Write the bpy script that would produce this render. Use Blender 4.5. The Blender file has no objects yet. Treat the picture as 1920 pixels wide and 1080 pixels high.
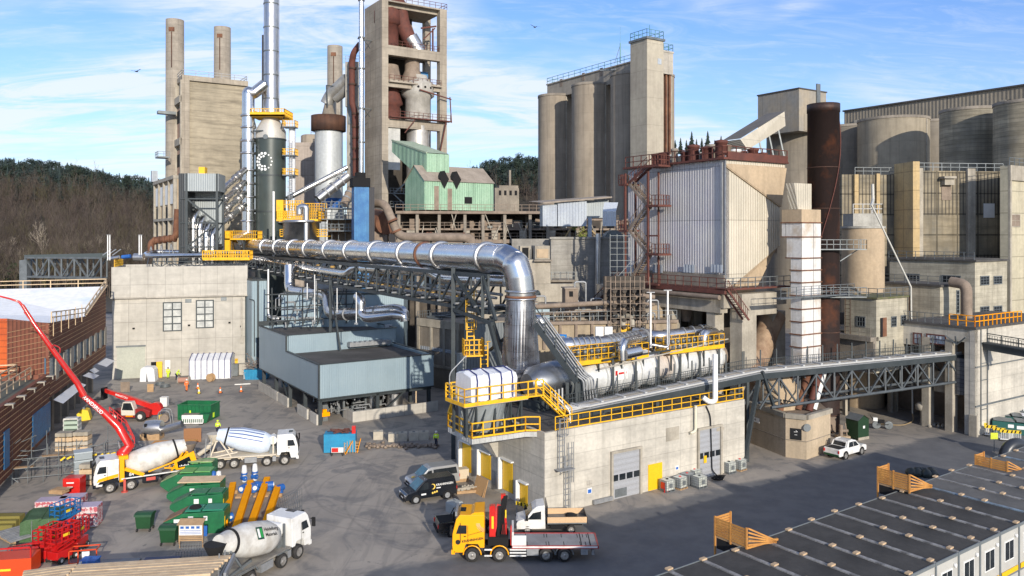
import bpy,bmesh,math,random
from math import sin,cos,tan,pi,radians as R,sqrt,atan2,hypot
from mathutils import Vector as V,Matrix
import numpy as np
random.seed(7);RNG=np.random.RandomState(5)
S=bpy.context.scene;COL=S.collection
#   camera
F,CX,HY,H=1470.0,960.0,438.0,24.0
cam=bpy.data.cameras.new('camera');co=bpy.data.objects.new('camera',cam);COL.objects.link(co)
co.location=(0,0,H);co.rotation_euler=(pi/2,0,0)
cam.sensor_width=36;cam.lens=F/1920*36;cam.shift_y=-(540-HY)/1920;cam.clip_start=.5;cam.clip_end=6000
S.camera=co
#   light
SUN_AZ,SUN_EL=R(-70),R(17.5)
S.view_settings.view_transform='Standard';S.view_settings.look='None'
S.view_settings.exposure=0.60;S.view_settings.gamma=1
w=bpy.data.worlds.new('World');S.world=w;w.use_nodes=True
nt=w.node_tree;N=nt.nodes;L=nt.links;N.clear()
def nd(nt_,t,**k):
 n=nt_.nodes.new(t)
 for a,b in k.items():
  if a[0]=='i' and a[1:].isdigit():n.inputs[int(a[1:])].default_value=b
  elif hasattr(n,a):setattr(n,a,b)
  else:n.inputs[a].default_value=b
 return n
sky=nd(nt,'ShaderNodeTexSky',sky_type='NISHITA',sun_disc=False,sun_elevation=SUN_EL,sun_rotation=R(160),air_density=1.0,dust_density=.35,ozone_density=2.2)
bg=nd(nt,'ShaderNodeBackground',i1=.135);out=nd(nt,'ShaderNodeOutputWorld')
tc=nd(nt,'ShaderNodeTexCoord');sep=nd(nt,'ShaderNodeSeparateXYZ');L.new(tc.outputs['Generated'],sep.inputs[0])
ad=nd(nt,'ShaderNodeMath',operation='ADD',i1=.16);L.new(sep.outputs[2],ad.inputs[0])
mx=nd(nt,'ShaderNodeMath',operation='MAXIMUM',i1=.05);L.new(ad.outputs[0],mx.inputs[0])
dv=nd(nt,'ShaderNodeVectorMath',operation='DIVIDE');cb=nd(nt,'ShaderNodeCombineXYZ')
for i in range(3):L.new(mx.outputs[0],cb.inputs[i])
L.new(tc.outputs['Generated'],dv.inputs[0]);L.new(cb.outputs[0],dv.inputs[1])
def wnoise(rot,sc,scale,det,rgh,dist,lo,hi,off=(0,0,0)):
 mp=nd(nt,'ShaderNodeMapping');mp.inputs['Rotation'].default_value=(0,0,rot);mp.inputs['Scale'].default_value=sc;mp.inputs['Location'].default_value=off
 L.new(dv.outputs[0],mp.inputs[0])
 n=nd(nt,'ShaderNodeTexNoise',Scale=scale,Detail=det,Roughness=rgh,Distortion=dist);L.new(mp.outputs[0],n.inputs['Vector'])
 r=nd(nt,'ShaderNodeMapRange',i1=lo,i2=hi);r.interpolation_type='SMOOTHSTEP';L.new(n.outputs[0],r.inputs[0]);return r.outputs[0]
c1=wnoise(R(-25),(.8,1.2,1),.8,4,.5,.6,.42,.60,(1.1,.4,0))
c2=wnoise(R(-30),(.6,1.9,1),1.7,10,.66,1.4,.34,.62,(.4,2,0))
c3=wnoise(R(-38),(.8,2.4,1),3.4,9,.66,1.6,.42,.78,(4,2,0))
mu=nd(nt,'ShaderNodeMath',operation='MULTIPLY');L.new(c1,mu.inputs[0]);L.new(c2,mu.inputs[1])
m2=nd(nt,'ShaderNodeMath',operation='MULTIPLY_ADD',i1=.30);L.new(c3,m2.inputs[0]);L.new(mu.outputs[0],m2.inputs[2])
vl=nd(nt,'ShaderNodeMapRange',i1=.0,i2=.25,i3=.42,i4=.04);L.new(sep.outputs[2],vl.inputs[0])
m3=nd(nt,'ShaderNodeMath',operation='ADD',use_clamp=True);L.new(m2.outputs[0],m3.inputs[0]);L.new(vl.outputs[0],m3.inputs[1])
m4=nd(nt,'ShaderNodeMath',operation='MULTIPLY',i1=.84);L.new(m3.outputs[0],m4.inputs[0])
tint=nd(nt,'ShaderNodeMix',data_type='RGBA',blend_type='MULTIPLY');tint.inputs[0].default_value=1;tint.inputs[7].default_value=(.55,.70,1.0,1);L.new(sky.outputs[0],tint.inputs[6])
mixc=nd(nt,'ShaderNodeMix',data_type='RGBA');L.new(m4.outputs[0],mixc.inputs[0]);L.new(tint.outputs[2],mixc.inputs[6]);mixc.inputs[7].default_value=(4.5,4.75,5.2,1)
L.new(mixc.outputs[2],bg.inputs[0]);L.new(bg.outputs[0],out.inputs[0])
sl=bpy.data.lights.new('sun','SUN');sl.energy=3.2;sl.angle=R(.53);sl.color=(1,.91,.78)
so=bpy.data.objects.new('sun',sl);COL.objects.link(so)
sd=V((cos(SUN_AZ)*cos(SUN_EL),sin(SUN_AZ)*cos(SUN_EL),sin(SUN_EL)))
so.rotation_euler=(-sd).to_track_quat('-Z','Y').to_euler()
#   pixel <-> world (measuring only)
def P(px,py,Y):return V(((px-CX)*Y/F,Y,H-(py-HY)*Y/F))
def G(px,py,z=0.0):return P(px,py,(H-z)*F/(py-HY))
TH=R(33)
#   mesh builder
SPLIT=set('column pillar leg post pier low_wall timber_side floor_slab discharge_cone vertical_tank strut rib side_rib roof_vent support bracket duct_hopper downpipe lifting_arm foot raking_leg deck_slab window_recess red_side_rail white_rail side_guard tool_box roof_bar ledger_strips brace access_panel trestle valve_stand gallery_platform black_stripe frame_post'.split())
class MB:
 def __init__(s):s.v=[];s.f=[];s.sm=[];s.mi=[];s.cur=0;s.ch=[]
 def add(s,vs,fs,smooth=False,new=True):
  if new:s.ch.append((len(s.v),len(s.f)))
  o=len(s.v);s.v+=[tuple(p)for p in vs]
  for f in fs:s.f.append([i+o for i in f]);s.sm.append(smooth);s.mi.append(s.cur)
  return s
 def box(s,x0,x1,y0,y1,z0,z1):
  if x0>x1:x0,x1=x1,x0
  if y0>y1:y0,y1=y1,y0
  if z0>z1:z0,z1=z1,z0
  vs=[(x,y,z)for z in(z0,z1)for x,y in((x0,y0),(x1,y0),(x1,y1),(x0,y1))]
  return s.add(vs,[(0,3,2,1),(4,5,6,7),(0,1,5,4),(1,2,6,5),(2,3,7,6),(3,0,4,7)])
 def prism(s,poly,z0,z1,taper=None):
  n=len(poly);cx=sum(p[0]for p in poly)/n;cy=sum(p[1]for p in poly)/n;k=1 if taper is None else taper
  a=sum(poly[i][0]*poly[(i+1)%n][1]-poly[(i+1)%n][0]*poly[i][1]for i in range(n))
  if a<0:poly=poly[::-1]
  vs=[(x,y,z0)for x,y in poly]+[(cx+(x-cx)*k,cy+(y-cy)*k,z1)for x,y in poly]
  return s.add(vs,[tuple(range(n))[::-1],tuple(range(n,2*n))]+[(i,(i+1)%n,n+(i+1)%n,n+i)for i in range(n)])
 def prof(s,pts,y0,y1,ins=0,zt=None):
  """side profile (x,z) extruded along y; above zt the sides lean in by ins"""
  n=len(pts);a=sum(pts[i][0]*pts[(i+1)%n][1]-pts[(i+1)%n][0]*pts[i][1]for i in range(n))
  if a<0:pts=pts[::-1]
  zm=max(p[1]for p in pts)
  def sh(z):return 0 if zt is None or z<=zt else ins*(z-zt)/(zm-zt)
  vs=[(x,y0+sh(z),z)for x,z in pts]+[(x,y1-sh(z),z)for x,z in pts]
  return s.add(vs,[tuple(range(n)),tuple(range(n,2*n))[::-1]]+[(i,n+i,n+(i+1)%n,(i+1)%n)for i in range(n)])
 def beam(s,p,q,w=.1,h=None):
  p=V(p);q=V(q);h=h or w;d=(q-p)
  if d.length<1e-6:return s
  d.normalize();up=V((0,0,1))if abs(d.z)<.95 else V((1,0,0))
  a=d.cross(up).normalized()*w/2;b=a.cross(d).normalized()*h/2
  vs=[c+e for c in(p,q)for e in(-a-b,a-b,a+b,-a+b)]
  return s.add(vs,[(3,2,1,0),(4,5,6,7),(0,1,5,4),(1,2,6,5),(2,3,7,6),(3,0,4,7)])
 def cyl(s,p,q,r,n=12,r2=None,cap=True):
  p=V(p);q=V(q);d=(q-p).normalized();r2=r if r2 is None else r2
  up=V((0,0,1))if abs(d.z)<.95 else V((1,0,0));a=d.cross(up).normalized();b=d.cross(a)
  vs=[c+a*(rr*cos(2*pi*i/n))+b*(rr*sin(2*pi*i/n))for c,rr in((p,r),(q,r2))for i in range(n)]
  s.add(vs,[(i,(i+1)%n,n+(i+1)%n,n+i)for i in range(n)],True)
  if cap:s.add(vs,[tuple(range(n))[::-1],tuple(range(n,2*n))],False,False)
  return s
 def tube(s,pts,r,n=12,cap=True):
  pts=[V(p)for p in pts];m=len(pts);rs=r if isinstance(r,(list,tuple))else[r]*m;vs=[]
  d0=(pts[1]-pts[0]).normalized();up=V((0,0,1))if abs(d0.z)<.95 else V((1,0,0));a=d0.cross(up).normalized()
  for i in range(m):
   d=((pts[min(i+1,m-1)]-pts[i]).normalized()+(pts[i]-pts[max(i-1,0)]).normalized()).normalized()
   a=(a-d*a.dot(d)).normalized();b=d.cross(a)
   vs+=[pts[i]+a*(rs[i]*cos(2*pi*j/n))+b*(rs[i]*sin(2*pi*j/n))for j in range(n)]
  s.add(vs,[(i*n+j,i*n+(j+1)%n,(i+1)*n+(j+1)%n,(i+1)*n+j)for i in range(m-1)for j in range(n)],True)
  if cap:s.add(vs,[tuple(range(n))[::-1],tuple(range((m-1)*n,m*n))],False,False)
  return s
 def lathe(s,prof,c=(0,0,0),n=24,axis=None):
  """prof (r,h) around axis (default z) from c"""
  c=V(c);d=V(axis).normalized()if axis else V((0,0,1));up=V((0,0,1))if abs(d.z)<.95 else V((1,0,0))
  a=d.cross(up).normalized();b=d.cross(a);m=len(prof)
  vs=[c+d*h+a*(r*cos(2*pi*j/n))+b*(r*sin(2*pi*j/n))for r,h in prof for j in range(n)]
  s.add(vs,[(i*n+j,i*n+(j+1)%n,(i+1)*n+(j+1)%n,(i+1)*n+j)for i in range(m-1)for j in range(n)],True)
  if prof[0][0]>.01:s.add(vs,[tuple(range(n))[::-1]],False,False)
  if prof[-1][0]>.01:s.add(vs,[tuple(range((m-1)*n,m*n))],False,False)
  return s
 def quad(s,*p):return s.add(p,[tuple(range(len(p)))])
 def rail(s,path,h=1.1,sp=1.5,r=.03,mid=1,toe=0,closed=False):
  path=[V(p)for p in path]
  if closed:path.append(path[0])
  for a,b in zip(path,path[1:]):
   d=b-a;n=max(1,round(d.length/sp));U=V((0,0,1))
   for i in range(n+1):q=a+d*(i/n);s.beam(q,q+U*h,2*r)
   for k in range(mid+1):s.beam(a+U*h*(k+1)/(mid+1),b+U*h*(k+1)/(mid+1),2*r)
   if toe:s.beam(a+U*toe/2,b+U*toe/2,.02,toe)
  return s
 def ladder(s,a,b,w=.5,r=.025,dirn=(1,0,0),cage=0,n=None):
  a=V(a);b=V(b);e=V(dirn).normalized()*w/2;s.beam(a-e,b-e,2*r);s.beam(a+e,b+e,2*r);ln=(b-a).length;k=int(ln/.45)
  for i in range(1,k):q=a+(b-a)*i/k;s.beam(q-e,q+e,1.6*r)
  if cage:
   o=V(dirn).normalized().cross(V((0,0,1)))*cage;m=int(ln/1.2)
   for i in range(2,m+1):
    q=a+(b-a)*i/m;c=[q-e*1.3,q-e*1.5+o*.6,q+o*1.05,q+e*1.5+o*.6,q+e*1.3]
    for x,y in zip(c,c[1:]):s.beam(x,y,.05)
   q=(b-a)*(2/m)
   for c in(-e*1.5+o*.6,o*1.05,e*1.5+o*.6):s.beam(a+q+c,b+c,.04)
  return s
 def truss(s,a,b,hgt,n,w=.12,wid=0,side=(1,0,0),chord=None):
  """two chords from a to b (bottom) and +hgt, zigzag; with wid two planes"""
  a=V(a);b=V(b);U=V((0,0,hgt));off=[V((0,0,0))]if not wid else[V((0,0,0)),V(side).normalized()*wid];cw=chord or w*1.4
  for o in off:
   s.beam(a+o,b+o,cw);s.beam(a+o+U,b+o+U,cw)
   for i in range(n+1):
    q=a+o+(b-a)*i/n;s.beam(q,q+U,w)
    if i<n:
     q2=a+o+(b-a)*(i+1)/n
     if i%2:s.beam(q,q2+U,w)
     else:s.beam(q+U,q2,w)
  if wid:
   for i in range(n+1):
    q=a+(b-a)*i/n;s.beam(q,q+off[1],w);s.beam(q+U,q+U+off[1],w)
  return s
 def build(s,name,mats,parent=None,bevel=0,org=None):
  if name in SPLIT and parent is not None and 1<len(s.ch)<=100:
   o=None
   for(a,c),(a2,c2)in zip(s.ch,s.ch[1:]+[(len(s.v),len(s.f))]):
    q=MB();q.v=s.v[a:a2];q.f=[[i-a for i in f]for f in s.f[c:c2]];q.sm=s.sm[c:c2];q.mi=s.mi[c:c2];q.ch=[(0,0)];o=q.build(name,mats,parent,bevel)
   return o
  me=bpy.data.meshes.new(name)
  if org is not None:s.v=[(x-org[0],y-org[1],z-org[2])for x,y,z in s.v]
  me.from_pydata(s.v,[],s.f);me.polygons.foreach_set('use_smooth',s.sm)
  for m_ in(mats if isinstance(mats,(list,tuple))else[mats]):me.materials.append(m_)
  if any(s.mi):me.polygons.foreach_set('material_index',s.mi)
  me.update();o=bpy.data.objects.new(name,me);COL.objects.link(o)
  if org is not None:o.location=org
  if parent is not None:o.parent=parent
  if bevel:b=o.modifiers.new('b','BEVEL');b.width=bevel;b.segments=2;b.limit_method='ANGLE'
  return o
def fil(pts,r,seg=5):
 pts=[V(p)for p in pts];o=[pts[0]]
 for a,b,c in zip(pts,pts[1:],pts[2:]):
  d1=(a-b);d2=(c-b);k=min(r,d1.length*.49,d2.length*.49);p=b+d1.normalized()*k;q=b+d2.normalized()*k
  for i in range(seg+1):t=i/seg;o.append(p*(1-t)**2+b*2*t*(1-t)+q*t*t)
 o.append(pts[-1]);return o
def tag(o,label,cat,group=None,kind=None):
 if label:o['label']=label
 if cat:o['category']=cat
 if group:o['group']=group
 if kind:o['kind']=kind
 return o
class T:
 """a thing: an Empty at its base; parts are built in its own axes (x along, y back, z up)"""
 def __init__(s,name,label,cat,loc=(0,0,0),ang=0.0,group=None):
  s.o=bpy.data.objects.new(name,None);COL.objects.link(s.o);s.o.empty_display_size=.5
  s.loc=V((loc[0],loc[1],loc[2]if len(loc)>2 else 0));s.a=ang
  s.o.location=s.loc;s.o.rotation_euler=(0,0,ang);tag(s.o,label,cat,group)
  s.cu,s.su=cos(ang),sin(ang)
 def w(s,x,y):return s.loc.x+x*s.cu-y*s.su,s.loc.y+x*s.su+y*s.cu
 def l(s,p):dx,dy=p[0]-s.loc.x,p[1]-s.loc.y;return V((dx*s.cu+dy*s.su,-dx*s.su+dy*s.cu,(p[2]if len(p)>2 else 0)-s.loc.z))
 def x(s,px,yl=0):k=(px-CX)/F;X,Y=s.w(0,yl);return(k*Y-X)/(s.cu-k*s.su)
 def y(s,px,xl=0):k=(px-CX)/F;X,Y=s.w(xl,0);return(k*Y-X)/(-s.su-k*s.cu)
 def z(s,x,y,py):return H-(py-HY)*s.w(x,y)[1]/F-s.loc.z
 def part(s,name,mb,m,parent=None,label=None,bevel=0):
  o=mb.build(name,m,parent or s.o,bevel)
  if label:o['label']=label
  return o
def children(o):return[c for c in bpy.data.objects if c.parent==o]
def copy_tree(o,loc,ang=None,label=None,scale=None):
 ch={}
 for c in bpy.data.objects:
  if c.parent is not None:ch.setdefault(c.parent.name,[]).append(c)
 def rec(a,par):
  c=a.copy();COL.objects.link(c);c.parent=par
  for k in ch.get(a.name,[]):rec(k,c)
  return c
 r=rec(o,None);r.location=loc
 if ang is not None:r.rotation_euler=(0,0,ang)
 if label:r['label']=label
 if scale:r.scale=scale if isinstance(scale,tuple)else(scale,)*3
 return r
def text(s,size,m,parent,mat4,name='lettering',depth=.004,align='CENTER'):
 cu=bpy.data.curves.new('t','FONT');cu.body=s;cu.size=size;cu.extrude=depth;cu.offset=size*.012;cu.align_x=align;cu.align_y='CENTER'
 o=bpy.data.objects.new('t',cu);COL.objects.link(o);dg=bpy.context.evaluated_depsgraph_get()
 me=bpy.data.meshes.new_from_object(o.evaluated_get(dg));bpy.data.objects.remove(o);me.materials.clear();me.materials.append(m)
 r=bpy.data.objects.new(name,me);COL.objects.link(r);r.parent=parent;r.matrix_local=mat4;return r
def tm(loc,right,up):
 r=V(right).normalized();u=V(up).normalized();n=r.cross(u);M=Matrix((r,u,n)).transposed().to_4x4();M.translation=V(loc);return M
#   materials
MATS={}
def M(name,col,col2=None,sc=.6,rough=.75,metal=0.0,streak=0,brick=None,corr=0,bump=.15,fine=.12,grime=None,lo=.38,hi=.62,horiz=False,spec=None,coat=0,corrd=.5,tint=0,ribs=0,hst=0):
 if name in MATS:return MATS[name]
 m=bpy.data.materials.new(name);m.use_nodes=True;t=m.node_tree;t.nodes.clear();LK=t.links.new
 o=nd(t,'ShaderNodeOutputMaterial');b=nd(t,'ShaderNodeBsdfPrincipled');LK(b.outputs[0],o.inputs[0])
 b.inputs['Roughness'].default_value=rough;b.inputs['Metallic'].default_value=metal
 if spec is not None:b.inputs['Specular IOR Level'].default_value=spec
 if coat:b.inputs['Coat Weight'].default_value=coat;b.inputs['Coat Roughness'].default_value=.1
 c=nd(t,'ShaderNodeTexCoord');ob=c.outputs['Object']
 def c4(x):return(x[0],x[1],x[2],1)
 def noise(s_,det=6,scale=None,rgh=.6):
  v=ob
  if scale:mp=nd(t,'ShaderNodeMapping');mp.inputs['Scale'].default_value=scale;LK(ob,mp.inputs[0]);v=mp.outputs[0]
  n=nd(t,'ShaderNodeTexNoise',Scale=s_,Detail=det,Roughness=rgh);LK(v,n.inputs['Vector']);return n.outputs[0]
 def rng(v,a,b_,c_=0,d=1):r=nd(t,'ShaderNodeMapRange',i1=a,i2=b_,i3=c_,i4=d);LK(v,r.inputs[0]);return r.outputs[0]
 def mix(f,A,B,bt='MIX'):
  x=nd(t,'ShaderNodeMix',data_type='RGBA',blend_type=bt)
  if isinstance(f,(int,float)):x.inputs[0].default_value=f
  else:LK(f,x.inputs[0])
  for i,q in((6,A),(7,B)):
   if isinstance(q,tuple):x.inputs[i].default_value=c4(q)
   else:LK(q,x.inputs[i])
  return x.outputs[2]
 cur=tuple(col);n1=noise(sc)
 if col2:cur=mix(rng(n1,lo,hi),tuple(col),tuple(col2))
 if fine:
  n2=noise(sc*9,4);cur=mix(1.0,cur if not isinstance(cur,tuple)else cur,mixg(t,LK,rng(n2,.3,.7,1-fine,1+fine*.6)),'MULTIPLY')
 sp_=nd(t,'ShaderNodeSeparateXYZ');LK(ob,sp_.inputs[0])
 xy=nd(t,'ShaderNodeMath',operation='ADD');LK(sp_.outputs[0],xy.inputs[0]);LK(sp_.outputs[1],xy.inputs[1])
 if streak:
  n3=noise(1.0,5,(1.3,1.3,.07));cur=mix(rng(n3,.47,.70,0,streak),cur,tuple(x*.42 for x in(grime or col)))
 bh=None
 if hst:
  cur=mix(rng(noise(1.0,8,(.10,.10,.9),.7),.46,.66,0,hst),cur,tuple(x*.38 for x in col));cur=mix(rng(noise(.35,7,None,.7),.56,.72,0,hst*.6),cur,tuple(x*.5 for x in col))
 if ribs:
  def trig(src,k,a,b_):m1=nd(t,'ShaderNodeMath',operation='MULTIPLY',i1=k);LK(src,m1.inputs[0]);m2_=nd(t,'ShaderNodeMath',operation='SINE');LK(m1.outputs[0],m2_.inputs[0]);return rng(m2_.outputs[0],a,b_)
  rm=nd(t,'ShaderNodeMath',operation='MULTIPLY');LK(trig(xy.outputs[0],2*pi/.62,.35,.8),rm.inputs[0]);LK(trig(sp_.outputs[2],2*pi/13.6,-.2,.1),rm.inputs[1]);rn_=nd(t,'ShaderNodeMath',operation='MULTIPLY',i1=ribs);LK(rm.outputs[0],rn_.inputs[0]);cur=mix(rn_.outputs[0],cur,(.05,.045,.04))
 if brick:
  cv=nd(t,'ShaderNodeCombineXYZ');LK(xy.outputs[0],cv.inputs[0]);LK(sp_.outputs[2],cv.inputs[1])
  bk=nd(t,'ShaderNodeTexBrick',Scale=1.0);bk.inputs['Mortar Size'].default_value=brick[2];bk.inputs['Brick Width'].default_value=brick[0];bk.inputs['Row Height'].default_value=brick[1]
  bk.inputs['Mortar Smooth'].default_value=.2
  bk.offset=brick[4]if len(brick)>4 else 0;bk.inputs['Color1'].default_value=(1,1,1,1);bk.inputs['Color2'].default_value=(.9,.9,.9,1);bk.inputs['Mortar'].default_value=(0,0,0,1)
  LK(cv.outputs[0],bk.inputs['Vector'])
  cur=mix(1.0,cur,mixg(t,LK,rng(bk.outputs['Fac'],0,1,1,1-brick[3])),'MULTIPLY')
  cur=mix(.6,cur,bk.outputs['Color'],'MULTIPLY')if False else cur
  sel=nd(t,'ShaderNodeRGBToBW');LK(bk.outputs['Color'],sel.inputs[0]);cur=mix(1.0,cur,mixg(t,LK,rng(sel.outputs[0],.9,1,.93,1.0)),'MULTIPLY')
 if corr:
  src=sp_.outputs[2]if horiz else xy.outputs[0]
  mm=nd(t,'ShaderNodeMath',operation='MULTIPLY',i1=2*pi/corr);LK(src,mm.inputs[0]);sn=nd(t,'ShaderNodeMath',operation='SINE');LK(mm.outputs[0],sn.inputs[0]);bh=rng(sn.outputs[0],-.6,.6)
 bp=nd(t,'ShaderNodeBump',Strength=bump,Distance=.05);nb=noise(sc*14,6);LK(nb,bp.inputs['Height']);LK(bp.outputs[0],b.inputs['Normal'])
 if bh is not None:
  b2=nd(t,'ShaderNodeBump',Strength=corrd,Distance=corr*.25);LK(bh,b2.inputs['Height']);LK(bp.outputs[0],b2.inputs['Normal']);LK(b2.outputs[0],b.inputs['Normal'])
 if isinstance(cur,tuple):b.inputs[0].default_value=c4(cur)
 else:LK(cur,b.inputs[0])
 if metal>.5:
  LK(rng(noise(.6,2),.3,.7,rough*.8,rough*1.3),b.inputs['Roughness'])
 MATS[name]=m;return m
def mixg(t,LK,v):
 c=nd(t,'ShaderNodeCombineColor')
 for i in range(3):LK(v,c.inputs[i])
 return c.outputs[0]
CONC=M('concrete_light',(.50,.46,.39),(.40,.37,.32),.25,.9,streak=.35,brick=(2.4,1.9,.03,.22),bump=.2,hst=.3)
CONC2=M('concrete_new',(.54,.51,.45),(.44,.415,.365),.12,.9,streak=.2,brick=(2.7,3.1,.04,.3),hst=.22)
CONCF=M('concrete_white',(.60,.56,.48),(.47,.44,.38),.3,.9,streak=.35,brick=(3.2,1.6,.03,.2),bump=.2,hst=.35)
CONCT=M('concrete_tower',(.40,.35,.28),(.29,.25,.20),.12,.9,streak=.5,brick=(40,2.2,.05,.22),hst=.25)
CONCS=M('concrete_silo',(.36,.305,.24),(.29,.245,.19),.06,.9,streak=.5,brick=(60,4.5,.04,.12))
CONCB=M('concrete_board',(.42,.37,.27),(.20,.185,.15),.09,.92,streak=.7,brick=(50,.8,.07,.2),bump=.4,hst=.75)
CONCD=M('concrete_dusty',(.30,.26,.21),(.20,.175,.145),.3,.95,streak=.5,bump=.5)
CONCK=M('concrete_block',(.36,.30,.20),(.15,.14,.115),.13,.92,streak=.85,brick=(3.6,3.4,.14,.55),bump=.5,ribs=.85,hst=.75)
CONCP=M('plaster_worn',(.50,.46,.36),(.36,.33,.26),.4,.92,streak=.55,brick=(30,.55,.03,.15),bump=.35,hst=.6)
PIER=M('concrete_pier',(.42,.38,.31),(.30,.27,.22),.5,.9,streak=.5)
BUFF=M('plaster_buff',(.47,.36,.24),(.40,.31,.21),.3,.9,streak=.3)
STEEL=M('duct_silver',(.70,.69,.68),(.60,.60,.60),.4,.25,1.0,fine=.03,bump=0)
STEEL2=M('cladding_silver',(.62,.61,.60),(.50,.50,.50),.6,.36,1.0,fine=.1,bump=.02)
WSTEEL=M('vessel_white',(.72,.73,.72),(.60,.61,.60),.4,.45,.15,streak=.25)
DARK=M('steel_dark',(.035,.045,.05),(.05,.06,.065),.5,.5,.2)
GREYST=M('steel_grey',(.20,.22,.23),(.14,.155,.16),.5,.5,.4)
GALV=M('galvanised',(.33,.34,.35),(.26,.27,.28),2,.5,.35)
YEL=M('yellow_paint',(.85,.46,.01),(.55,.30,.04),1.3,.55,lo=.52,hi=.72)
YEL2=M('yellow_door_paint',(.80,.47,.01),None,1,.5)
RUST=M('rust_dark',(.055,.028,.02),(.10,.045,.025),.3,.8,streak=.5)
RUSTB=M('rust_bright',(.21,.095,.05),(.12,.05,.03),.6,.85,streak=.5)
RUSTR=M('rust_red_paint',(.135,.043,.03),(.09,.032,.025),1,.8)
DUST=M('dusty_steel',(.28,.22,.17),(.20,.155,.12),.8,.85,streak=.3)
PANEL=M('panel_blue_grey',(.29,.375,.42),(.265,.35,.40),.3,.45,.2,corr=.3,corrd=.16,streak=.12,fine=.03,bump=.04)
PANELG=M('panel_grey',(.30,.33,.34),(.27,.30,.31),.3,.5,.2,corr=.4,corrd=.3,fine=.04)
CORRW=M('corrugated_white',(.60,.585,.57),(.52,.50,.53),.22,.6,.1,streak=.35,corr=.42,corrd=.8,brick=(60,6.4,.06,.35),fine=.05)
CORRY=M('corrugated_cream_sun',(.63,.57,.46),(.55,.50,.40),.3,.6,.1,streak=.2,corr=.42,corrd=.8,brick=(60,6.4,.06,.3),fine=.05)  # cream sheeting; on the filter house the yellow puts full sun into colour
CORRG=M('corrugated_green',(.25,.41,.28),(.33,.49,.35),.3,.6,.1,streak=.45,corr=.5,corrd=.5)
CORRB=M('corrugated_bluewhite',(.42,.46,.50),(.36,.40,.46),.3,.6,.1,streak=.3,corr=.5,corrd=.5)
ROOFD=M('roof_felt',(.055,.052,.05),(.09,.085,.08),.25,.9,bump=.3)
ROOFM=M('roof_dusty',(.25,.21,.17),(.33,.28,.23),.5,.9)
BLACK=M('dark_void',(.008,.008,.009),None,1,.95,fine=0)
GLASS=M('window_glass',(.010,.014,.018),(.025,.03,.035),.8,.12,.0,fine=0,bump=.02,spec=.35)
WHITE=M('white_paint',(.78,.78,.76),(.72,.72,.70),1,.4,fine=.04)
WRAP=M('white_sheeting',(.74,.75,.77),(.64,.66,.70),1.2,.45,bump=.9,fine=.04)
NAVY=M('navy_stripe',(.02,.03,.16),None,1,.5)
RED=M('red_paint',(.62,.02,.015),(.50,.015,.012),1,.35,coat=.3)
BLUE=M('blue_paint',(.02,.12,.42),(.015,.09,.32),1,.5)
BLUEL=M('blue_container',(.02,.26,.46),(.02,.20,.38),1,.5,corr=.25,corrd=.6)
GRN=M('green_skip',(.012,.15,.055),(.010,.11,.045),1,.45,streak=.2)
GRND=M('green_bin',(.010,.065,.020),(.008,.05,.016),1,.5)
WOOD=M('timber',(.46,.30,.16),(.36,.23,.12),2,.8)
WOODL=M('timber_pale',(.62,.47,.30),(.52,.38,.24),2,.8)
WOODO=M('timber_orange',(.55,.26,.06),(.45,.20,.05),2,.7)
RUBBER=M('rubber',(.018,.018,.018),(.035,.032,.03),2,.85)
RIM=M('rim_metal',(.50,.49,.47),(.30,.28,.25),5,.4,.6)
CARBLK=M('paint_black',(.008,.010,.014),None,1,.18,fine=0,coat=.6)
HIVIS=M('hivis_yellow',(.60,.85,.03),None,1,.8,fine=0)
HIVISO=M('hivis_orange',(.85,.18,.03),None,1,.8,fine=0)
CLOTHN=M('cloth_navy',(.02,.025,.05),None,1,.9,fine=0)
SKIN=M('skin',(.50,.28,.20),None,1,.6,fine=0)
ORANGE=M('orange_paint',(.95,.36,.0),(.88,.32,.0),1,.8,spec=.1,fine=.04)
TRUCKY=M('truck_yellow',(.90,.40,.005),None,1,.28,coat=.4,fine=.02)
GREEN_L=M('green_light',(.10,.30,.08),(.15,.35,.12),1,.6)
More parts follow.
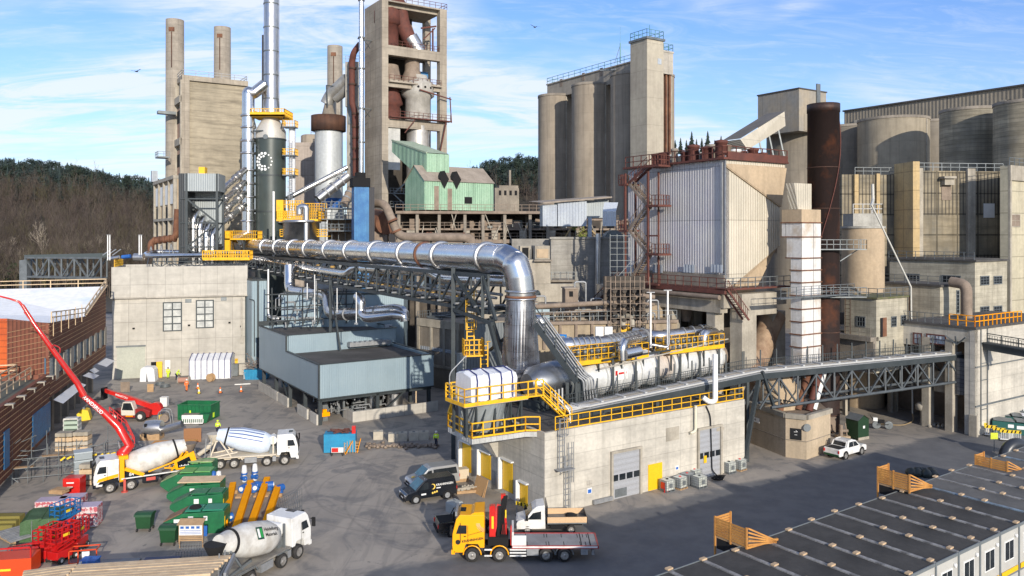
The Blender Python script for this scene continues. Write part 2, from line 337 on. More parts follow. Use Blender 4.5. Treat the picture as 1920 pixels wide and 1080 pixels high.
#   ground, hills, woods
def ground_mat():
 m=bpy.data.materials.new('asphalt_dusty');m.use_nodes=True;t=m.node_tree;t.nodes.clear();LK=t.links.new
 o=nd(t,'ShaderNodeOutputMaterial');b=nd(t,'ShaderNodeBsdfPrincipled');LK(b.outputs[0],o.inputs[0]);b.inputs['Roughness'].default_value=.88
 c=nd(t,'ShaderNodeTexCoord').outputs['Object']
 def noise(s_,det=6,sc=None,dist=0,rot=0):
  v=c
  if sc:mp=nd(t,'ShaderNodeMapping');mp.inputs['Scale'].default_value=sc;mp.inputs['Rotation'].default_value=(0,0,rot);LK(c,mp.inputs[0]);v=mp.outputs[0]
  n=nd(t,'ShaderNodeTexNoise',Scale=s_,Detail=det,Roughness=.62,Distortion=dist);LK(v,n.inputs['Vector']);return n.outputs[0]
 def rng(v,a,b_,c_=0,d=1):r=nd(t,'ShaderNodeMapRange',i1=a,i2=b_,i3=c_,i4=d);r.interpolation_type='SMOOTHSTEP';LK(v,r.inputs[0]);return r.outputs[0]
 def mix(f,A,B):
  x=nd(t,'ShaderNodeMix',data_type='RGBA');LK(f,x.inputs[0])
  for i,q in((6,A),(7,B)):
   if isinstance(q,tuple):x.inputs[i].default_value=(*q,1)
   else:LK(q,x.inputs[i])
  return x.outputs[2]
 cur=mix(rng(noise(.07),.35,.65),(.265,.238,.205),(.35,.31,.262))
 cur=mix(rng(noise(.25,8,None,1.2),.47,.62,0,.75),cur,(.16,.153,.147))
 cur=mix(rng(noise(.16,9,(1,.35,1),2.0,R(33)),.52,.66,0,.55),cur,(.40,.35,.29));cur=mix(rng(noise(.9,9,None,.5),.64,.70,0,.6),cur,(.11,.105,.10));cur=mix(rng(noise(1.4,8),.5,.75,0,.5),cur,(.34,.30,.255))
 cur=mix(rng(noise(.8,6,(1,.06,1),1.5,R(30)),.55,.7,0,.35),cur,(.14,.132,.125))
 for(cx,cy,r0,w_)in((-9,74,9.2,.22),(-9,74,11.2,.22),(-6,79,14.5,.2),(-2,72,13.0,.2),(14,52,21.0,.3),(14,52,23.2,.3),(-14,62,7.4,.2)):
  mp=nd(t,'ShaderNodeVectorMath',operation='SUBTRACT');LK(c,mp.inputs[0]);mp.inputs[1].default_value=(cx,cy,0)
  ln=nd(t,'ShaderNodeVectorMath',operation='LENGTH');LK(mp.outputs[0],ln.inputs[0])
  nz=nd(t,'ShaderNodeMath',operation='MULTIPLY_ADD',i1=.8,i2=-.4);LK(noise(.12,3),nz.inputs[0])
  s_=nd(t,'ShaderNodeMath',operation='ADD');LK(ln.outputs['Value'],s_.inputs[0]);LK(nz.outputs[0],s_.inputs[1])
  d=nd(t,'ShaderNodeMath',operation='SUBTRACT',i1=r0);LK(s_.outputs[0],d.inputs[0]);a=nd(t,'ShaderNodeMath',operation='ABSOLUTE');LK(d.outputs[0],a.inputs[0])
  cur=mix(rng(a.outputs[0],0,w_,.24,0),cur,(.11,.104,.098))
 sp=nd(t,'ShaderNodeSeparateXYZ');LK(c,sp.inputs[0])
 l1=nd(t,'ShaderNodeMath',operation='MULTIPLY_ADD',i1=-.62,i2=-61.5);LK(sp.outputs[0],l1.inputs[0])
 l2=nd(t,'ShaderNodeMath',operation='ADD');LK(l1.outputs[0],l2.inputs[0]);LK(sp.outputs[1],l2.inputs[1])
 l3=nd(t,'ShaderNodeMath',operation='MULTIPLY_ADD',i1=6);LK(noise(.16,5,None,.4),l3.inputs[0]);LK(l2.outputs[0],l3.inputs[2])
 rd=rng(l3.outputs[0],2.2,3.6,.9,0)
 cur=mix(rd,cur,mix(rng(noise(.5),.35,.65),(.092,.096,.104),(.125,.128,.134)))
 gr=nd(t,'ShaderNodeMath',operation='GREATER_THAN',i1=235);LK(sp.outputs[1],gr.inputs[0]);cur=mix(gr.outputs[0],cur,(.06,.05,.035))
 LK(cur,b.inputs[0]);bp=nd(t,'ShaderNodeBump',Strength=.3,Distance=.03);LK(noise(9,4),bp.inputs['Height']);LK(bp.outputs[0],b.inputs['Normal'])
 return m
g=MB();g.quad((-1500,-200,0),(1500,-200,0),(1500,2500,0),(-1500,2500,0));tag(g.build('ground',ground_mat()),None,None,None,'structure')
RPX=[-900,-400,0,120,200,300,560,700,870,930,1010,1200,1310,1420,1560,1920,2400,3000]
RZ=[55,62,66,63,57,49,36,40,58,67,70,78,88,84,60,50,50,50]
def hz(X,Y):
 px=CX+X/Y*F;t=min(1,max(0,(Y-285)/335));t=t*t*(3-2*t);r=np.interp(px,RPX,RZ)
 return-.5+(r+.5)*t+1.8*sin(X*.045)*t*cos(Y*.03)-max(0,Y-640)*.05
hb=MB();xs=np.linspace(-1000,3000,90);ys=np.concatenate([np.linspace(284,660,26),[800,1000]])
vs=[]
for Y in ys:
 for px in xs:X=(px-CX)/F*Y;vs.append((X,Y,hz(X,Y)))
n=len(xs);hb.add(vs,[(j*n+i,j*n+i+1,(j+1)*n+i+1,(j+1)*n+i)for j in range(len(ys)-1)for i in range(n-1)],True)
tag(hb.build('hill',M('hill_floor',(.05,.038,.025),(.035,.03,.02),.02,.95)),None,None,None,'structure')
def proto_bare(h,nb,seed,wd=1.0):
 r=random.Random(seed);b=MB()
 def br(p,d,ln,rad,k):
  q=p+d*ln;s_=V((r.uniform(-1,1),r.uniform(-1,1),0)).normalized()*rad
  b.add([p-s_,p+s_,q],[(0,1,2)])
  if k==0:return
  for i in range(4 if k>1 else 5):
   t=r.uniform(.35,1.0);nd_=(d+V((r.uniform(-1,1),r.uniform(-1,1),r.uniform(-.1,.7)))*.75).normalized()
   br(p+d*ln*t,nd_,ln*r.uniform(.45,.7),rad*.55,k-1)
 b.cyl((0,0,0),(0,0,h*.5),.18*wd,4,.1*wd,False)
 for i in range(nb):
  z=h*r.uniform(.22,.5);a=r.uniform(0,2*pi);br(V((0,0,z)),V((cos(a)*.55,sin(a)*.55,r.uniform(.6,1.3))).normalized(),h*r.uniform(.3,.45),.10*wd,3)
 br(V((0,0,h*.45)),V((0,0,1)),h*.5,.1*wd,3)
 return b
def proto_pine(h,seed,wd=.2):
 r=random.Random(seed);b=MB();b.cyl((0,0,0),(0,0,h*.9),.18,4,.05,False);k=13
 for i in range(k):
  z=h*(.22+.78*i/k);rr=h*wd*(1-i/k*.9)*r.uniform(.8,1.15)
  for j in range(9):
   a=j*2*pi/9+r.uniform(-.4,.4);q=rr*r.uniform(.6,1.15);c_,s_=cos(a),sin(a);wv=q*.42
   tip=(c_*q,s_*q,z-q*r.uniform(.1,.5));b.add([(0,0,z+h*.07),(c_*q*.6-s_*wv,s_*q*.6+c_*wv,z-q*.3),tip,(c_*q*.6+s_*wv,s_*q*.6-c_*wv,z-q*.3)],[(0,1,2,3)])
 return b
def scotspine(h,seed):
 r=random.Random(seed);b=MB();b.cyl((0,0,0),(0,0,h*.85),.2,4,.08,False)
 for i in range(16):
  a=r.uniform(0,6.28);z=h*r.uniform(.5,1);d=h*.2*r.uniform(.2,1)*(1.25-z/h*.6);c=V((cos(a)*d,sin(a)*d,z))
  for j in range(12):
   e=V((r.gauss(0,1),r.gauss(0,1),r.gauss(0,.6)))*h*.05;f_=V((r.gauss(0,1),r.gauss(0,1),r.gauss(0,.7)))*h*.045;g_=V((r.gauss(0,1),r.gauss(0,1),r.gauss(0,.7)))*h*.045
   b.add([c+e,c+e+f_,c+e+g_],[(0,1,2)])
 return b
def scatter(name,protos,places,mats,kind='stuff',label=None,cat=None):
 """places: (x,y,z,scale,rot,proto,mat)"""
 VV=[];TT=[];MI=[];off=0;tri=[]
 for b in protos:
  v=np.array(b.v);f=[]
  for q in b.f:
   for i in range(1,len(q)-1):f.append((q[0],q[i],q[i+1]))
  tri.append((v,np.array(f)))
 for(x,y,z,s_,r_,k,mi)in places:
  v,f=tri[k];c,s2=cos(r_),sin(r_);q=np.empty_like(v);q[:,0]=(v[:,0]*c-v[:,1]*s2)*s_+x;q[:,1]=(v[:,0]*s2+v[:,1]*c)*s_+y;q[:,2]=v[:,2]*s_+z
  VV.append(q);TT.append(f+off);off+=len(v);MI.append(np.full(len(f),mi,np.int32))
 v=np.concatenate(VV);f=np.concatenate(TT).astype(np.int32);me=bpy.data.meshes.new(name)
 me.vertices.add(len(v));me.vertices.foreach_set('co',v.ravel().astype(np.float32));me.loops.add(len(f)*3);me.loops.foreach_set('vertex_index',f.ravel())
 me.polygons.add(len(f));me.polygons.foreach_set('loop_start',np.arange(0,len(f)*3,3,dtype=np.int32))
 for m_ in mats:me.materials.append(m_)
 me.polygons.foreach_set('material_index',np.concatenate(MI));me.update(calc_edges=True);me.validate()
 o=bpy.data.objects.new(name,me);COL.objects.link(o);tag(o,label,cat,None,kind);return o
TW=[M('twigs_brown',(.088,.066,.054),None,1,.9),M('twigs_grey',(.115,.092,.074),None,1,.9),M('twigs_olive',(.085,.075,.036),None,1,.9),M('twigs_dark',(.05,.038,.03),None,1,.9),M('bark_pale',(.34,.29,.23),None,1,.9)]
NEED=[M('needles_dark',(.018,.034,.022),None,1,.8),M('needles_blue',(.025,.042,.038),None,1,.8),M('needles_green',(.03,.06,.02),None,1,.8)]
pb=[proto_bare(12+2*i,4,10+i,1.3)for i in range(4)];pl=[]
for i in range(1500):
 px=RNG.uniform(-160,350)if i<1250 else RNG.uniform(840,1060);Y=292+215*RNG.uniform(0,1)**1.1;X=(px-CX)/F*Y
 pl.append((X,Y,hz(X,Y)-.5,RNG.uniform(.75,1.15),RNG.uniform(0,6.28),RNG.randint(4),int(RNG.choice([0,0,0,1,2,3,3]))))
scatter('bare_woodland',pb,pl,TW)
pp=[proto_pine(13,3),proto_pine(15,4,.17),scotspine(13,5),scotspine(15,6)];pl=[]
for i in range(1700):
 px=RNG.uniform(-160,340)if i<1250 else RNG.uniform(840,1080);Y=RNG.uniform(490,655);X=(px-CX)/F*Y
 pl.append((X,Y,hz(X,Y)-.5,RNG.uniform(.7,1.2),RNG.uniform(0,6.28),RNG.randint(4),RNG.randint(2)))
scatter('conifer_ridge',pp,pl,NEED)
bt=proto_bare(15,6,77,2.2)
t=T('birch_tree','pale bare birch with forked crown low on the wooded slope, behind the dark pine','tree',(0,0,0));t.part('crown',bt,TW[4])
tr=MB();tr.cyl((0,0,0),(0,0,8),.28,6,.16);t.part('trunk',tr,TW[4])
sp=[(78,360,1.15,'pale bare birch with forked crown at left of the wooded slope'),(182,345,1.0,'pale bare birch standing between the dark pine and the concrete tower'),(205,350,.85,'smaller pale birch right beside the taller birch near the tower'),(40,330,.8,'small pale bare birch above the grey pipe bridge'),(130,340,.9,'pale thin birch behind the pipe bridge truss'),(240,335,.9,'pale birch just left of the twin white roof masts'),(20,350,.9,'leftmost pale birch on the wooded slope')]
for i,(px,Y,s_,lb)in enumerate(sp):
 X=(px-CX)/F*Y;loc=(X,Y,hz(X,Y)-.3)
 if i==0:t.o.location=loc;t.o['label']=lb;t.o['group']='pale birches on the wooded slope';t.o.scale=(s_,)*3
 else:copy_tree(t.o,loc,i*1.3,lb,s_)
sc_=scotspine(14,50);t=T('pine_tree','x','tree',(0,0,0),0,'dark pines low on the slope');t.part('crown',sc_,NEED[2]);tr=MB();tr.cyl((0,0,0),(0,0,9),.3,6,.15);t.part('trunk',tr,TW[3])
for i,(px,Y,s_,lb)in enumerate([(92,325,.95,'dark green round pine standing alone among bare trees on the slope'),(22,310,.85,'dark pine near left edge above the pipe bridge'),(137,315,.45,'low dark green pine bush right of the round pine')]):
 X=(px-CX)/F*Y;loc=(X,Y,hz(X,Y)-.3)
 if i==0:t.o.location=loc;t.o['label']=lb;t.o.scale=(s_,)*3
 else:copy_tree(t.o,loc,i*2.0,lb,s_)
t=T('spruce_tree','x','tree',(0,0,0),0,'spruces on the hilltop behind the white corrugated building');t.part('crown',proto_pine(16,9,.2),NEED[0]);tr=MB();tr.cyl((0,0,0),(0,0,12),.25,5,.1);t.part('trunk',tr,TW[3])
for i,px in enumerate([1266,1276,1287,1297,1306,1316,1327,1340,1352,1362]):
 Y=560+(i*37%60);X=(px-CX)/F*Y;py=[262,258,262,246,260,258,245,262,254,262][i];zt=H-(py-HY)*Y/F;z0=hz(X,Y)-1;s_=max(.5,(zt-z0)/16)
 lb=['leftmost hilltop spruce, beside the tall silo tower','second hilltop spruce right of the tall silo tower','third hilltop spruce right of the silo tower','tall pointed spruce over the red roof vents','hilltop spruce just right of the tall pointed one','middle low hilltop spruce over the vents','tallest hilltop spruce, second pointed crown','low spruce just right of the tallest one','second from right of the hilltop spruces','rightmost hilltop spruce, beside the sloping gallery'][i]
 if i==0:t.o.location=(X,Y,z0);t.o['label']=lb;t.o.scale=(s_,)*3
 else:copy_tree(t.o,(X,Y,z0),i*.9,lb,s_)
#   tall plant at the back
def chimney(px0,px1,pyt,Y,lb,col=CONCT,zb=0,port=True):
 X=((px0+px1)/2-CX)/F*Y;r=(px1-px0)/2/F*Y;h=H-(pyt-HY)*Y/F
 t=T('concrete_chimney',lb,'chimney',(X,Y,0),0,'round concrete chimneys of the old kilns');b=MB();b.lathe([(r*1.06,0),(r,h),(r*.86,h),(r*.86,h-1.5)],n=28);t.part('shaft',b,col)
 if port:b=MB();b.box(-.3*r,.35*r,-r-.1,-r+.5,h-3.2,h-2.2);t.part('vent_port',b,RUSTB);b=MB();b.box(-.02*r,.1*r,-r-.03,-r+.5,h-12,h-3.3);t.part('drain_stain_pipe',b,RUST)
 return t
chimney(312,344,38,192,'tallest left concrete chimney standing against the windowless concrete tower')
chimney(402,432,52,215,'concrete chimney rising behind the flat roof of the windowless concrete tower')
chimney(614,642,87,225,'concrete chimney behind the white silo with dark collar')
t=chimney(491,497,66,200,'thin brownish chimney mostly hidden by the bright steel stack',DUST,port=False);t.o['group']='';del t.o['group']
P0=P(345,140,185);t=T('concrete_tower','windowless board-marked concrete tower with open column bays on its left side','tower',(P0.x,185,0),TH);zt=P0.z
xr=t.x(463);b=MB();b.box(0,xr,.6,14,0,zt-1.2);t.part('wall',b,M('concrete_boardmarked',(.44,.38,.28),(.31,.27,.20),.06,.95,streak=.12,brick=(90,1.3,.08,.10),bump=.4,hst=.85))
b=MB();b.box(-.4,xr+.3,0,14.5,zt-1.2,zt);b.box(-.5,1.2,-.1,.6,0,zt-1.2);t.part('roof_slab',b,CONCT)
yl=t.y(326);b=MB()
for yy in(0,yl*.5,yl):b.box(-.8,.0,yy,yy+.8,0,zt-1.2)
for zz in(24.5,34,45,55):b.box(-1.0,.02,0,yl+.8,zz,zz+1.6)
t.part('column_bays',b,PIER)
b=MB();b.box(-.35,-.05,.8,yl,26,34);b.box(-.35,-.05,.8,yl,35.6,44);b.box(-.35,-.05,.8,yl,46.6,54);t.part('bay_infill',b,M('brick_pinkish',(.42,.27,.19),(.34,.22,.16),.5,.9,streak=.4))
for zz in(40,50.5):b=MB();b.box(-.42,-.3,1.0,yl*.9,zz,zz+3);t.part('opening',b,BLACK)
b=MB();b.rail([(-.3,14,zt),(-.3,.1,zt),(xr,.1,zt),(xr,14,zt)],1.2,3,.05);t.part('railing',b,GALV)
b=MB();b.box(-5,-1,4,6,zt-9,zt-8.3);t.part('hoist_beam',b,GREYST)
b=MB();b.box(-5.2,-2.6,3,7,42,42.3);b.rail([(-5.2,7,42.3),(-5.2,3,42.3),(-2.6,3,42.3)],1.1,1.5,.05);t.part('balcony',b,GREYST)
P0=P(326,330,176);t=T('concrete_annex','low column-framed concrete annex at the foot of the windowless tower','building',(P0.x,176,0),TH);zt=t.z(0,0,335)
yl=t.y(289);b=MB();b.box(.6,8,0,yl,0,zt);t.part('wall',b,BUFF)
b=MB()
for k in range(5):yy=yl*k/4;b.box(-.1,.7,yy,yy+.7,0,zt)
b.box(-.2,8,-.1,yl+1,zt,zt+.8);b.box(-.15,.7,0,yl,27,27.6);t.part('frame',b,PIER)
for k in range(4):b=MB();yy=yl*k/4;b.box(.3,.55,yy+.9,yy+yl/4-.2,zt-5.5,zt-1);t.part('panel',b,WHITE)
for k in(1,3):b=MB();yy=yl*k/4;b.box(.45,.58,yy+.9,yy+yl/4-.3,17,zt-6);t.part('opening',b,BLACK)
b=MB();b.box(-.6,.8,yl-.5,yl+1.2,zt+.8,zt+3.6);t.part('roof_cabin',b,CORRB)
tt=T('rusty_duct','short rust-brown corrugated duct on trestles at the foot of the annex','pipe',G(318,452,22.5).to_tuple()[:2]+(22,),0)
D=22.5
b=MB();q0=P(283,452,150);q1=P(330,446,150);b.tube(fil([q0-V((0,0,3)),q0,q1,q1+V((0.3,0,5.5))],1.0),.62,14);tt.o.location=(0,0,0)
for k in range(5):q=q0.lerp(q1,.12+.2*k);b.cyl(q,q+V((.35,0,0)),.78,14)
tt.part('duct',b,RUSTB);b=MB()
for k in(.1,.5,.9):q=q0.lerp(q1,k);b.beam((q.x,q.y-1,q.z-1),(q.x-.8,q.y-1,q.z-5),.15);b.beam((q.x,q.y-1,q.z-1),(q.x+.8,q.y-1,q.z-5),.15)
tt.part('trestle',b,GALV)
P0=P(350,325,146);t=T('steel_frame_tower','dark steel frame tower with grey sheet head beside the windowless tower','tower',(P0.x,146,0),R(8));zt=P0.z
xr=t.x(407);b=MB();W_=xr
for x in(0,W_):
 for y in(0,5):b.beam((x,y,15),(x,y,zt),.42)
zs=[17,21.5,26,30.5]
for z in zs:b.beam((0,0,z),(W_,0,z),.25);b.beam((0,5,z),(W_,5,z),.25);b.beam((-1.2,0,z),(0,0,z),.15);b.beam((W_,0,z),(W_,5,z),.2)
for i,(z,z2)in enumerate(zip(zs,zs[1:])):b.beam((0,0,z),(W_,0,z2),.3)if i%2 else b.beam((W_,0,z),(0,0,z2),.3)
b.beam((-1.2,0,17),(-1.2,0,30),.12);t.part('frame',b,DARK)
b=MB();b.box(-.2,W_+.2,5.2,5.4,22,zt-3);b.box(-.3,W_+.3,-.2,5.6,zt-3.3,zt);t.part('grey_casing',b,PANELG)
b=MB();b.box(-1.5,-.25,.2,5,14,zt);t.part('black_casing',b,M('panel_black',(.03,.035,.04),None,1,.5,corr=.4))
b=MB();b.box(W_*.35,W_*.55,1,3,zt,zt+1.3);t.part('beacon_box',b,YEL)
root=T('silver_pipe','x','pipe',(0,0,0),0,'slanted silver pipes from the riser to the roof')
for i,(pa,pb_)in enumerate([((460,318),(362,402)),((459,342),(374,414)),((459,362),(386,424)),((459,384),(398,432))]):
 A=P(pa[0],pa[1],168);B=P(pb_[0],pb_[1],150);C=V((B.x,B.y,16.5));lb=['topmost slanted silver pipe, dropping nearest the steel frame','second slanted silver pipe from the top','third slanted silver pipe from the top','lowest slanted silver pipe with yellow valve'][i]
 t=T('silver_pipe',lb,'pipe',tuple(C),0,'slanted silver pipes from the riser to the roof');b=MB();b.tube([p-C for p in fil([A,B,C],2)],.62,12);t.part('pipe',b,STEEL)
 b=MB()
 for k in(.12,.2,.45,.5,.8):q=A.lerp(B,k)-C;d=(B-A).normalized();b.cyl(q,q+d*.5,.85,12)
 t.part('flange',b,STEEL2);b=MB();q=A.lerp(B,.45)-C
 b.beam(q-V((0,0,.7)),q-V((0,0,3.5)),.15);b.beam((0,-.3,3),(1.8,-.3,7.5),.12);t.part('support',b,DARK)
bpy.data.objects.remove(root.o)
P0=P(507.5,445,172);t=T('absorber_column','dark grey-green process column with ring of white dots and pale cone top','column',(P0.x,172,0));r=27.5/F*172
z1=t.z(0,0,262);z2=t.z(0,0,246);z3=t.z(0,0,221);b=MB();b.lathe([(r,0),(r,z1)],n=40);t.part('shell',b,M('column_green_grey',(.052,.068,.064),(.045,.058,.055),.4,.42,.1,fine=.03))
b=MB();b.lathe([(r,z1),(r,z2),(r*.5,z3),(r*.5,z3+.5)],n=40);t.part('cone_top',b,M('column_pale',(.52,.49,.44),(.46,.44,.40),.5,.5,.2))
b=MB()
for z in(t.z(0,0,330),t.z(0,0,397),z1):b.lathe([(r+.12,z-.15),(r+.12,z+.15)],n=40)
t.part('band',b,DARK)
b=MB();b.cyl((-.1,-r-.15,z2-1.6),(-.1,-r+.4,z2-1.6),.55,16);t.part('manhole',b,GREYST)
DOT=M('dot_white',(.85,.86,.84),None,1,.5);cz=t.z(0,0,305)
b=MB()
def dot(ang_,zz,rr):x=ang_*r;a=x/r-.17;b.cyl((r*sin(a),-r*cos(a)-.0,zz),(sin(a)*(r+.09),-cos(a)*(r+.09),zz),rr,10)
for k in range(14):
 a=k*2*pi/14;s_=1.0 if cos(a)<.3 else.55
 dot(1.75*cos(a)/r,cz+1.75*sin(a),.30*s_)
for k in range(2,9):a=k*2*pi/11+.4;dot(1.1*cos(a)/r,cz+1.1*sin(a),.24)
t.part('emblem',b,DOT)
for(px,py)in((540,285),(540,322),(540,232),(533,410)):
 X=(px-CX)/F*170-t.loc.x;z=t.z(0,-2,py+6);b=MB();b.box(X-.9,X+1.8,-3.2,-.6,z-.2,z);t.part('platform',b,GREYST)
 b=MB();b.rail([(X-.9,-.6,z),(X-.9,-3.2,z),(X+1.8,-3.2,z),(X+1.8,-.6,z)],1.3,.5,.045);t.part('railing',b,YEL)
b=MB();X=(541-CX)/F*170-t.loc.x;b.ladder((X+.6,-2.6,24),(X+.6,-2.6,44),.7,.05,(1,0,0),.7);t.part('ladder',b,GALV)
b=MB();b.cyl((X+.5,-1,33),(X+.5,-1,47),.7,10);t.part('service_pipe',b,WRAP)
z=t.z(0,0,221);b=MB();b.box(-r*1.12,r*1.25,-r*1.05,r,z-.1,z+.25);b.box(-r*1.12,r*1.25,-r*1.05,-r*1.0,z-.1,z+.7);t.part('top_platform',b,YEL)
b=MB();q=r*1.1;b.rail([(-q,r,z),(-q,-r*1.02,z),(r*1.22,-r*1.02,z),(r*1.22,r,z)],1.5,.55,.06);t.part('railing',b,YEL)
for(x,y)in((-q*.9,-2),(q,-2)):b=MB();b.beam((x,y,z),(x*.8,y,z-2.5),.2);t.part('bracket',b,DARK)
P1=P(508.5,205,172);rs=13.5/F*172
t=T('steel_stack','tall bright riveted steel stack rising out of the top of the frame','stack',(P1.x,172,z),0);b=MB();b.lathe([(rs*1.12,.3),(rs*1.12,3.5),(rs,4),(rs,48)],n=32);t.part('shaft',b,STEEL2)
b=MB()
for k in range(9):zz=4+k*5.2;b.lathe([(rs+.1,zz),(rs+.1,zz+.22)],n=32)
t.part('joint_band',b,GREYST);b=MB();b.beam((rs+.15,0,3),(rs+.15,0,48),.12);t.part('cable_tray',b,GALV)
A=P(465.5,430,170);T1=P(465.5,205,170);E1=P(472,178,170);E2=P(497,158,171)
t=T('riser_duct','vertical silver duct curving at its top into the side of the steel stack','duct',(A.x,A.y,A.z));rr=11.5/F*170;b=MB()
b.tube([p-A for p in(A,T1-V((0,0,4)),T1)],rr,20);b.tube([p-A for p in fil([T1,P(465.5,172,170),E1.lerp(E2,.1),E2],6,6)],[rr]*6+[rr*.92]*(len(fil([T1,P(465.5,172,170),E1.lerp(E2,.1),E2],6,6))-6),18)
t.part('duct',b,STEEL)
b=MB()
for py in(218,240,265,288,320,345,370,395,415):zz=H-(py-HY)*170/F-A.z;b.lathe([(rr,zz-.15),(rr+.28,zz-.15),(rr+.28,zz+.3),(rr,zz+.3)],n=20)
t.part('flange',b,STEEL2);b=MB();zz=H-(247-HY)*170/F-A.z;b.beam((rr,-1,zz),(rr+3.5,-1,zz+.1),.3);b.beam((rr-.2,-1,zz-2),(rr+3.5,-1,zz-6),.2);t.part('bracket',b,DARK)
b=MB();B1=P(440,462,160);b.tube([p-A for p in fil([A+V((0,0,1)),A-V((0,0,2)),P(448,452,165),P(436,468,160)],3)],[rr*1.0]*4+[rr*1.25]*10,18);t.part('bottom_elbow',b,STEEL)
t=T('yellow_platform','yellow railed platform around the foot of the riser duct','platform',(B1.x,B1.y-2,20));b=MB();
x0,x1=(424-436)/F*158,(485-436)/F*158;z0=H-(447-HY)*158/F-20;b.box(x0,x1,0,3,z0-.3,z0);t.part('deck',b,YEL);b=MB();b.rail([(x0,3,z0),(x0,0,z0),(x1,0,z0),(x1,3,z0)],1.5,.4,.05);b.box(x0,x0+1,0,1.6,z0-3,z0+1.5);t.part('railing',b,YEL)
b=MB();b.beam((x0+1,1,-3),(x0+1,1,z0),.3);b.beam((x1-3,1,-3),(x1-3,1,z0),.3);t.part('post',b,DARK)
P0=P(616,380,190);t=T('process_silo','pale grey silo with black riveted collar and cone on top','silo',(P0.x,190,0));r=25/F*190;Z=lambda py:t.z(0,0,py)
b=MB();b.lathe([(r,0),(r,Z(246))],n=36);t.part('shell',b,M('silo_pale',(.50,.53,.54),(.44,.47,.49),.2,.5,.1,streak=.2))
b=MB();rc=32/F*190;b.lathe([(r,Z(247)),(rc,Z(246)),(rc,Z(218)),(rc-.3,Z(218)),(rc-.3,Z(222)),(r*.5,Z(222))],n=36);t.part('collar',b,RUST)
b=MB();b.lathe([(14/F*190,Z(222)),(6/F*190,Z(190)),(6/F*190,Z(183))],n=24);t.part('cone',b,CONCD)
b=MB();b.lathe([(r+.05,Z(390)),(r+.05,Z(372))],n=36);t.part('blue_band',b,BLUE)
t=T('inclined_duct','dull silver duct sloping from the collared silo up to the grey shaft','duct',P(622,185,190).to_tuple());A=t.loc.copy();b=MB()
b.tube([p-A for p in fil([P(612,195,190),P(620,178,190),P(652,148,188)],3)],1.5,14);b.tube([p-A for p in[P(628,185,190),P(645,172,189),P(655,150,188)]],1.2,12);t.part('duct',b,M('duct_dull',(.42,.42,.40),(.30,.29,.27),.5,.5,.5));b=MB();b.beam(P(612,160,188)-A,P(614,200,188)-A,.25);b.beam(P(612,160,188)-A,P(628,162,188)-A,.25);t.part('frame',b,DARK)
t=T('concrete_hall','pinkish concrete hall block behind the dark column and pale silo','building',P(552,380,215).to_tuple()[:2]+(0,),0);b=MB();w_=46/F*215;b.box(0,w_,0,12,0,H-(267-HY)*215/F);t.part('wall',b,M('concrete_pink',(.42,.36,.31),(.33,.28,.24),.15,.9,streak=.5,brick=(40,4,.08,.3)))
b=MB();b.lathe([(2.9,40),(2.9,H-(252-HY)*215/F),(2.4,H-(250-HY)*215/F)],(w_*.55,4,0),24);t.part('round_bin',b,CONCS);b=MB();b.rail([(w_*.6,2,H-(252-HY)*215/F),(w_*.95,2,H-(252-HY)*215/F)],1.5,1,.06);t.part('railing',b,GALV)
for i,(pa,pb_,r,lb,mt)in enumerate([((541,371),(651,314),.62,'long slim silver pipe slanting across the pale silo',STEEL2),((596,374),(652,330),1.1,'short dull silver duct under the slim slanting pipe',STEEL2),((644,384),(664,345),.9,'rust-brown slanting pipe beside the blue column',DUST)]):
 A=P(*pa,176);B=P(*pb_,180);t=T('slanting_pipe',lb,'pipe',tuple(A));b=MB();b.cyl((0,0,0),B-A,r,14);t.part('pipe',b,mt);b=MB();d=(B-A).normalized()
 for k in(.25,.5,.75):q=(B-A)*k;b.cyl(q,q+d*.4,r*1.15,14)
 t.part('flange',b,GALV);b=MB();b.beam((0,0,-r),(0,0,-r-4),.2);b.beam((0,0,0),(-.4,0,-.2),.9);t.part('support',b,DARK)
t=T('conveyor_shaft','narrow grey enclosed shaft standing left of the tall open tower','shaft',P(650,300,186).to_tuple()[:2]+(0,),0);w_=24/F*186;b=MB();b.box(0,w_*.9,0,3,12,H-(196-HY)*186/F);b.box(-.3,w_*1.0,-.2,3.2,H-(200-HY)*186/F,H-(116-HY)*186/F);t.part('casing',b,M('concrete_shaft',(.36,.34,.30),(.26,.25,.23),.3,.9,streak=.5))
b=MB();b.box(.4,w_*.4,-.32,-.2,50,61);t.part('recess',b,GREYST);b=MB();b.rail([(-.3,0,H-(116-HY)*186/F),(w_,0,H-(116-HY)*186/F)],1.4,.8,.05);t.part('railing',b,GALV)
t=T('rust_duct','rust-brown duct running up the grey shaft with bends','duct',P(662,330,183).to_tuple());A=t.loc.copy();b=MB()
b.tube([p-A for p in fil([P(676,82,182),P(662,100,182),P(660,118,183),P(660,195,183),P(666,210,183),P(667,330,183)],1.2)],.72,12);t.part('duct',b,RUSTR)
b=MB()
for py in(130,160,215,240,260,280,300):q=P(661 if py<200 else 667,py,183)-A;b.cyl(q,q+V((0,0,.4)),.95,12)
t.part('flange',b,RUST)
t=T('slim_stack','slim bright steel pipe stack fixed to the left face of the open tower','stack',P(677.5,335,178).to_tuple());A=t.loc.copy();b=MB();b.cyl((0,0,0),P(677.5,-30,178)-A,4.6/F*178,16);t.part('pipe',b,STEEL)
b=MB()
for py in(2,72,205,130,268):q=P(677.5,py,178)-A;b.cyl(q,q+V((0,0,.3)),.75,14)
for py in(72,202):q=P(677.5,py,178)-A;b.beam(q+V((-.8,0,0)),q+V((1.9,3,.1)),.25);b.beam(q+V((.6,0,-.3)),q+V((1.6,2,-1.8)),.15)
t.part('bracket',b,GREYST)
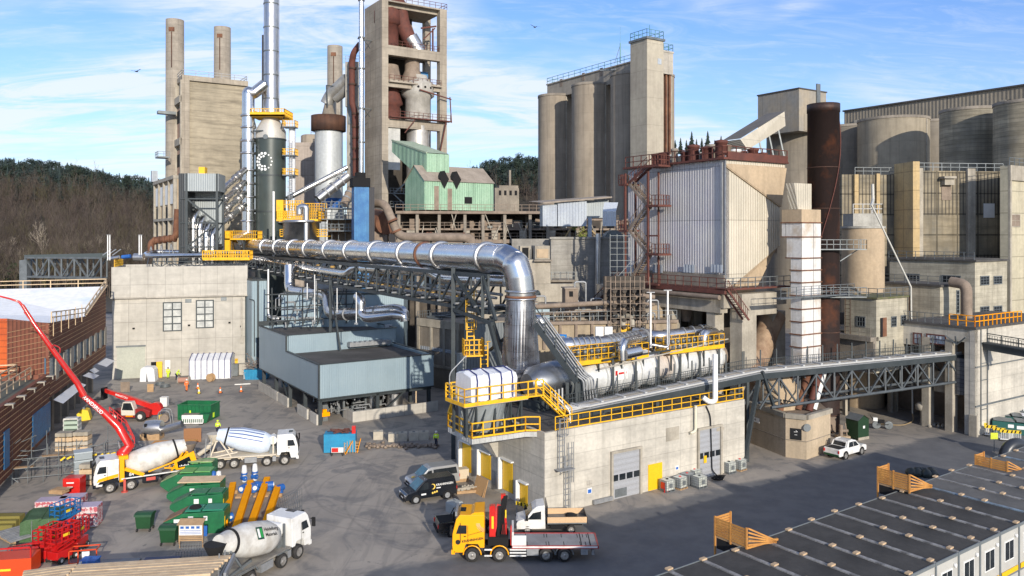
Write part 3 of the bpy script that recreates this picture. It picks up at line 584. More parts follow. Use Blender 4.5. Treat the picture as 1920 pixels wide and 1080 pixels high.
t=T('blue_casing','blue corrugated casing with black top standing under the slim stack','casing',P(664,450,138).to_tuple()[:2]+(0,),R(20));b=MB();xr=t.x(692);zt=t.z(0,0,350);b.box(0,xr,0,3,14,zt);t.part('casing',b,M('casing_blue',(.02,.13,.33),(.05,.20,.40),.5,.5,corr=.35,streak=.4));b=MB();b.box(-.3,xr+.2,-.2,3.2,zt,zt+1.6);b.cyl((xr*.5,1.5,zt+1.6),(xr*.5,1.5,zt+2.6),xr*.36,14);t.part('top_collar',b,BLACK)
b=MB();b.box(xr+.02,xr+1.0,.2,3,14,zt);t.part('dark_side',b,M('panel_charcoal',(.03,.03,.035),None,1,.6,corr=.35))
#   open preheater tower
DKSHADE=M('dark_shade_wall',(.055,.047,.04),(.12,.10,.08),.35,.95,streak=.4,lo=.45,hi=.7)  # very dark wall colour that paints in the shade of deep bays
P0=P(716,0,176);t=T('preheater_tower','tall open concrete tower with cyclones and pipes showing in its bays','tower',(P0.x,176,0),TH)
xr=t.x(838);yl=t.y(684);xa=t.x(728);xb=t.x(825);Z=lambda py,x=0:t.z(x,0,py);zt=Z(-3);DP=yl
b=MB();b.box(-.02,0.7,.02,DP,0,zt-.02);b.box(0,xa,0,1.6,0,zt);b.box(xb,xr,0,1.6,0,zt-.01);b.box(xb+.3,xr-.01,DP-1.6,DP,0,zt);b.box(0,xa,DP-1.6,DP-.02,0,zt-.03)
t.part('wall',b,CONCT)
zb=[(Z(2,xa),99),(Z(84,xa),Z(102,xa)),(Z(148,xa),Z(162,xa)),(Z(222,xa),Z(238,xa)),(Z(300,xa),Z(306,xa))]
b=MB();b.box(xa,xb,.01,1.4,zb[0][0],zt-.02);b.box(.5,xb+.4,1.4,DP-.05,zt-1.2,zt-.05)
for hi_,lo_ in[(zb[1][0],zb[1][1]),(zb[2][0],zb[2][1]),(zb[3][0],zb[3][1])]:b.box(xa,xb,.01,1.4,lo_,hi_);b.box(.6,xb+.3,1.4,DP-.05,hi_-.8,hi_-.03)
b.box(xa,xb+.2,.3,DP-.2,26,27);b.box(xa+.1,xa+.3,1.7,DP-1,0,28);t.part('floor_slab',b,CONCT)
def lz(k):return zb[k][0]
b=MB();b.rail([(xa+.1,.4,zb[1][0]),(xb-.1,.4,zb[1][0])],1.3,1.2,.04);b.rail([(xa,-.6,zb[2][0]-.4),(xb,-.6,zb[2][0]-.4)],1.3,1.2,.04);b.rail([(xa,-1.2,lz(3)+.4),(xr+.3,-1.2,lz(3)+.4)],1.3,1.2,.04);b.rail([(0,0,zt),(xr,0,zt),(xr,DP,zt)],1.3,1.5,.04);t.part('railing',b,RUSTR)
b=MB();b.box(xa,xb+.2,-.8,.0,zb[2][0]-.7,zb[2][0]-.4);t.part('balcony_slab',b,CONCT)
b=MB();b.box(xa,xr+.5,-1.6,.0,lz(3)+.2,lz(3)+.4);b.beam((xr-1,-1.4,lz(3)),(xr-3.5,-.2,lz(3)-14),.25);b.beam((xa+6,-1.4,lz(3)),(xa+4,-.2,lz(3)-3),.2);b.beam((xb-6,-1.4,lz(3)+7),(xr+.4,-1.4,lz(3)+5.5),.25);b.beam((xr+.4,-1.5,lz(3)),(xr,-1.5,lz(3)+6),.2);t.part('rusty_balcony',b,RUSTR)
wb=xb-xa;cy=DP*.42
b=MB();b.lathe([(2.6,lz(1)),(2.6,lz(1)+5.5),(3.2,lz(1)+5.6),(3.2,lz(1)+8.5),(1.5,lz(1)+11)],(xa+1.6,cy,0),24);t.part('brown_cyclone',b,RUSTR)
b=MB();z=lz(1);b.tube(fil([(xa+wb*.20,cy,z+9),(xa+wb*.32,cy-1,z+11),(xa+wb*.38,cy-1,z+5),(xa+wb*.62,cy-2,z+.3)],3),1.75,16);t.part('brown_elbow_duct',b,RUSTR)
b=MB();b.cyl((xa+wb*.5,cy-1.6,z+3.1),(xa+wb*.66,cy-2.1,z-.3),1.85,16);t.part('silver_duct_end',b,STEEL2)
b=MB();b.lathe([(2.4,z),(2.6,z+5),(1.9,z+7)],(xa+wb*.55,cy+3,0),20);t.part('ochre_vessel',b,M('ochre_lagging',(.35,.24,.12),(.22,.14,.08),1.2,.9,streak=.6))
b=MB();b.box(xa+wb*.1,xa+wb*.74,DP-2,DP-1.4,z,zt-1.2);t.part('rear_wall',b,DKSHADE)
b=MB();b.beam((xa+wb*.7,2,z+5.5),(xb,2,z+6.5),.35);b.beam((xa+wb*.75,2,z+3),(xb-.3,2,z+6),.25);b.beam((xb-.6,2.5,z),(xb-.6,2.5,z+6),.3);t.part('steel_bracing',b,RUSTR)
z=lz(2);b=MB();b.lathe([(3.0,z),(2.2,z+4)],(xa+2.0,cy,0),20);b.lathe([(3.0,z),(1.8,z+3.2),(1.7,z+9)],(xa+wb*.57,cy-1,0),20);t.part('dusty_hopper',b,DUST)
b=MB();b.box(xa+wb*.78,xb,cy+2,cy+2.3,z,z+4);t.part('blue_tarp',b,M('tarp_blue',(.05,.2,.42),None,1,.6,bump=.6))
b=MB();b.box(xa+.1,xa+wb*.8,DP-1.9,DP-1.5,z,lz(1)-1);t.part('shade_screen',b,DKSHADE);b=MB();b.box(xa+.1,xa+wb*.86,DP-1.9,DP-1.5,lz(3),lz(2)-1);t.part('shade_screen',b,DKSHADE)  # dark screens stand in for the shade inside the bays
z=lz(3);b=MB();b.lathe([(2.4,z),(2.4,z+3.5),(3.1,z+4),(2.0,z+7.5),(2.0,z+10)],(xa+2.2,cy,0),20);t.part('brown_hopper',b,RUSTR)
b=MB();c=(xa+wb*.66,cy-1.4,0);b.lathe([(3.0,z),(3.0,z+5.5),(3.9,z+6.2),(3.9,z+9),(2.6,z+9.8),(2.2,z+11)],c,28);t.part('white_vessel',b,M('vessel_dusty_white',(.46,.44,.40),(.34,.32,.28),.6,.7,streak=.5))
for k in range(5):a=-2.4+k*.42;b=MB();b.cyl((c[0]+3.7*cos(a),c[1]+3.7*sin(a),z+7.8),(c[0]+3.97*cos(a),c[1]+3.97*sin(a),z+7.8),.28,10);t.part('port',b,BLACK)
z=27;b=MB();b.lathe([(2.7,z),(2.7,lz(3)-.9)],(xa+wb*.66,cy-1.5,0),24);t.part('riser_vessel',b,M('vessel_aluminium',(.55,.53,.50),(.42,.40,.37),.6,.5,.5,streak=.5));b=MB();b.box(xa+.05,xa+wb*.24,.5,.8,lz(3)-11.5,lz(3)-1);t.part('white_screen',b,M('sheet_dull',(.50,.50,.47),(.42,.42,.40),.5,.8,streak=.3))
b=MB();b.box(xa+wb*.2,xa+wb*.82,DP-2,DP-1.5,26,lz(3)-1);t.part('dark_backing',b,DKSHADE)
t2=T('steel_stair','dark steel stair landing in the lower bay of the open tower','stairs',t.w(xa+1,-1)+(20,),TH);b=MB()
for k in range(4):b.box(-1,4,0,1.5,4+k*3,4.15+k*3);b.rail([(-1,0,4.15+k*3),(4,0,4.15+k*3)],1.1,.8,.04);b.beam((0 if k%2 else 3.5,.5,4+k*3),(3.5 if k%2 else 0,.5,7+k*3),.25)
t2.part('landing',b,GREYST)
#   green sheds
P0=P(796,392,150);t=T('green_gallery','pale green corrugated shed with dusty pitched roof and black gablets','shed',(P0.x,150,0),TH)
x1=t.x(925);z0=t.z(0,0,393);ze=t.z(0,0,338);zr=t.z(0,0,313)
yl=t.y(759);b=MB();b.box(0,x1,0,yl*.98,z0,ze);b.prof([(0,ze),(0.01,ze),(x1,ze),(x1,ze+.01)],0,.1)
b.add([(0,0,ze),(0,yl,ze),(0,yl*.5,zr+.6)],[(0,2,1)]);b.add([(x1,0,ze),(x1,yl,ze),(x1,yl*.5,zr+.6)],[(0,1,2)]);t.part('wall',b,CORRG)
b=MB();b.add([(-.2,-.3,ze-.1),(x1+.2,-.3,ze-.1),(x1+.2,yl*.5,zr+.7),(-.2,yl*.5,zr+.7),(-.2,yl+.3,ze-.1),(x1+.2,yl+.3,ze-.1)],[(0,1,2,3),(3,2,5,4)]);t.part('roof',b,ROOFM)
for px in(832,855):
 x=t.x(px);b=MB();w2=1.0;zc=(ze+.4);b.add([(x-w2,-.35,zc),(x,-.35,zc-1.9),(x+w2,-.35,zc),(x,-.35,zc+1.6)],[(0,1,2,3)]);b.add([(x-w2,-.35,zc),(x-w2,1,zc),(x,1.6,zc+1.6),(x,-.35,zc+1.6),(x+w2,-.35,zc),(x+w2,1,zc)],[(0,3,2,1),(3,4,5,2)]);t.part('gablet',b,BLACK)
b=MB();b.box(t.x(871),t.x(885),-.06,.02,t.z(0,0,380),t.z(0,0,367));t.part('opening',b,BLACK)
b=MB();x=t.x(814);b.box(x,x+1,-.05,.02,z0,t.z(0,0,348));x=t.x(839);b.box(x,x+1.0,-.05,.02,z0,t.z(0,0,352));t.part('dirty_bay',b,DUST)
P0=P(733,272,158);t=T('green_inclined_gallery','steep pale green conveyor gallery climbing toward the open tower','conveyor',(0,0,0));b=MB()
A=P(735,285,166);B=P(800,345,153);ww=V((cos(TH)*5,sin(TH)*5,0));hh=V((0,0,3.4));hl=V((0,0,6))
b.add([A,B,B+hl,A+hh*.7,A+ww,B+ww,B+ww+hl,A+ww+hh*.7],[(0,1,2,3),(5,4,7,6),(1,5,6,2),(4,0,3,7)]);t.part('casing',b,CORRG)
b=MB();e=V((0,0,.12));b.add([A+hh*.7+e,B+hl+e,B+hl+ww+e,A+hh*.7+ww+e],[(0,1,2,3)]);b.beam(A+hh*.7+e,B+hl+e,.3);t.part('roof',b,M('roof_green_dusty',(.36,.44,.32),(.30,.36,.27),.5,.8))
P0=P(928,385,190);t=T('concrete_store','small concrete building with row of round-headed vents right of the green shed','building',(P0.x,190,0),R(10));b=MB();xr=t.x(973);b.box(0,xr,0,6,0,t.z(0,0,352));b.box(xr*.2,xr,.8,5,t.z(0,0,352),t.z(0,0,347));t.part('wall',b,CONCD)
for k in range(4):b=MB();x=xr*(.16+k*.22);b.box(x,x+.6,-.05,.1,t.z(0,0,366),t.z(0,0,357));t.part('vent',b,BLACK)
b=MB();b.box(xr*.62,xr*.7,1,2,t.z(0,0,350),t.z(0,0,318));t.part('chimney',b,CONCD)
#   silos in the middle
def silo(px0,px1,pyt,Y,lb,grp,mt=CONCS,cap=CONCD):
 X=((px0+px1)/2-CX)/F*Y;r=(px1-px0)/2/F*Y;h=H-(pyt-HY)*Y/F;t=T('silo',lb,'silo',(X,Y,0),.3,grp)
 b=MB();b.lathe([(r,0),(r,h-.6)],n=48);t.part('shell',b,mt);b=MB();b.lathe([(r+.12,h-.6),(r+.12,h),(r-.3,h),(.1,h+.02)],n=48);t.part('rim',b,cap)
 b=MB();a=-1.25;b.beam(((r+.05)*cos(a),(r+.05)*sin(a),0),((r+.05)*cos(a),(r+.05)*sin(a),h-.7),.28);t.part('joint_strip',b,PIER);return t,r,h
gs='round concrete silos under the long gallery'
silo(1009,1073,180,213,'leftmost and lowest-looking of the three round concrete silos',gs)
silo(1072,1147,160,199,'middle of the three round concrete silos',gs)
silo(1145,1219,140,186,'round concrete silo right beside the square tower',gs)
silo(1060,1130,172,222,'rear silo glimpsed in the dark gap between left and middle silos',gs)
silo(1215,1264,142,196,'round silo behind the square tower, showing at its right edge',gs)
A=P(1026,158,216);t=T('silo_gallery','long concrete conveyor gallery running along the tops of the round silos','gallery',(A.x,A.y,0),R(-57));zt=A.z
ln=t.x(1183);zb2=t.z(0,0,180);b=MB();b.box(0,ln,0,7,zb2-1,zt-.3);b.box(-.2,ln,-.25,7.2,zt-.3,zt);t.part('wall',b,M('concrete_gallery',(.37,.33,.27),(.29,.26,.22),.12,.9,streak=.55,brick=(7,30,.06,.3)))
b=MB();b.rail([(0,7,zt),(0,0,zt),(ln,0,zt)],1.6,2.4,.05);t.part('railing',b,M('rail_teal',(.10,.25,.28),None,1,.6));b=MB();b.cyl((-4,1,zb2-.6),(-1,1,zb2-.6),.1,6);b.rail([(-5,1,zb2-1),(-.3,-.4,zb2-1)],1.3,1.2,.05);t.part('end_railing',b,GREYST)
b=MB();x=t.x(1150);b.beam((x-2,-2.5,zt-1),(x+1,0,zt-1),.35);b.beam((x,0,zt-1),(x,-.3,zt-7),.25);t.part('hoist_arm',b,GREYST)
for f_ in(.17,.45,.66):b=MB();x=ln*f_;b.box(x,x+1.1,-.06,.1,zb2+1.6,zb2+3.6);t.part('window',b,DUST)
t=T('antenna_mast','slim teal guyed antenna mast on the silo gallery','mast',P(1163,118,187).to_tuple());b=MB();hh=68/F*187;b.beam((0,0,0),(0,0,hh*.55),.28);b.beam((0,0,hh*.55),(0,0,hh),.1);t.part('mast',b,M('rail_teal',(.10,.25,.28)));b=MB()
for a in(0,2.1,4.2):b.beam((0,0,hh*.5),(2.6*cos(a),1.5*sin(a),0),.04)
t.part('guy_wire',b,GREYST)
P0=P(1213,68,172);t=T('lift_tower','tall square concrete lift tower with railed roof beside the round silos','tower',(P0.x,172,0),TH);zt=P0.z
x1=t.x(1244);x2=t.x(1264);yl=t.y(1182);b=MB();b.box(0,x1,0,yl,0,zt-.5);t.part('wall',b,M('concrete_lift',(.44,.40,.32),(.36,.32,.26),.1,.9,streak=.3,brick=(40,6,.06,.2)))
b=MB();b.box(-.3,x1+.3,-.3,yl+.3,zt-.5,zt);t.part('roof_slab',b,GREYST);b=MB();zs2=t.z(x2,0,100);b.box(x1+.02,x2,.3,yl,t.z(x2,0,140),zs2);b.box(x1+.02,x2+.15,.2,yl,zs2,zs2+.4);t.part('side_head',b,CONC)
b=MB();b.rail([(0,yl,zt),(0,0,zt),(x1,0,zt),(x1,yl,zt)],1.7,1.4,.05,closed=True);b.rail([(x1+.5,.4,zs2+.4),(x2,.4,zs2+.4),(x2,yl,zs2+.4)],1.6,1.4,.05);b.beam((x1*.35,1,zt),(x1*.35,1,zt+3),.1);t.part('railing',b,M('rail_teal',(.1,.25,.28)))
b=MB();b.box(t.x(1233),t.x(1240),-.06,.05,t.z(0,0,117),t.z(0,0,106));t.part('window',b,CORRB)
b=MB()
for k in range(3):x=x1+.5+k*1.1;b.beam((x,.9+.0*k,20),(x,.9,t.z(x2,0,140)),.45)
t.part('downpipe',b,RUSTB);b=MB();b.box(x1+.01,x2-.3,1.3,yl,0,t.z(x2,0,140));t.part('recess',b,CONCD)
#   silos on the right
gr='wide concrete silos at the right edge'
silo(1440,1560,245,205,'wide silo behind the sloping gallery, left of the rusty stack',gr,M('concrete_silo_grey',(.28,.245,.195),(.21,.185,.15),.08,.9,streak=.5,brick=(60,5,.05,.15)))
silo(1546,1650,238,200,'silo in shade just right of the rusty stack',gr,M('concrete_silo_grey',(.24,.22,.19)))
silo(1613,1736,224,185,'wide smooth brown-grey silo right of the rusty stack',gr,M('concrete_silo_wide',(.38,.325,.24),(.30,.26,.195),.08,.9,streak=.5,brick=(60,5,.05,.15)))
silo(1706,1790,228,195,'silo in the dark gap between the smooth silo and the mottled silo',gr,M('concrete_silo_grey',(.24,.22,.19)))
silo(1768,1873,206,164,'mottled cream silo with large bulging repair patch',gr,CONCB)
silo(1871,1985,192,150,'mottled silo rising behind the cream blocky silo at far right',gr,CONCB)
A=P(1583,207,215);t=T('silo_gallery','long brown sheet-clad gallery along the tops of the right-hand silos','gallery',(A.x,A.y,0),R(-57));zt=A.z
ln=t.x(1990);z0=50.5;b=MB();b.box(0,ln,0,8,z0,zt-.4);t.part('wall',b,M('gallery_brown',(.30,.26,.20),(.24,.21,.165),.1,.8,streak=.3,corr=.9,corrd=.5,brick=(14,40,.08,.4)))
b=MB();b.box(-.3,ln,-.4,8.3,zt-.4,zt);t.part('roof',b,ROOFD)
for px in(1603,1665,1876):b=MB();x=t.x(px);b.box(x,x+1.3,-.5,.1,z0+1.2,z0+4.2);t.part('window',b,PIER);b=MB();b.box(x+1.4,x+2.3,-.1,.1,z0,z0+4.2);t.part('opening',b,BLACK)
A=P(1498,164,192);t=T('head_house','boxy grey-brown head house above the silos at the top of the sloping gallery','building',(A.x,A.y,0),TH);zt=A.z;yl=t.y(1421);xr=t.x(1549);b=MB();b.box(0,xr,0,yl,t.z(0,0,245),zt-.3);t.part('wall',b,M('headhouse_sheet',(.34,.29,.22),(.25,.25,.24),.12,.8,streak=.3,brick=(5.5,40,.06,.3)))
b=MB();b.box(-.2,xr+.2,-.2,yl+.2,zt-.3,zt);t.part('roof',b,ROOFD);b=MB();b.box(xr*.18,xr*.75,-.1,.05,t.z(0,0,243),t.z(0,0,213));t.part('panel',b,M('headhouse_panel',(.30,.26,.20),None,1,.8));b=MB();b.box(xr*.62,xr*.75,-.3,0,t.z(0,0,190),zt+1.6);t.part('vent_pipe',b,GREYST)
t=T('inclined_gallery','cream sheet-clad gallery sloping up to the head house','conveyor',(0,0,0));A=P(1388,261,172);B=P(1471,209,184);A2=P(1402,281,172);B2=P(1473,236,184);hh=V((0,0,0));ww=V((-2.9,4.5,0));b=MB()
b.add([A2,B2,B,A],[(0,1,2,3)]);b.add([A2+ww,B2+ww,B2,A2],[(0,1,2,3)]);b.add([A2,A,A+ww,A2+ww],[(0,1,2,3)]);t.part('side',b,CORRY);b=MB();e=V((0,0,.15));b.add([A+e,B+e,B+e+ww,A+e+ww],[(0,1,2,3)]);t.part('roof',b,M('roof_weathered',(.12,.115,.11),(.15,.14,.13),.3,.9))
b=MB()
for k in(.3,.55,.8):q=A2.lerp(B2,k);b.beam(q,q-V((-1.5,0,7)),.3)
t.part('leg',b,GREYST)
base=G(1555,812);t=T('rusty_stack','tall dark rusty steel stack standing on the yard by the dark garage bay','stack',(base.x,base.y+1.8,0));Y=base.y+1.8;r=28.5/F*Y;zt=H-(196-HY)*Y/F
b=MB();b.lathe([(r,0),(r,zt-1),(r+.06,zt-1),(r+.06,zt),(r-.2,zt),(r-.2,zt-2)],n=40);t.part('shaft',b,M('rusty_stack',(.030,.018,.016),(.13,.045,.02),.35,.6,streak=.3,lo=.50,hi=.72,spec=.4))
b=MB()
for k in range(7):z=2+k*5;b.lathe([(r+.03,z),(r+.08,z+.04),(r+.03,z+.1)],n=40)
t.part('seam_ring',b,RUST);b=MB();pts=[]
for i in range(60):a=-2.6+i*.045;pts.append(((r+.08)*cos(a),(r+.08)*sin(a),20+i*.31))
b.tube(pts,.07,5);t.part('helical_strake',b,RUSTR)
b=MB();a0=-.3;x=r+.1;z=t.z(0,0,466);b.box(-r-.4,r+2.2,-r-.9,-r*.3,z-.12,z);b.beam((r,-1,z-.1),(r+1.8,-1.5,z-.1),.1);b.beam((r*.8,-1.3,z-1.5),(r+1.8,-1.3,z-.1),.1);b.rail([(-r-.4,-r-.9,z),(r+2.2,-r-.9,z),(r+2.2,-r*.3,z)],1.1,.8,.03);z=t.z(0,0,553);b.box(-r-.4,r+2.3,-r-.7,-r*.2,z-.15,z);b.rail([(-r-.4,-r-.7,z),(r+2.3,-r-.7,z)],1.1,1,.03);t.part('gallery_platform',b,GREYST)
b=MB();b.box(-.2,.7,-r-.3,-r+.3,.2,2);t.part('access_hatch',b,DUST)
#   white corrugated filter house on piers
P0=P(1360,296,92);t=T('filter_house','large corrugated white filter house raised on concrete piers','building',(P0.x,92,0),TH);zt=P0.z
yl=t.y(1178);yl2=t.y(1172);Z=lambda py:t.z(0,0,py);xr=t.x(1472);zb_=Z(541);zk=t.z(xr,0,390);zl=t.z(xr,0,445)
b=MB();b.box(-.02,.6,0,yl,zb_+1.2,zt-.2);t.part('side_wall',b,CORRW)
b=MB();ztp=Z(312);xe=t.x(1462)
b.add([(0,0,zb_),(t.x(1380),0,zb_+.6),(xe,0,t.z(xe,0,460)),(xe,0,t.z(xe,0,388)),(0,0,ztp)],[(0,1,2,3,4)]);t.part('end_wall',b,CORRY)
b=MB();xt=t.x(1472);xq=t.x(1492);b.box(0,xt,-.02,.5,ztp+.3,zt-.1);t.part('parapet',b,CORRY)
b=MB();b.add([(0,-.25,ztp),(xt,-.25,t.z(xt,0,316)),(xq,-.25+6,t.z(xq,6,386)),(xe,-.25,t.z(xe,0,387))],[(0,3,2,1)]);b.add([(0,-.02,ztp+.35),(xt,-.02,ztp+.35),(xt,-.25,t.z(xt,0,316)),(0,-.25,ztp)],[(0,3,2,1)]);b.beam((0,-.1,ztp),(xe,-.1,t.z(xe,0,387)),.22)
b.add([(xt,-.25,t.z(xt,0,316)),(xt,yl,t.z(xt,0,316)),(xq,yl,t.z(xq,6,386)),(xq,5.7,t.z(xq,6,386))],[(0,3,2,1)]);t.part('sloped_hood',b,BUFF)
b=MB();b.add([(t.x(1380),0,zb_+.6),(xe,0,t.z(xe,0,460)),(xe+.6,6,t.z(xe,0,470)),(t.x(1400),6,zb_-1.5),(t.x(1376),.3,zb_-.5)],[(0,1,2,3,4)]);b.prof([(0,zb_),(xe,t.z(xe,0,460)),(t.x(1420),zb_-.5),(0,zb_-1)],.3,yl*.8);t.part('hopper',b,BUFF)
b=MB();b.box(.5,xe,.4,yl-.1,zb_+4,zt-.3);b.box(xe-.5,xe+.5,.6,yl,t.z(xe,0,455),t.z(xe,0,390));t.part('core',b,DUST)
b=MB();zq=Z(508);b.box(-.25,.0,0,yl,zb_,zb_+1.6);t.part('plinth',b,CONCD)
b=MB();b.beam((-.2,.35,zb_+2),(-.2,.35,zt-.5),.22);b.beam((-.05,-.05,zb_),(-.05,-.05,zt+.3),.14);t.part('corner_pipe',b,GALV)
b=MB();b.box(-.7,xt+.2,-.4,yl+.3,zt-.2,zt+.05);b.rail([(-.5,yl,zt),(-.5,0,zt),(0,-.3,zt),(xt,-.3,zt)],1.4,1.5,.05);b.box(0,xt,-.42,-.3,zt-.2,zt+.7);t.part('roof_deck',b,RUSTR)
for i,(fx,px_,py_,hh,rr,mt)in enumerate([(1,1300,276,3.2,1.0,RUSTR),(1,1325,275,2.6,.9,RUSTR),(2,1318,262,3.2,1.0,CONCD),(1,1245,292,2.5,.9,RUSTR),(1,1230,292,2.4,.8,RUSTR),(2,1246,274,2.2,.8,WHITE),(3,1265,283,3,.6,CONCD),(1,1352,268,3.4,1.0,RUSTR),(1,1392,284,2.4,.8,RUSTR),(1,1412,284,2.6,.9,RUSTR),(1,1430,282,2.2,.8,RUSTR),(2,1363,260,2.6,.9,WHITE),(2,1302,264,2,.7,WHITE),(2,1345,283,2.8,.8,DUST),(1,1373,284,2.2,.7,DUST),(1,1284,290,2.2,.7,RUSTR)]):
 y=min(yl-1,max(1.2,t.y(px_,2.0)))if px_<1360 else 3+i%3;x=2.0 if px_<1360 else t.x(px_,y);b=MB();z0=zt+.05;rr*=.72;hh*=.72;b.lathe([(rr,z0),(rr,z0+hh*.8),(rr*1.15,z0+hh*.82),(rr*1.15,z0+hh*.95),(.2,z0+hh)],(x+(1.6 if fx==2 else 0),y,0),12);t.part('roof_vent',b,mt)
b=MB()
for k in range(3):z=[Z(350),Z(434),Z(476)][k]
b=MB()
for px_ in(1183,1236,1295,1347):y=t.y(px_);b.box(-.32,-.26,y-.9,y+.9,t.z(0,y,511),t.z(0,y,496))
t.part('access_panel',b,CORRB)
b=MB();yl3=t.y(1150,-1.6);b.box(-1.8,-.26,-1.6,yl3,zb_-.1,zb_+.1);b.box(-1.8,xe,-1.6,-.1,zb_-.1,zb_+.08);b.beam((-1.8,-1.6,zb_-.3),(-1.8,yl3,zb_-.3),.4);t.part('walkway',b,RUSTR);b=MB();b.rail([(-1.8,yl3,zb_+.1),(-1.8,-1.6,zb_+.1)],1.2,1.3,.04);t.part('railing',b,RUSTR);b=MB();b.rail([(-1.8,-1.6,zb_+.1),(xe,-1.6,zb_+.1)],1.2,1.3,.04);t.part('railing',b,GREYST)
b=MB();b.cyl((-2.1,-1,zb_-.9),(-2.1,yl3,zb_-.9),.28,8);t.part('base_pipe',b,DUST)
b=MB();zc=zb_-.6
for(x,y)in((-1.2,.5),(-1.2,7.5),(-1.2,15),(-1.2,21),(4.2,9),(9,9)):b.box(x,x+1.5,y,y+1.3,0,zc-.02)
for y in(yl*.75,):b.box(-1,9,y,y+1,0,zc-1)
b.box(-1.4,-.2,-.5,yl,zc-2.2,zc);b.box(-1.4,xe,-1,.2,zc-1.6,zc-.01);t.part('pier',b,PIER)
b=MB();b.box(1,14,13,13.3,0,zc-1.2);b.box(10.5,10.8,2,13,0,zc-2);t.part('back_wall',b,DUST)
b=MB();b.tube([t.l(p)for p in fil([P(1452,590,99),P(1437,622,98),P(1420,672,95),P(1395,720,92)],2)],1.45,20);b.cyl(t.l(P(1431,640,97)),t.l(P(1429,645,96.9)),1.55,20);t.part('tan_duct',b,M('duct_tan',(.46,.33,.22),(.26,.16,.10),.5,.7,.2,streak=.4))
b=MB();x0,x1,x2=t.x(1390,-1.5),t.x(1417,-1.5),t.x(1456,-1.5);b.box(x0,x1,-1.6,.2,0,zc-.02);b.box(x1+.01,x2,-1.5,.0,zc-2.6,zc-.03);b.box(t.x(1446,.5),t.x(1470,.5),.3,1.8,0,zc-2.61);t.part('pier',b,PIER)
b=MB();b.box(x1,t.x(1470),6,6.4,0,zc-1);b.box(-.5,5,10,10.4,0,zc-1);t.part('dark_backing',b,DKSHADE)
b=MB()
for k in range(4):y=3+k*4.5;b.lathe([(1.2,zc-.5),(.5,zc-4)],(1.2,y,0),12)
t.part('discharge_cone',b,DUST)
tr=T('stair_tower','red-brown steel stair tower zigzagging up the white filter house','stairs',t.w(-.4,t.y(1232))+(0,),TH);ya,yb=0.0,t.y(1199)-t.y(1232);yc=yb*.0;levels=[(zb_+.1,0),(Z(478)-.2,1),(Z(432),0),(Z(378),1),(Z(334),0),(zt+.2,1)]
zz=[zb_+.1,Z(478),Z(430),Z(380),Z(333),Z(300)]
b=MB()
for y in(-1.0,yb):b.beam((-2.1,y,zb_),(-2.1,y,zt-1),.24);b.beam((-.3,y,zb_),(-.3,y,zt-1),.2)
tr.part('column',b,RUSTR)
for k in range(5):
 a,c=(yb-.4,-.6)if k%2==0 else(-.6,yb-.4);b=MB()
 for e in(-1.9,-1.0):
  b.beam((e,a,zz[k]),(e,c,zz[k+1]),.12,.35);b.beam((e,a,zz[k]+1.1),(e,c,zz[k+1]+1.1),.06)
  for j in range(7):q=V((e,a,zz[k])).lerp(V((e,c,zz[k+1])),j/6);b.beam(q,q+V((0,0,1.1)),.05)
 for j in range(14):q=V((-1.45,a,zz[k])).lerp(V((-1.45,c,zz[k+1])),(j+.5)/14);b.box(-1.95,-.95,q.y-.14,q.y+.14,q.z-.02,q.z+.04)
 tr.part('stair_flight',b,RUSTR if k>3 else DUST)
 b=MB();y0,y1=(c-2.4,c)if k%2==0 else(c,c+1.6);b.box(-2.2,0,y0,y1,zz[k+1]-.25,zz[k+1]);ye=y0 if k%2==0 else y1;b.rail([(-2.2,(y0+y1)/2,zz[k+1]),(-2.2,ye,zz[k+1]),(-.4,ye,zz[k+1])],1.2,.5,.04);tr.part('landing',b,RUSTR)
 if k%2==0 and k<4:b=MB();b.box(-2.1,-1.8,c-2.2,c,zz[k+1]-4,zz[k+1]-3.8);tr.part('bracket',b,RUSTR)
b=MB();t3=T('steel_stair','red-brown stair dropping from the corner of the filter house walkway','stairs',t.w(-1.6,-1.8)+(0,),TH);b.beam((0,0,zb_),(2.4,-1,zb_-3.5),.2);b.beam((0,.9,zb_),(2.4,-.1,zb_-3.5),.2);b.beam((0,0,zb_+1.1),(2.4,-1,zb_-2.4),.07)
for j in range(12):q=V((0,.45,zb_)).lerp(V((2.4,-.55,zb_-3.5)),j/12);b.box(q.x-.1,q.x+.15,q.y-.45,q.y+.45,q.z,q.z+.05);b.beam(q-V((0,.45,0)),q-V((0,.45,-1.1)),.05)
t3.part('flight',b,RUSTR)
q=P(1503,392,91.3);t=T('segmented_duct','big square white sheet duct in stacked rust-edged segments beside the rusty stack','duct',(q.x,q.y,0),TH);yl=t.y(1466);xr=t.x(1539);x0=t.x(1483,0)
yw=t.y(1475);ys_=[392,417,444,484,507,530,555,580,604,628,652,690]
for i,(a,c)in enumerate(zip(ys_,ys_[1:])):
 b=MB();y1=yl if i<2 else(yl*.75 if i==2 else yw*.72);x1=xr;b.box(0,x1*(1 if i else 1),0,y1,t.z(0,0,c)+.04,t.z(0,0,a)-.02);t.part('segment',b,M('sheet_white_stained',(.66,.65,.63),(.50,.42,.33),.35,.6,streak=.35,brick=(2.2,30,.07,.5),lo=.5,hi=.7)if i else BUFF)
 b=MB();b.box(-.12,x1+.12,-.12,y1+.12,t.z(0,0,c)-.08,t.z(0,0,c)+.05);t.part('joint_flange',b,RUSTB)
b=MB();b.prof([(0,t.z(0,0,392)),(xr*.7,t.z(0,0,392)),(xr*.7,t.z(0,0,343)),(-xr*.2,t.z(0,0,343))],.5,yl*.6);t.part('riser',b,CORRY)
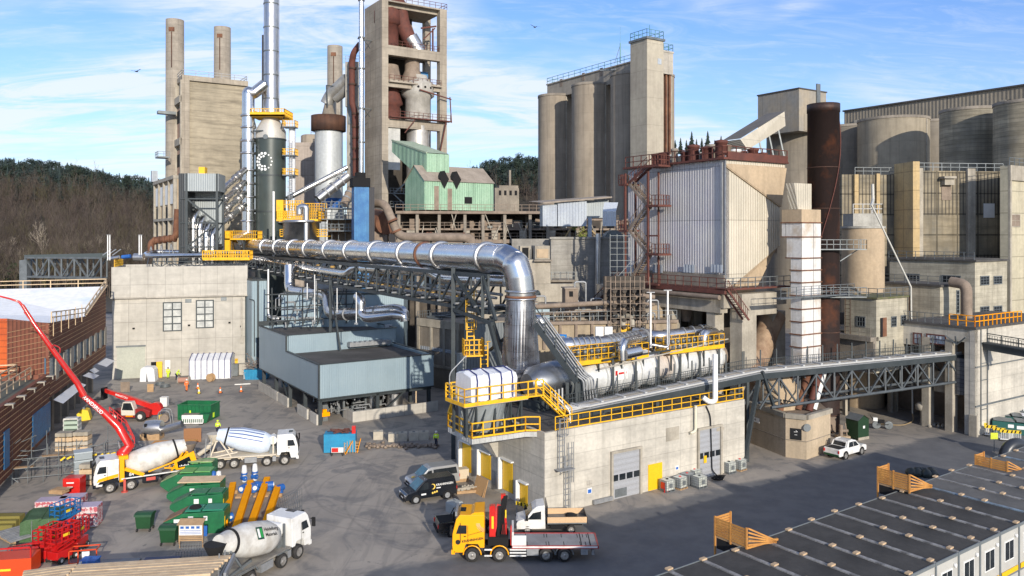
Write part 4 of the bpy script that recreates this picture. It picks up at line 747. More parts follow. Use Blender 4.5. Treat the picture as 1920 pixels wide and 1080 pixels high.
b=MB();z=t.z(0,0,553);b.box(-5.5,xr+4.5,-1.4,-.15,z-.2,z-.1);b.rail([(-5.5,-1.4,z-.1),(xr+4.5,-1.4,z-.1)],1.2,1.3,.03);t.part('walkway',b,GREYST)
#   right-hand concrete plant
def face_windows(t,lst,yf=0,frame=GREYST,glass=GLASS,mull=3,side='x',rows=2):
 """lst of (px0,px1,py0,py1) on the x-face (yl=yf) or y-face (xl=yf)"""
 for(a,b_,c,d)in lst:
  if side=='x':x0,x1=t.x(a,yf),t.x(b_,yf);z1,z0=t.z((x0+x1)/2,yf,c),t.z((x0+x1)/2,yf,d)
  else:x0,x1=sorted((t.y(a,yf),t.y(b_,yf)));z1,z0=t.z(yf,(x0+x1)/2,c),t.z(yf,(x0+x1)/2,d)
  fr=MB();gl=MB();fw=.07
  def bx(m,u0,u1,v0,v1,d0,d1):
   if side=='x':m.box(u0,u1,yf-d1,yf-d0,v0,v1)
   else:m.box(yf-d1,yf-d0,u0,u1,v0,v1)
  bx(gl,x0,x1,z0,z1,-.1,.02)
  for u in(x0,x1):bx(fr,u-fw,u+fw,z0-fw,z1+fw,0,.07)
  for v in(z0,z1):bx(fr,x0-fw,x1+fw,v-fw,v+fw,0,.068)
  for k in range(1,mull):u=x0+(x1-x0)*k/mull;bx(fr,u-.03,u+.03,z0,z1,0,.06)
  for k in range(1,rows):v=z0+(z1-z0)*k/rows;bx(fr,x0,x1,v-.03,v+.03,0,.058)
  f=t.part('window',fr,frame);g_=gl.build('pane',glass,f)
P0=P(1718,310,128);t=T('block_silo','wide blocky concrete silo with ribbed panels and golden corner pier','silo',(P0.x,128,0),R(6));zt=t.z(0,0,320);xr=t.x(1883)
b=MB();b.box(0,xr,0,12,0,zt);b.box(t.x(1603),-.02,4,14,0,t.z(0,4,328));t.part('wall',b,CONCK)
b=MB()
for px_ in(1724,1815,1822,1880):x=t.x(px_);b.box(x-.35,x+.35,-.45,.02,0,zt+.4)
t.part('rib',b,PIER)
b=MB();x=t.x(1683,3);b.box(x,-.2,-1.2,4,0,t.z(0,0,304));t.part('corner_pier',b,M('concrete_golden',(.55,.40,.20),(.42,.32,.18),.3,.9,streak=.35,brick=(3,3.1,.08,.3)))
b=MB();x=t.x(1603,3.6);b.box(x-.1,x+.6,3.5,4.2,0,t.z(0,4,328));x=t.x(1645,3.6);b.box(x-.1,x+.5,3.6,4.2,0,t.z(0,4,326));t.part('side_rib',b,M('concrete_golden',(.5,.4,.2)))
b=MB();b.box(t.x(1844),t.x(1864),-.12,.05,t.z(0,0,408),t.z(0,0,381));t.part('patch_panel',b,WHITE)
b=MB();x0,x1=t.x(1765),t.x(1783);z0,z1=t.z(0,0,375),t.z(0,0,348);b.box(x0,x1,-.1,.05,z0,z1);t.part('hatch',b,DUST);b=MB();b.box(x0,x1,-.9,0,t.z(0,0,347),t.z(0,0,333));b.box(x0-.4,x1,-1.4,0,t.z(0,0,335),t.z(0,0,331));t.part('hood',b,PIER)
b=MB();b.rail([(t.x(1603,4),4,t.z(0,4,328)),(t.x(1683,4),4,t.z(0,4,328))],1.2,1.6,.04);b.rail([(0,.3,zt),(xr,.3,zt)],1.3,1.6,.05);t.part('railing',b,GREYST)
P0=P(1883,313,122);t=T('block_silo','cream blocky concrete silo standing right of the ribbed one','silo',(P0.x,121,0),TH);zt=t.z(0,0,310);b=MB();b.box(0,14,0,1.2,0,zt);t.part('wall',b,M('concrete_cream',(.52,.47,.34),(.42,.38,.28),.2,.9,streak=.4,brick=(6.5,3.4,.08,.35)))
b=MB()
for x in(0,6.4,12.8):b.box(x,x+.5,-.3,.02,0,zt)
b.box(-.02,14,-.35,.0,zt-2.3,zt+.02);t.part('rib',b,PIER);b=MB();b.rail([(-.1,-.2,zt),(14,-.2,zt)],1.2,1.5,.04);t.part('railing',b,GREYST)
face_windows(t,[(1893,1912,402,425)],-.02,mull=2,frame=PIER,glass=DUST)
q=P(1618,555,110);t=T('round_tank','round buff concrete tank with railed cap beside the rusty stack','tank',(q.x,110,0));r=37/F*110;b=MB();b.lathe([(r,0),(r,t.z(0,-r,428))],n=32);t.part('shell',b,BUFF)
b=MB();z=t.z(0,-r,428);b.lathe([(r+.15,z),(r+.15,z+.3)],n=32);b.box(-r*.8,r*.65,-r*.7,r*.5,z+.3,t.z(0,-r,400));t.part('cap',b,M('cap_grey',(.42,.41,.37),(.30,.29,.26),.8,.8,streak=.5));b=MB();z=t.z(0,-r,400);b.rail([(-r*.8,-r*.7,z),(r*.65,-r*.7,z),(r*.65,r*.5,z)],1.3,1.2,.045);t.part('railing',b,GALV)
t=T('diagonal_pipe','long thin pale pipe slanting down from the tank roof then dropping to the yard','pipe',G(1711,790).to_tuple());A=t.loc.copy();Yb=A.y;b=MB();b.tube([p-A for p in[P(1634,384,100),P(1708,538,Yb),A+V((0,0,1))]],.11,8);b.tube([p-A for p in fil([P(1636,345,104),P(1637,375,104),P(1634,386,100)],.5)],.2,8);t.part('pipe',b,M('pipe_offwhite',(.50,.49,.44),None,1,.5))
b=MB();b.tube(fil([(0,0,1),(0,-.3,.1),(-2.5,-2.5,.08),(-6,-1.5,.08)],1),.07,6);t.part('hose',b,M('hose_tan',(.3,.22,.12)))
P0=P(1828,490,112);t=T('window_annex','two-storey weathered concrete annex with broken windows below the blocky silos','building',(P0.x,112,0),TH);zt=t.z(0,0,491);xr=t.x(1888);yl=t.y(1668)
b=MB();b.box(0,xr,0,yl,0,zt);t.part('wall',b,CONCP);b=MB();b.box(-.3,xr+.2,-.3,yl+.3,zt,zt+.25);b.box(2,xr,1,yl,zt+.25,zt+.35);t.part('roof',b,ROOFD)
face_windows(t,[(1838,1854,518,534),(1863,1878,518,532),(1838,1854,575,592),(1863,1878,574,592)],0,mull=3,rows=3)
face_windows(t,[(1767,1801,517,532),(1700,1724,514,527)],0,side='y',mull=4)
b=MB();b.rail([(-.2,0,zt+.25),(-.2,yl,zt+.25)],1.1,1.5,.035);t.part('railing',b,GREYST)
P0=P(1755,540,106);t=T('concrete_cube','plain pale concrete cube building with tall narrow window','building',(P0.x,105,0),TH);zt=t.z(0,0,538);xr=t.x(1806);yl=t.y(1658);b=MB();b.box(0,xr,0,yl,0,zt);t.part('wall',b,CONCP);b=MB();b.box(-.25,xr+.2,-.25,yl,zt,zt+.3);t.part('roof',b,ROOFD);face_windows(t,[(1793,1798,545,587)],0,mull=1,rows=6)
b=MB();b.rail([(-.1,yl,zt+.3),(-.1,0,zt+.3)],1.1,1.5,.035);t.part('railing',b,GREYST);b=MB();q=t.l(P(1812,590,103));b.tube(fil([q+V((0,2,4.2)),q+V((0,0,4)),q,q-V((0,0,3))],1.5),.7,12);t.part('curved_duct',b,DUST)
P0=P(1643,560,97);t=T('worn_house','weathered concrete house with mossy roof and rusty door','building',(P0.x,97,0),TH);zt=t.z(0,0,561);xr=t.x(1702);yl=t.y(1583);b=MB();b.box(0,xr,0,yl,t.z(0,0,700),zt);t.part('wall',b,CONCP)
b=MB();b.box(-.25,xr+.3,-.3,yl,zt,zt+.2);t.part('roof',b,M('roof_moss',(.09,.11,.03),(.16,.14,.09),.5,.95));face_windows(t,[(1671,1680,594,612),(1689,1698,592,609)],0,mull=2,rows=3);face_windows(t,[(1607,1622,594,612)],0,side='y',mull=3,rows=2)
b=MB();b.box(t.x(1651),t.x(1662),-.06,.05,t.z(0,0,633),t.z(0,0,597));t.part('door',b,RUSTB);b=MB();b.box(t.x(1650),t.x(1654),-.1,-.06,t.z(0,0,633),t.z(0,0,597));t.part('door_gap',b,BLACK)
b=MB();b.rail([(-.1,yl,zt+.2),(-.1,-.2,zt+.2),(xr,-.2,zt+.2)],1.1,1.3,.035);t.part('railing',b,GREYST);b=MB();y=t.y(1592);b.ladder((-.3,y,zt-8),(-.3,y,zt),.7,.03,(0,1,0));t.part('ladder',b,RUST)
b=MB();b.box(-1.2,.5,0,yl+2,t.z(0,0,640),t.z(0,0,632));b.box(-.6,0,0,yl+2,t.z(0,0,700),t.z(0,0,640));b.rail([(-1.2,yl,t.z(0,0,632)),(-1.2,0,t.z(0,0,632))],1.1,1.6,.03);t.part('ledge',b,CONCD);b=MB();b.beam((xr+.2,-.2,6),(xr+.2,-.2,zt),.2);t.part('drainpipe',b,RUST)
P0=G(1828,818);t=T('loading_bay_building','pale loading building with yellow roof railing and dark truck bay','building',(P0.x,P0.y,0),R(33));zt=t.z(0,0,618);yl=t.y(1705);xr=t.x(1990)
b=MB();b.box(-.02,xr,0,.6,0,zt-.01);b.box(.0,.8,0,1.2,0,zt-.02);b.box(0,.6,t.y(1738),yl+1,t.z(0,3,655),zt-.02);b.box(0,.6,0,t.y(1738),t.z(0,2,640),zt-.03);b.box(xr-.5,xr,0,14,0,zt);t.part('wall',b,CONCF)
b=MB();b.box(-.3,xr+.3,-.25,yl+1,zt,zt+.3);t.part('roof',b,ROOFD)
b=MB();b.rail([(0,0,zt+.3),(t.x(1915),0,zt+.3)],1.3,1.0,.045);b.rail([(0,0,zt+.3),(0,3,zt+.3)],1.3,1.0,.045);t.part('roof_railing',b,ORANGE);b=MB();b.rail([(0,3,zt+.3),(0,yl+1,zt+.3)],1.2,1.0,.035);t.part('side_railing',b,GREYST)
b=MB()
for k,px_ in enumerate((1782,1738)):y=t.y(px_);b.box(-.3,.9,y-.4,y+.5,0,zt-1.5)
b.box(-.4,.0,-.4,.5,0,2.5);t.part('pillar',b,PIER)
b=MB();b.box(.15,.5,.8,t.y(1782)-.5,4.6,t.z(0,2,672));t.part('louvre_screen',b,M('screen_dark',(.10,.10,.10),(.05,.055,.07),.8,.9,brick=(1.2,.5,.05,.5)));b=MB();b.box(.2,.45,2,5,4.5,7);t.part('pale_sheet',b,CONCD)
b=MB();b.box(.9,8,.9,.95,0,.1);b.box(7,7.4,.5,yl+6,0,zt-1);t.part('inner_wall',b,DUST)
face_windows(t,[(1738,1773,628,645),(1713,1728,625,645)],-.02,side='y',mull=2,frame=RUSTR,glass=CORRB)
b=MB();q=t.l(P(1800,648,P0.y+2));
for d in(-1,0,1):b.beam((-.2,q.y,q.z+.2),(-.5,q.y+d*1.2,q.z+1.2),.15)
t.part('bracket',b,GREYST)
b=MB();x=t.x(1838);x2=t.x(1850)
for z in(3,6.5,8.5):b.beam((x,-.1,z),(x2,-.1,z),.08)
b.beam((x,-.1,1),(x,-.1,zt),.08);b.beam((x2,-.1,1),(x2,-.1,zt),.08);b.box(0,xr,-.12,-.02,3.4,3.6);b.box(0,xr,-.1,-.02,t.z(0,0,690),t.z(0,0,688));t.part('pipe_frame',b,GREYST)
P0=G(1590,765);t=T('undercroft_wall','concrete undercroft coloured dark for shade, with pillars behind the truss bridge','building',(P0.x,104,0),R(14));zt=t.z(0,0,662);b=MB();x1=t.x(1700);b.box(t.x(1600),x1,.6,1.2,6,t.z(0,0,640));b.box(t.x(1545),t.x(1840),5,5.5,0,13);b.box(t.x(1700),t.x(1790),4,5,t.z(0,4,705),12);t.part('wall',b,M('dark_shade_wall',(.055,.047,.04)));b=MB();b.box(t.x(1560),t.x(1800),-1,5,11,11.4);t.part('overhang',b,CONCD)  # undercroft shade is put into the dark wall colour
b=MB()
for px_ in(1585,1670,1680):x=t.x(px_);b.box(x,x+.35,0,.6,0,zt)
t.part('pillar',b,PIER);b=MB();b.box(t.x(1735),t.x(1782),3.6,3.9,0,t.z(0,4,700));b.box(t.x(1600),t.x(1612),2,2.2,0,6);t.part('dark_opening',b,BLACK);b=MB();b.box(t.x(1728),t.x(1772),2.2,3.4,2.6,2.9);t.part('shelf',b,PIER)
t=T('standpipe','short pale mushroom-headed standpipe in the dark bay','standpipe',G(1729,796).to_tuple());b=MB();b.lathe([(.35,0),(.22,.3),(.22,1.7),(.75,1.9),(.8,2.5),(.5,2.75),(.05,2.8)],n=16);t.part('body',b,PIER)
for i in range(9):
 q=G(1735+i*4+(i%2)*5,797+i%3*2);b=MB();b.lathe([(.2,0),(.26,.15),(.12,.32),(.02,.36)],n=6);o=b.build('rubble_lump',PIER);o.location=q;tag(o,['pale rubble lump right of the standpipe'][0],'rubble','rubble beside the standpipe')
t=T('piping_column','short rusty pump on a concrete plinth at the foot of the rusty stack','pump',G(1580,822).to_tuple());b=MB();b.box(-.6,.8,-.3,.8,0,.3);t.part('plinth',b,BUFF);b=MB();b.cyl((-.2,0,.3),(-.2,0,1.6),.22,10);b.cyl((-.4,0,.9),(.6,0,.9),.2,10);b.beam((.5,0,.3),(.3,0,1.8),.12);t.part('pump',b,DUST)
P0=G(1473,857);pts=[G(1400,828),G(1473,857),G(1512,862),G(1557,846)]
t=T('pit_wall','buff concrete many-sided pit wall with directional signs','wall',(P0.x,P0.y,0));pl_=[(p.x-P0.x,p.y-P0.y)for p in pts];outer=pl_+[(pl_[3][0]+1,pl_[3][1]+7),(pl_[0][0]+1,pl_[0][1]+6)]
zt=4.7;b=MB();b.prism(outer,0,zt-.4);t.part('wall',b,M('plaster_pit',(.50,.40,.28),(.42,.34,.24),.4,.9,streak=.35));b=MB()
oc=outer;n_=len(oc)
for i in range(3):a,c=V((*oc[i],zt)),V((*oc[i+1],zt));b.beam(a-V((0,0,.2)),c-V((0,0,.2)),.5)
t.part('coping',b,PIER);b=MB();b.prism([(x*.94+.3,y*.9+.4)for x,y in outer],zt-.38,zt-.3);t.part('dark_inside',b,DUST)
b=MB()
for i in range(3):a,c=V((*oc[i],1.9)),V((*oc[i+1],1.9));n2=V((c.y-a.y,-(c.x-a.x),0)).normalized()*.03;b.beam(a+n2,c+n2,.06)
t.part('plinth_line',b,CONCD)
b=MB();b.lathe([(1.8,3.0),(2.3,6.4),(.6,9.2)],(.8,4.5,0),10);t.part('inner_hopper',b,BUFF)
for i,(dx,dy,m_)in enumerate([(1,2.5,RUSTB),(3.2,3,RUSTB),(5.0,3.2,WHITE),(4.2,2.4,RUSTR)]):b=MB();b.cyl((dx-.8,dy,4.4),(dx+1.0,dy+1.6,8.4),.38,10);t.part('rusty_chute',b,m_)
def sign(t,a,c,u,zc,w_,h_,mt,txts,tmt,nm='sign'):
 a,c=V((*a,0)),V((*c,0));d=(c-a).normalized();q=a.lerp(c,u);n2=d.cross(V((0,0,1)));q=q+V((0,0,zc));b=MB();e=d*w_/2;k=V((0,0,h_/2));f0=n2*.02;f1=n2*.06
 b.add([q-e-k+f1,q+e-k+f1,q+e+k+f1,q-e+k+f1,q-e-k+f0,q+e-k+f0,q+e+k+f0,q-e+k+f0],[(0,1,2,3),(0,4,5,1),(1,5,6,2),(2,6,7,3),(3,7,4,0)]);o=t.part(nm,b,mt)
 for(s_,size,dz)in txts:text(s_,size,tmt,o,tm(q+n2*.065+V((0,0,dz)),d,(0,0,1)))
 return q,d,n2
BLK=M('sign_black',(.012,.012,.012),None,1,.5,fine=0)
sign(t,oc[1],oc[2],.5,2.6,1.15,1.2,BLK,[('\u2192',.55,.22),('\u2013',.5,-.05)],WHITE)
b=MB();
q,d,n2=sign(t,oc[0],oc[1],.25,2.9,1.3,.55,WHITE,[('\u2190',.5,0)],BLK,'arrow_sign')
b=MB();a=V((*oc[2],0)).lerp(V((*oc[1],0)),.02)+V((0,0,3.4));b.lathe([(.42,0),(.42,.05)],a+V((.1,-.02,0)),14,(0.1,-1,0));t.part('oval_plate',b,GREYST)
P0=G(1609,826);t=T('green_kiosk','small dark green utility kiosk with pitched grey lid','kiosk',(P0.x,P0.y,0),R(28));yl=t.y(1586);xr=t.x(1629);b=MB();b.box(0,xr,0,yl,.1,2.3);b.add([(0,0,2.3),(xr,0,2.3),(xr/2,0,2.8)],[(0,1,2)]);t.part('body',b,M('kiosk_green',(.006,.035,.012),None,1,.6));b=MB();b.add([(-.1,-.1,2.28),(xr/2,-.1,2.86),(xr/2,yl+.1,2.86),(-.1,yl+.1,2.28),(xr+.1,-.1,2.28),(xr+.1,yl+.1,2.28)],[(0,1,2,3),(1,4,5,2)]);t.part('roof',b,GREYST);b=MB();b.box(0,xr,-.05,.05,0,.3);t.part('base',b,PIER);b=MB();b.box(xr*.45,xr*.62,-.03,0,1.3,1.6);t.part('plate',b,WHITE)
t=T('pressure_washer','small wheeled machine with two spoked wheels and white box by the green kiosk','cart',G(1640,804).to_tuple(),R(-12));b=MB()
for x in(.2,1.6):b.lathe([(.42,-.05),(.5,-.05),(.5,.05),(.42,.05)],(x,0,.5),18,(0,1,0));[b.beam((x,0,.5),(x+.44*cos(k),0,.5+.44*sin(k)),.04)for k in(0,1.05,2.1,3.15,4.2,5.25)]
t.part('wheel',b,GREYST);b=MB();b.beam((.2,0,.5),(1.6,0,.6),.1);b.beam((.2,0,.6),(-.5,0,1.6),.08);b.box(.4,1.1,-.2,.2,.7,1.15);t.part('frame',b,BLACK);b=MB();b.box(-.2,.3,-.2,.2,1,1.4);t.part('box',b,WHITE)
#   middle: kiln deck, sheds, retaining wall
P0=P(742,450,146);t=T('kiln_deck','long dusty multi-level concrete and steel deck with pipes below the green sheds','structure',(P0.x,146,0),R(5));xe=t.x(1180);Z=lambda py:t.z(xe*.4,0,py)
b=MB();lev=[Z(449),Z(428),Z(396)]
b.box(0,xe,0,16,lev[0]-.7,lev[0]);b.box(0,xe*.98,.5,14,lev[1]-.35,lev[1]);b.box(0,xe*.72,-.6,13,lev[2]-.5,lev[2])
t.part('deck_slab',b,DUST);b=MB();k=0;x=.3
while x<xe:b.box(x,x+.55,-.1,.5,0,lev[2]-.5 if x<xe*.7 else lev[1]);b.box(x,x+.5,6,6.6,0,lev[2]-.5 if x<xe*.7 else lev[1]);x+=3.4+(k%3)*.7;k+=1
t.part('column',b,CONCD);b=MB();b.rail([(0,-.55,lev[2]),(xe*.72,-.55,lev[2])],1.2,1.4,.04);b.rail([(0,0,lev[1]),(xe*.7,0,lev[1])],1.1,1.3,.035);b.rail([(0,0,lev[0]),(xe,0,lev[0])],1.2,1.2,.035);t.part('railing',b,DUST)
b=MB();b.box(0,xe,9,9.4,lev[0],lev[2]-.5);b.box(-3,xe+2,8,16,0,lev[0]-.8);t.part('rear_wall',b,DKSHADE)
rr_=random.Random(3);b=MB()
for i in range(46):
 x=rr_.uniform(1,xe-1);z=rr_.choice(lev[:2]);kx=rr_.random();y=rr_.uniform(1,6)
 if kx<.35:b.box(x,x+rr_.uniform(.6,2),y,y+1,z,z+rr_.uniform(.8,1.9))
 elif kx<.7:b.cyl((x,y,z+rr_.uniform(.6,1.8)),(x+rr_.uniform(2,6),y,z+rr_.uniform(.6,1.8)),rr_.uniform(.12,.4),8)
 else:b.lathe([(.5,0),(.5,1),(.2,1.5)],(x,y,z),10)
t.part('machinery',b,DUST);b=MB()
for i in range(16):
 x=rr_.uniform(1,xe-3);z=rr_.choice(lev[:2]);b.beam((x,-.3,z-(.0)),(x+rr_.uniform(-1.5,1.5),-.2,z+rr_.uniform(2,3.6)),.14)
for i in range(7):x=2+i*5.3;b.box(x,x+rr_.uniform(.8,1.6),.3,.5,lev[0],lev[0]+1.7)
t.part('brace',b,PIER);b=MB()
for i in range(4):x=xe*.38+i*4.4;b.box(x,x+3,5.2,5.4,lev[1]+.1,lev[2]-1.6)
t.part('grey_screen',b,GREYST);b=MB();b.ladder((xe*.71,-.8,lev[0]),(xe*.77,-.8,lev[1]+2),.9,.05,(0,1,0));b.ladder((xe*.80,-.8,lev[1]+1),(xe*.87,-.8,lev[0]),.9,.05,(0,1,0));t.part('steps',b,M('steps_ochre',(.42,.30,.14),None,1,.8));b=MB()
for i in range(150):
 c=V((xe*.795+rr_.gauss(0,.8),-.4+rr_.gauss(0,.3),lev[0]+abs(rr_.gauss(0,1.1))));e=V((rr_.gauss(0,.3),rr_.gauss(0,.2),rr_.gauss(0,.3)));f_=V((rr_.gauss(0,.3),0,rr_.gauss(0,.3)));b.add([c,c+e,c+f_],[(0,1,2)])
o=b.build('self_sown_bush',M('leaves_bush',(.12,.16,.03),(.20,.2,.05),1,.9));o.location=t.w(0,0)+(0,);o.rotation_euler=(0,0,R(5));tag(o,'yellow-green bush growing on the old deck by the ochre steps','bush')
t=T('dusty_pipe','long tan dust-coated pipe zigzagging down from the tall tower and along the deck','pipe',P(700,384,140).to_tuple());A=t.loc.copy();b=MB();pp=fil([P(694,386,143),P(702,381,143),P(722,382,141),P(748,444,139),P(870,446,137),P(884,447,137),P(884,470,137)],1.6);b.tube([p-A for p in pp],.78,14);t.part('pipe',b,DUST);b=MB()
for px,py in((735,412),(742,432),(800,445),(806,445),(868,446)):q=P(px,py,139)-A;d=V((.35,0,-.8))if py<440 else V((1,0,0));b.cyl(q,q+d.normalized()*.35,.98,14)
t.part('flange',b,RUSTB)
t=T('rusty_drum','fat rust-streaked horizontal drum between the blue column and the deck','drum',P(712,415,147).to_tuple());b=MB();b.cyl((-2,3,.3),(1.5,-1.5,-.3),2.2,24);t.part('drum',b,RUSTB);b=MB();b.box(-1.5,1.5,-1,1.5,-4,-1.9);t.part('support',b,DUST)
P0=P(1046,425,132);t=T('sheet_shed','blue-white corrugated shed with low dusty roof in front of the round silos','shed',(P0.x,132,0),R(3));z0=t.z(0,0,424);z1=t.z(0,0,377);x1=t.x(1100);x2=t.x(1143);xm=t.x(1018)
b=MB();b.box(0,x1,0,6,z0,z1);b.box(xm,-.1,.3,6,z0,z1-.6);t.part('wall',b,CORRB);b=MB();b.box(x1+.02,x2,1.0,6,t.z(0,0,408),z1+.2);t.part('grey_bay',b,PANELG);b=MB();b.add([(xm,-.5,z1-.3),(x2+.3,-.5,z1+.7),(x2+.3,6.3,z1+1.2),(xm-2,6.3,z1+.2)],[(0,1,2,3)]);b.beam((xm,-.5,z1-.35),(x2+.3,-.5,z1+.65),.25);t.part('roof',b,ROOFM)
b=MB();b.box(t.x(1103),t.x(1110),.2,1,t.z(0,0,446),t.z(0,0,408));t.part('pale_post',b,CORRB)
t=T('sheet_hood','slanted white corrugated hood over an opening beside the filter house','hood',P(1130,424,124).to_tuple(),R(5));x1=t.x(1155);x2=t.x(1167);h1=(424-396)/F*124;h2=(424-378)/F*124;b=MB();b.add([(0,0,0),(x1,0,0),(x1,0,h1),(0,0,h1)],[(0,1,2,3)]);b.add([(0,0,h1),(x1,0,h1),(x2,3,h2),(.9,3,h2)],[(0,1,2,3)]);t.part('sheet',b,M('corrugated_bright',(.62,.66,.70),None,.4,.5,.1,corr=.4,corrd=.8));b=MB();b.beam((0,0,-5),(0,0,0),.15);b.beam((x1,0,-5),(x1,0,0),.15);b.ladder((x1+.6,1,-5),(x1+.6,1,2),.8,.04);t.part('frame',b,GREYST);b=MB();b.cyl((2.4,2.5,-2.2),(2.4,5,-2.2),1.6,16);t.part('fan_casing',b,GREYST)
P0=P(1033,560,118);t=T('retaining_wall','tall cracked grey concrete wall below the blue-white shed','wall',(P0.x,118,0),R(4));x1=t.x(1176);zt=t.z(0,0,448);b=MB();b.box(0,x1+3,0,1,0,zt);b.box(t.x(962),-.02,2.5,3.5,0,zt);b.box(-.2,x1,-.25,1.2,zt,zt+.3);t.part('wall',b,M('concrete_cracked',(.36,.345,.31),(.25,.235,.21),.3,.9,streak=.5,brick=(60,1.6,.04,.15),hst=.5))
b=MB();x=t.x(1118);b.cyl((x,-.5,12),(x+.2,-.5,zt+.8),.42,12);t.part('silver_pipe',b,STEEL2)
t=T('ruined_rooms','stacked worn concrete rooms with openings behind the big duct elbow','building',P(1000,560,108).to_tuple()[:2]+(0,),R(6));Zr=lambda py:t.z(0,0,py)
b=MB();b.box(-9,2.4,0,4,0,Zr(487));b.box(t.x(1005),t.x(1033),1,5,0,Zr(461));b.box(t.x(980),t.x(1000),3,5,0,Zr(462));b.box(-3,5.6,-.8,.5,Zr(540)-4,Zr(532));b.box(t.x(1000),t.x(1083),3,6,0,Zr(530));t.part('wall',b,PIER)
b=MB();b.box(t.x(1000),t.x(1034),-.7,1.2,Zr(490),Zr(487));b.box(t.x(1000),t.x(1083),2.2,6.2,Zr(531),Zr(527));t.part('slab',b,CONCD);b=MB();b.rail([(t.x(1006),2.4,Zr(527)),(t.x(1082,2.4),2.4,Zr(527))],1.1,1.2,.03);t.part('railing',b,GREYST)
for(a,c,d,e)in((984,996,465,485),(1008,1030,467,484)):b=MB();b.box(t.x(a),t.x(c),.9 if a>1000 else 2.9,1.05 if a>1000 else 3.1,Zr(e),Zr(d));t.part('opening',b,BLACK if a<1000 else BUFF)
b=MB();b.box(t.x(1056),t.x(1083,2),2.0,4,Zr(566),Zr(541));t.part('rusty_box',b,RUSTB);b=MB();b.box(t.x(1014),t.x(1027),2.8,3.1,Zr(559),Zr(547));t.part('vent',b,DUST)
t=T('long_steel_stair','long dark steel stair climbing from the right of the ruined rooms to the walkway','stairs',(0,0,0));b=MB();A=P(1098,588,100);B=P(1158,527,100)
for o_ in(V((0,0,0)),V((.3,1.1,0))):
 b.beam(A+o_,B+o_,.15,.35);b.beam(A+o_+V((0,0,1.1)),B+o_+V((0,0,1.1)),.06)
 for k in range(9):q=(A+o_).lerp(B+o_,k/8);b.beam(q,q+V((0,0,1.1)),.05)
for k in range(24):q=A.lerp(B,k/24);b.beam(q,q+V((.3,1.1,0)),.06,.3)
for k in range(5):q=A.lerp(B,k/4);b.beam(q,V((q.x,q.y,8)),.15)
t.part('flight',b,RUST)
t=T('steel_lattice_rack','dark open steel rack of many small cells under the filter house walkway','rack',P(1145,590,92).to_tuple(),R(10));b=MB()
for i in range(5):
 for j in range(2):b.beam((i*1.2,j*2,-3),(i*1.2,j*2,4.4),.09)
for k in range(9):b.beam((0,0,-3+k*.85),(4.8,0,-3+k*.85),.05);b.beam((0,2,-3+k*.85),(4.8,2,-3+k*.85),.05)
t.part('frame',b,DUST);b=MB();b.box(-.2,5,2.1,2.3,-3,4.4);t.part('dark_backing',b,DKSHADE);b=MB()
for k in range(7):
 for i in range(4):b.cyl((i*1.2+.6,.3,-2.4+k*.85),(i*1.2+.6,1.8,-2.4+k*.85),.26,8)
t.part('rollers',b,DKSHADE)
t=T('pipe_ladder_frame','pale scaffold ladder frame against the wall left of the filter house','frame',P(1144,535,101).to_tuple(),R(4));b=MB()
for i in range(4):b.beam((i*.9,0,0),(i*.9,0,6.6),.06)
for k in range(9):b.beam((0,0,k*.8),(2.7,0,k*.8),.05)
b.beam((0,0,0),(2.7,0,3),.06);t.part('frame',b,GREYST)
P0=P(1020,640,92);t=T('low_pipe_hall','low dusty concrete hall with parapet pipes behind the roof vessels','building',(P0.x,92,0),R(8));x1=t.x(1270);b=MB();z1=t.z(0,0,607);b.box(t.x(1000),x1,0,5,0,z1);b.box(t.x(1000),x1,5,12,0,z1+1.5);t.part('wall',b,M('concrete_tan',(.42,.34,.23),(.30,.24,.17),.3,.9,streak=.5));b=MB()
for k in range(9):x=x1*k/8.5;b.beam((x,-.1,z1-3),(x,-.1,z1),.3)
b.box(t.x(1000),x1,-.4,.2,z1-.1,z1+.25);t.part('trim',b,DUST);b=MB();b.rail([(t.x(1005),.2,z1+.25),(x1,.2,z1+.25)],1.1,1.1,.03);t.part('railing',b,GREYST)
for i,(z,r,lb)in enumerate([(1.9,.3,'upper tan pipe running along the low hall roof'),(1.0,.18,'thin pale pipe along the low hall roof')]):
 tt=T('roof_pipe',lb,'pipe',t.w(0,1)+(z1,),R(8));b=MB();b.tube(fil([(t.x(1000),0,z),(t.x(1185),0,z+.5),(t.x(1200),0,z+1.2),(t.x(1232),0,z+1)],.6),r,10);tt.part('pipe',b,DUST);b=MB()
 for k in range(8):x=k*2.2;b.beam((x,0,0),(x,0,z),.08)
 tt.part('support',b,GREYST)
tt=T('blue_grey_cabin','small blue-grey clad cabin right of the vertical duct','cabin',P(1004,594,93).to_tuple(),R(8));b=MB();b.box(0,1.7,0,2,-1,.9);tt.part('body',b,PANEL);b=MB();b.box(-.05,1.75,-.05,2.05,.9,1.0);tt.part('roof',b,ROOFD)
for i,px in enumerate((1117,1134)):
 tt=T('switch_cabinet',['left white switch cabinet on the low hall wall','right white switch cabinet on the low hall wall'][i],'cabinet',P(px,634,88).to_tuple(),R(8),'pair of white switch cabinets');b=MB();b.box(0,.9,0,.4,0,1.25);tt.part('body',b,WHITE,bevel=.02);b=MB();b.box(.08,.82,-.02,0,.08,1.17);tt.part('door',b,M('cabinet_grey',(.66,.68,.68),None,1,.4));b=MB();b.box(.1,.8,.1,.3,-1,0);tt.part('legs',b,DARK)
rr_=random.Random(21)
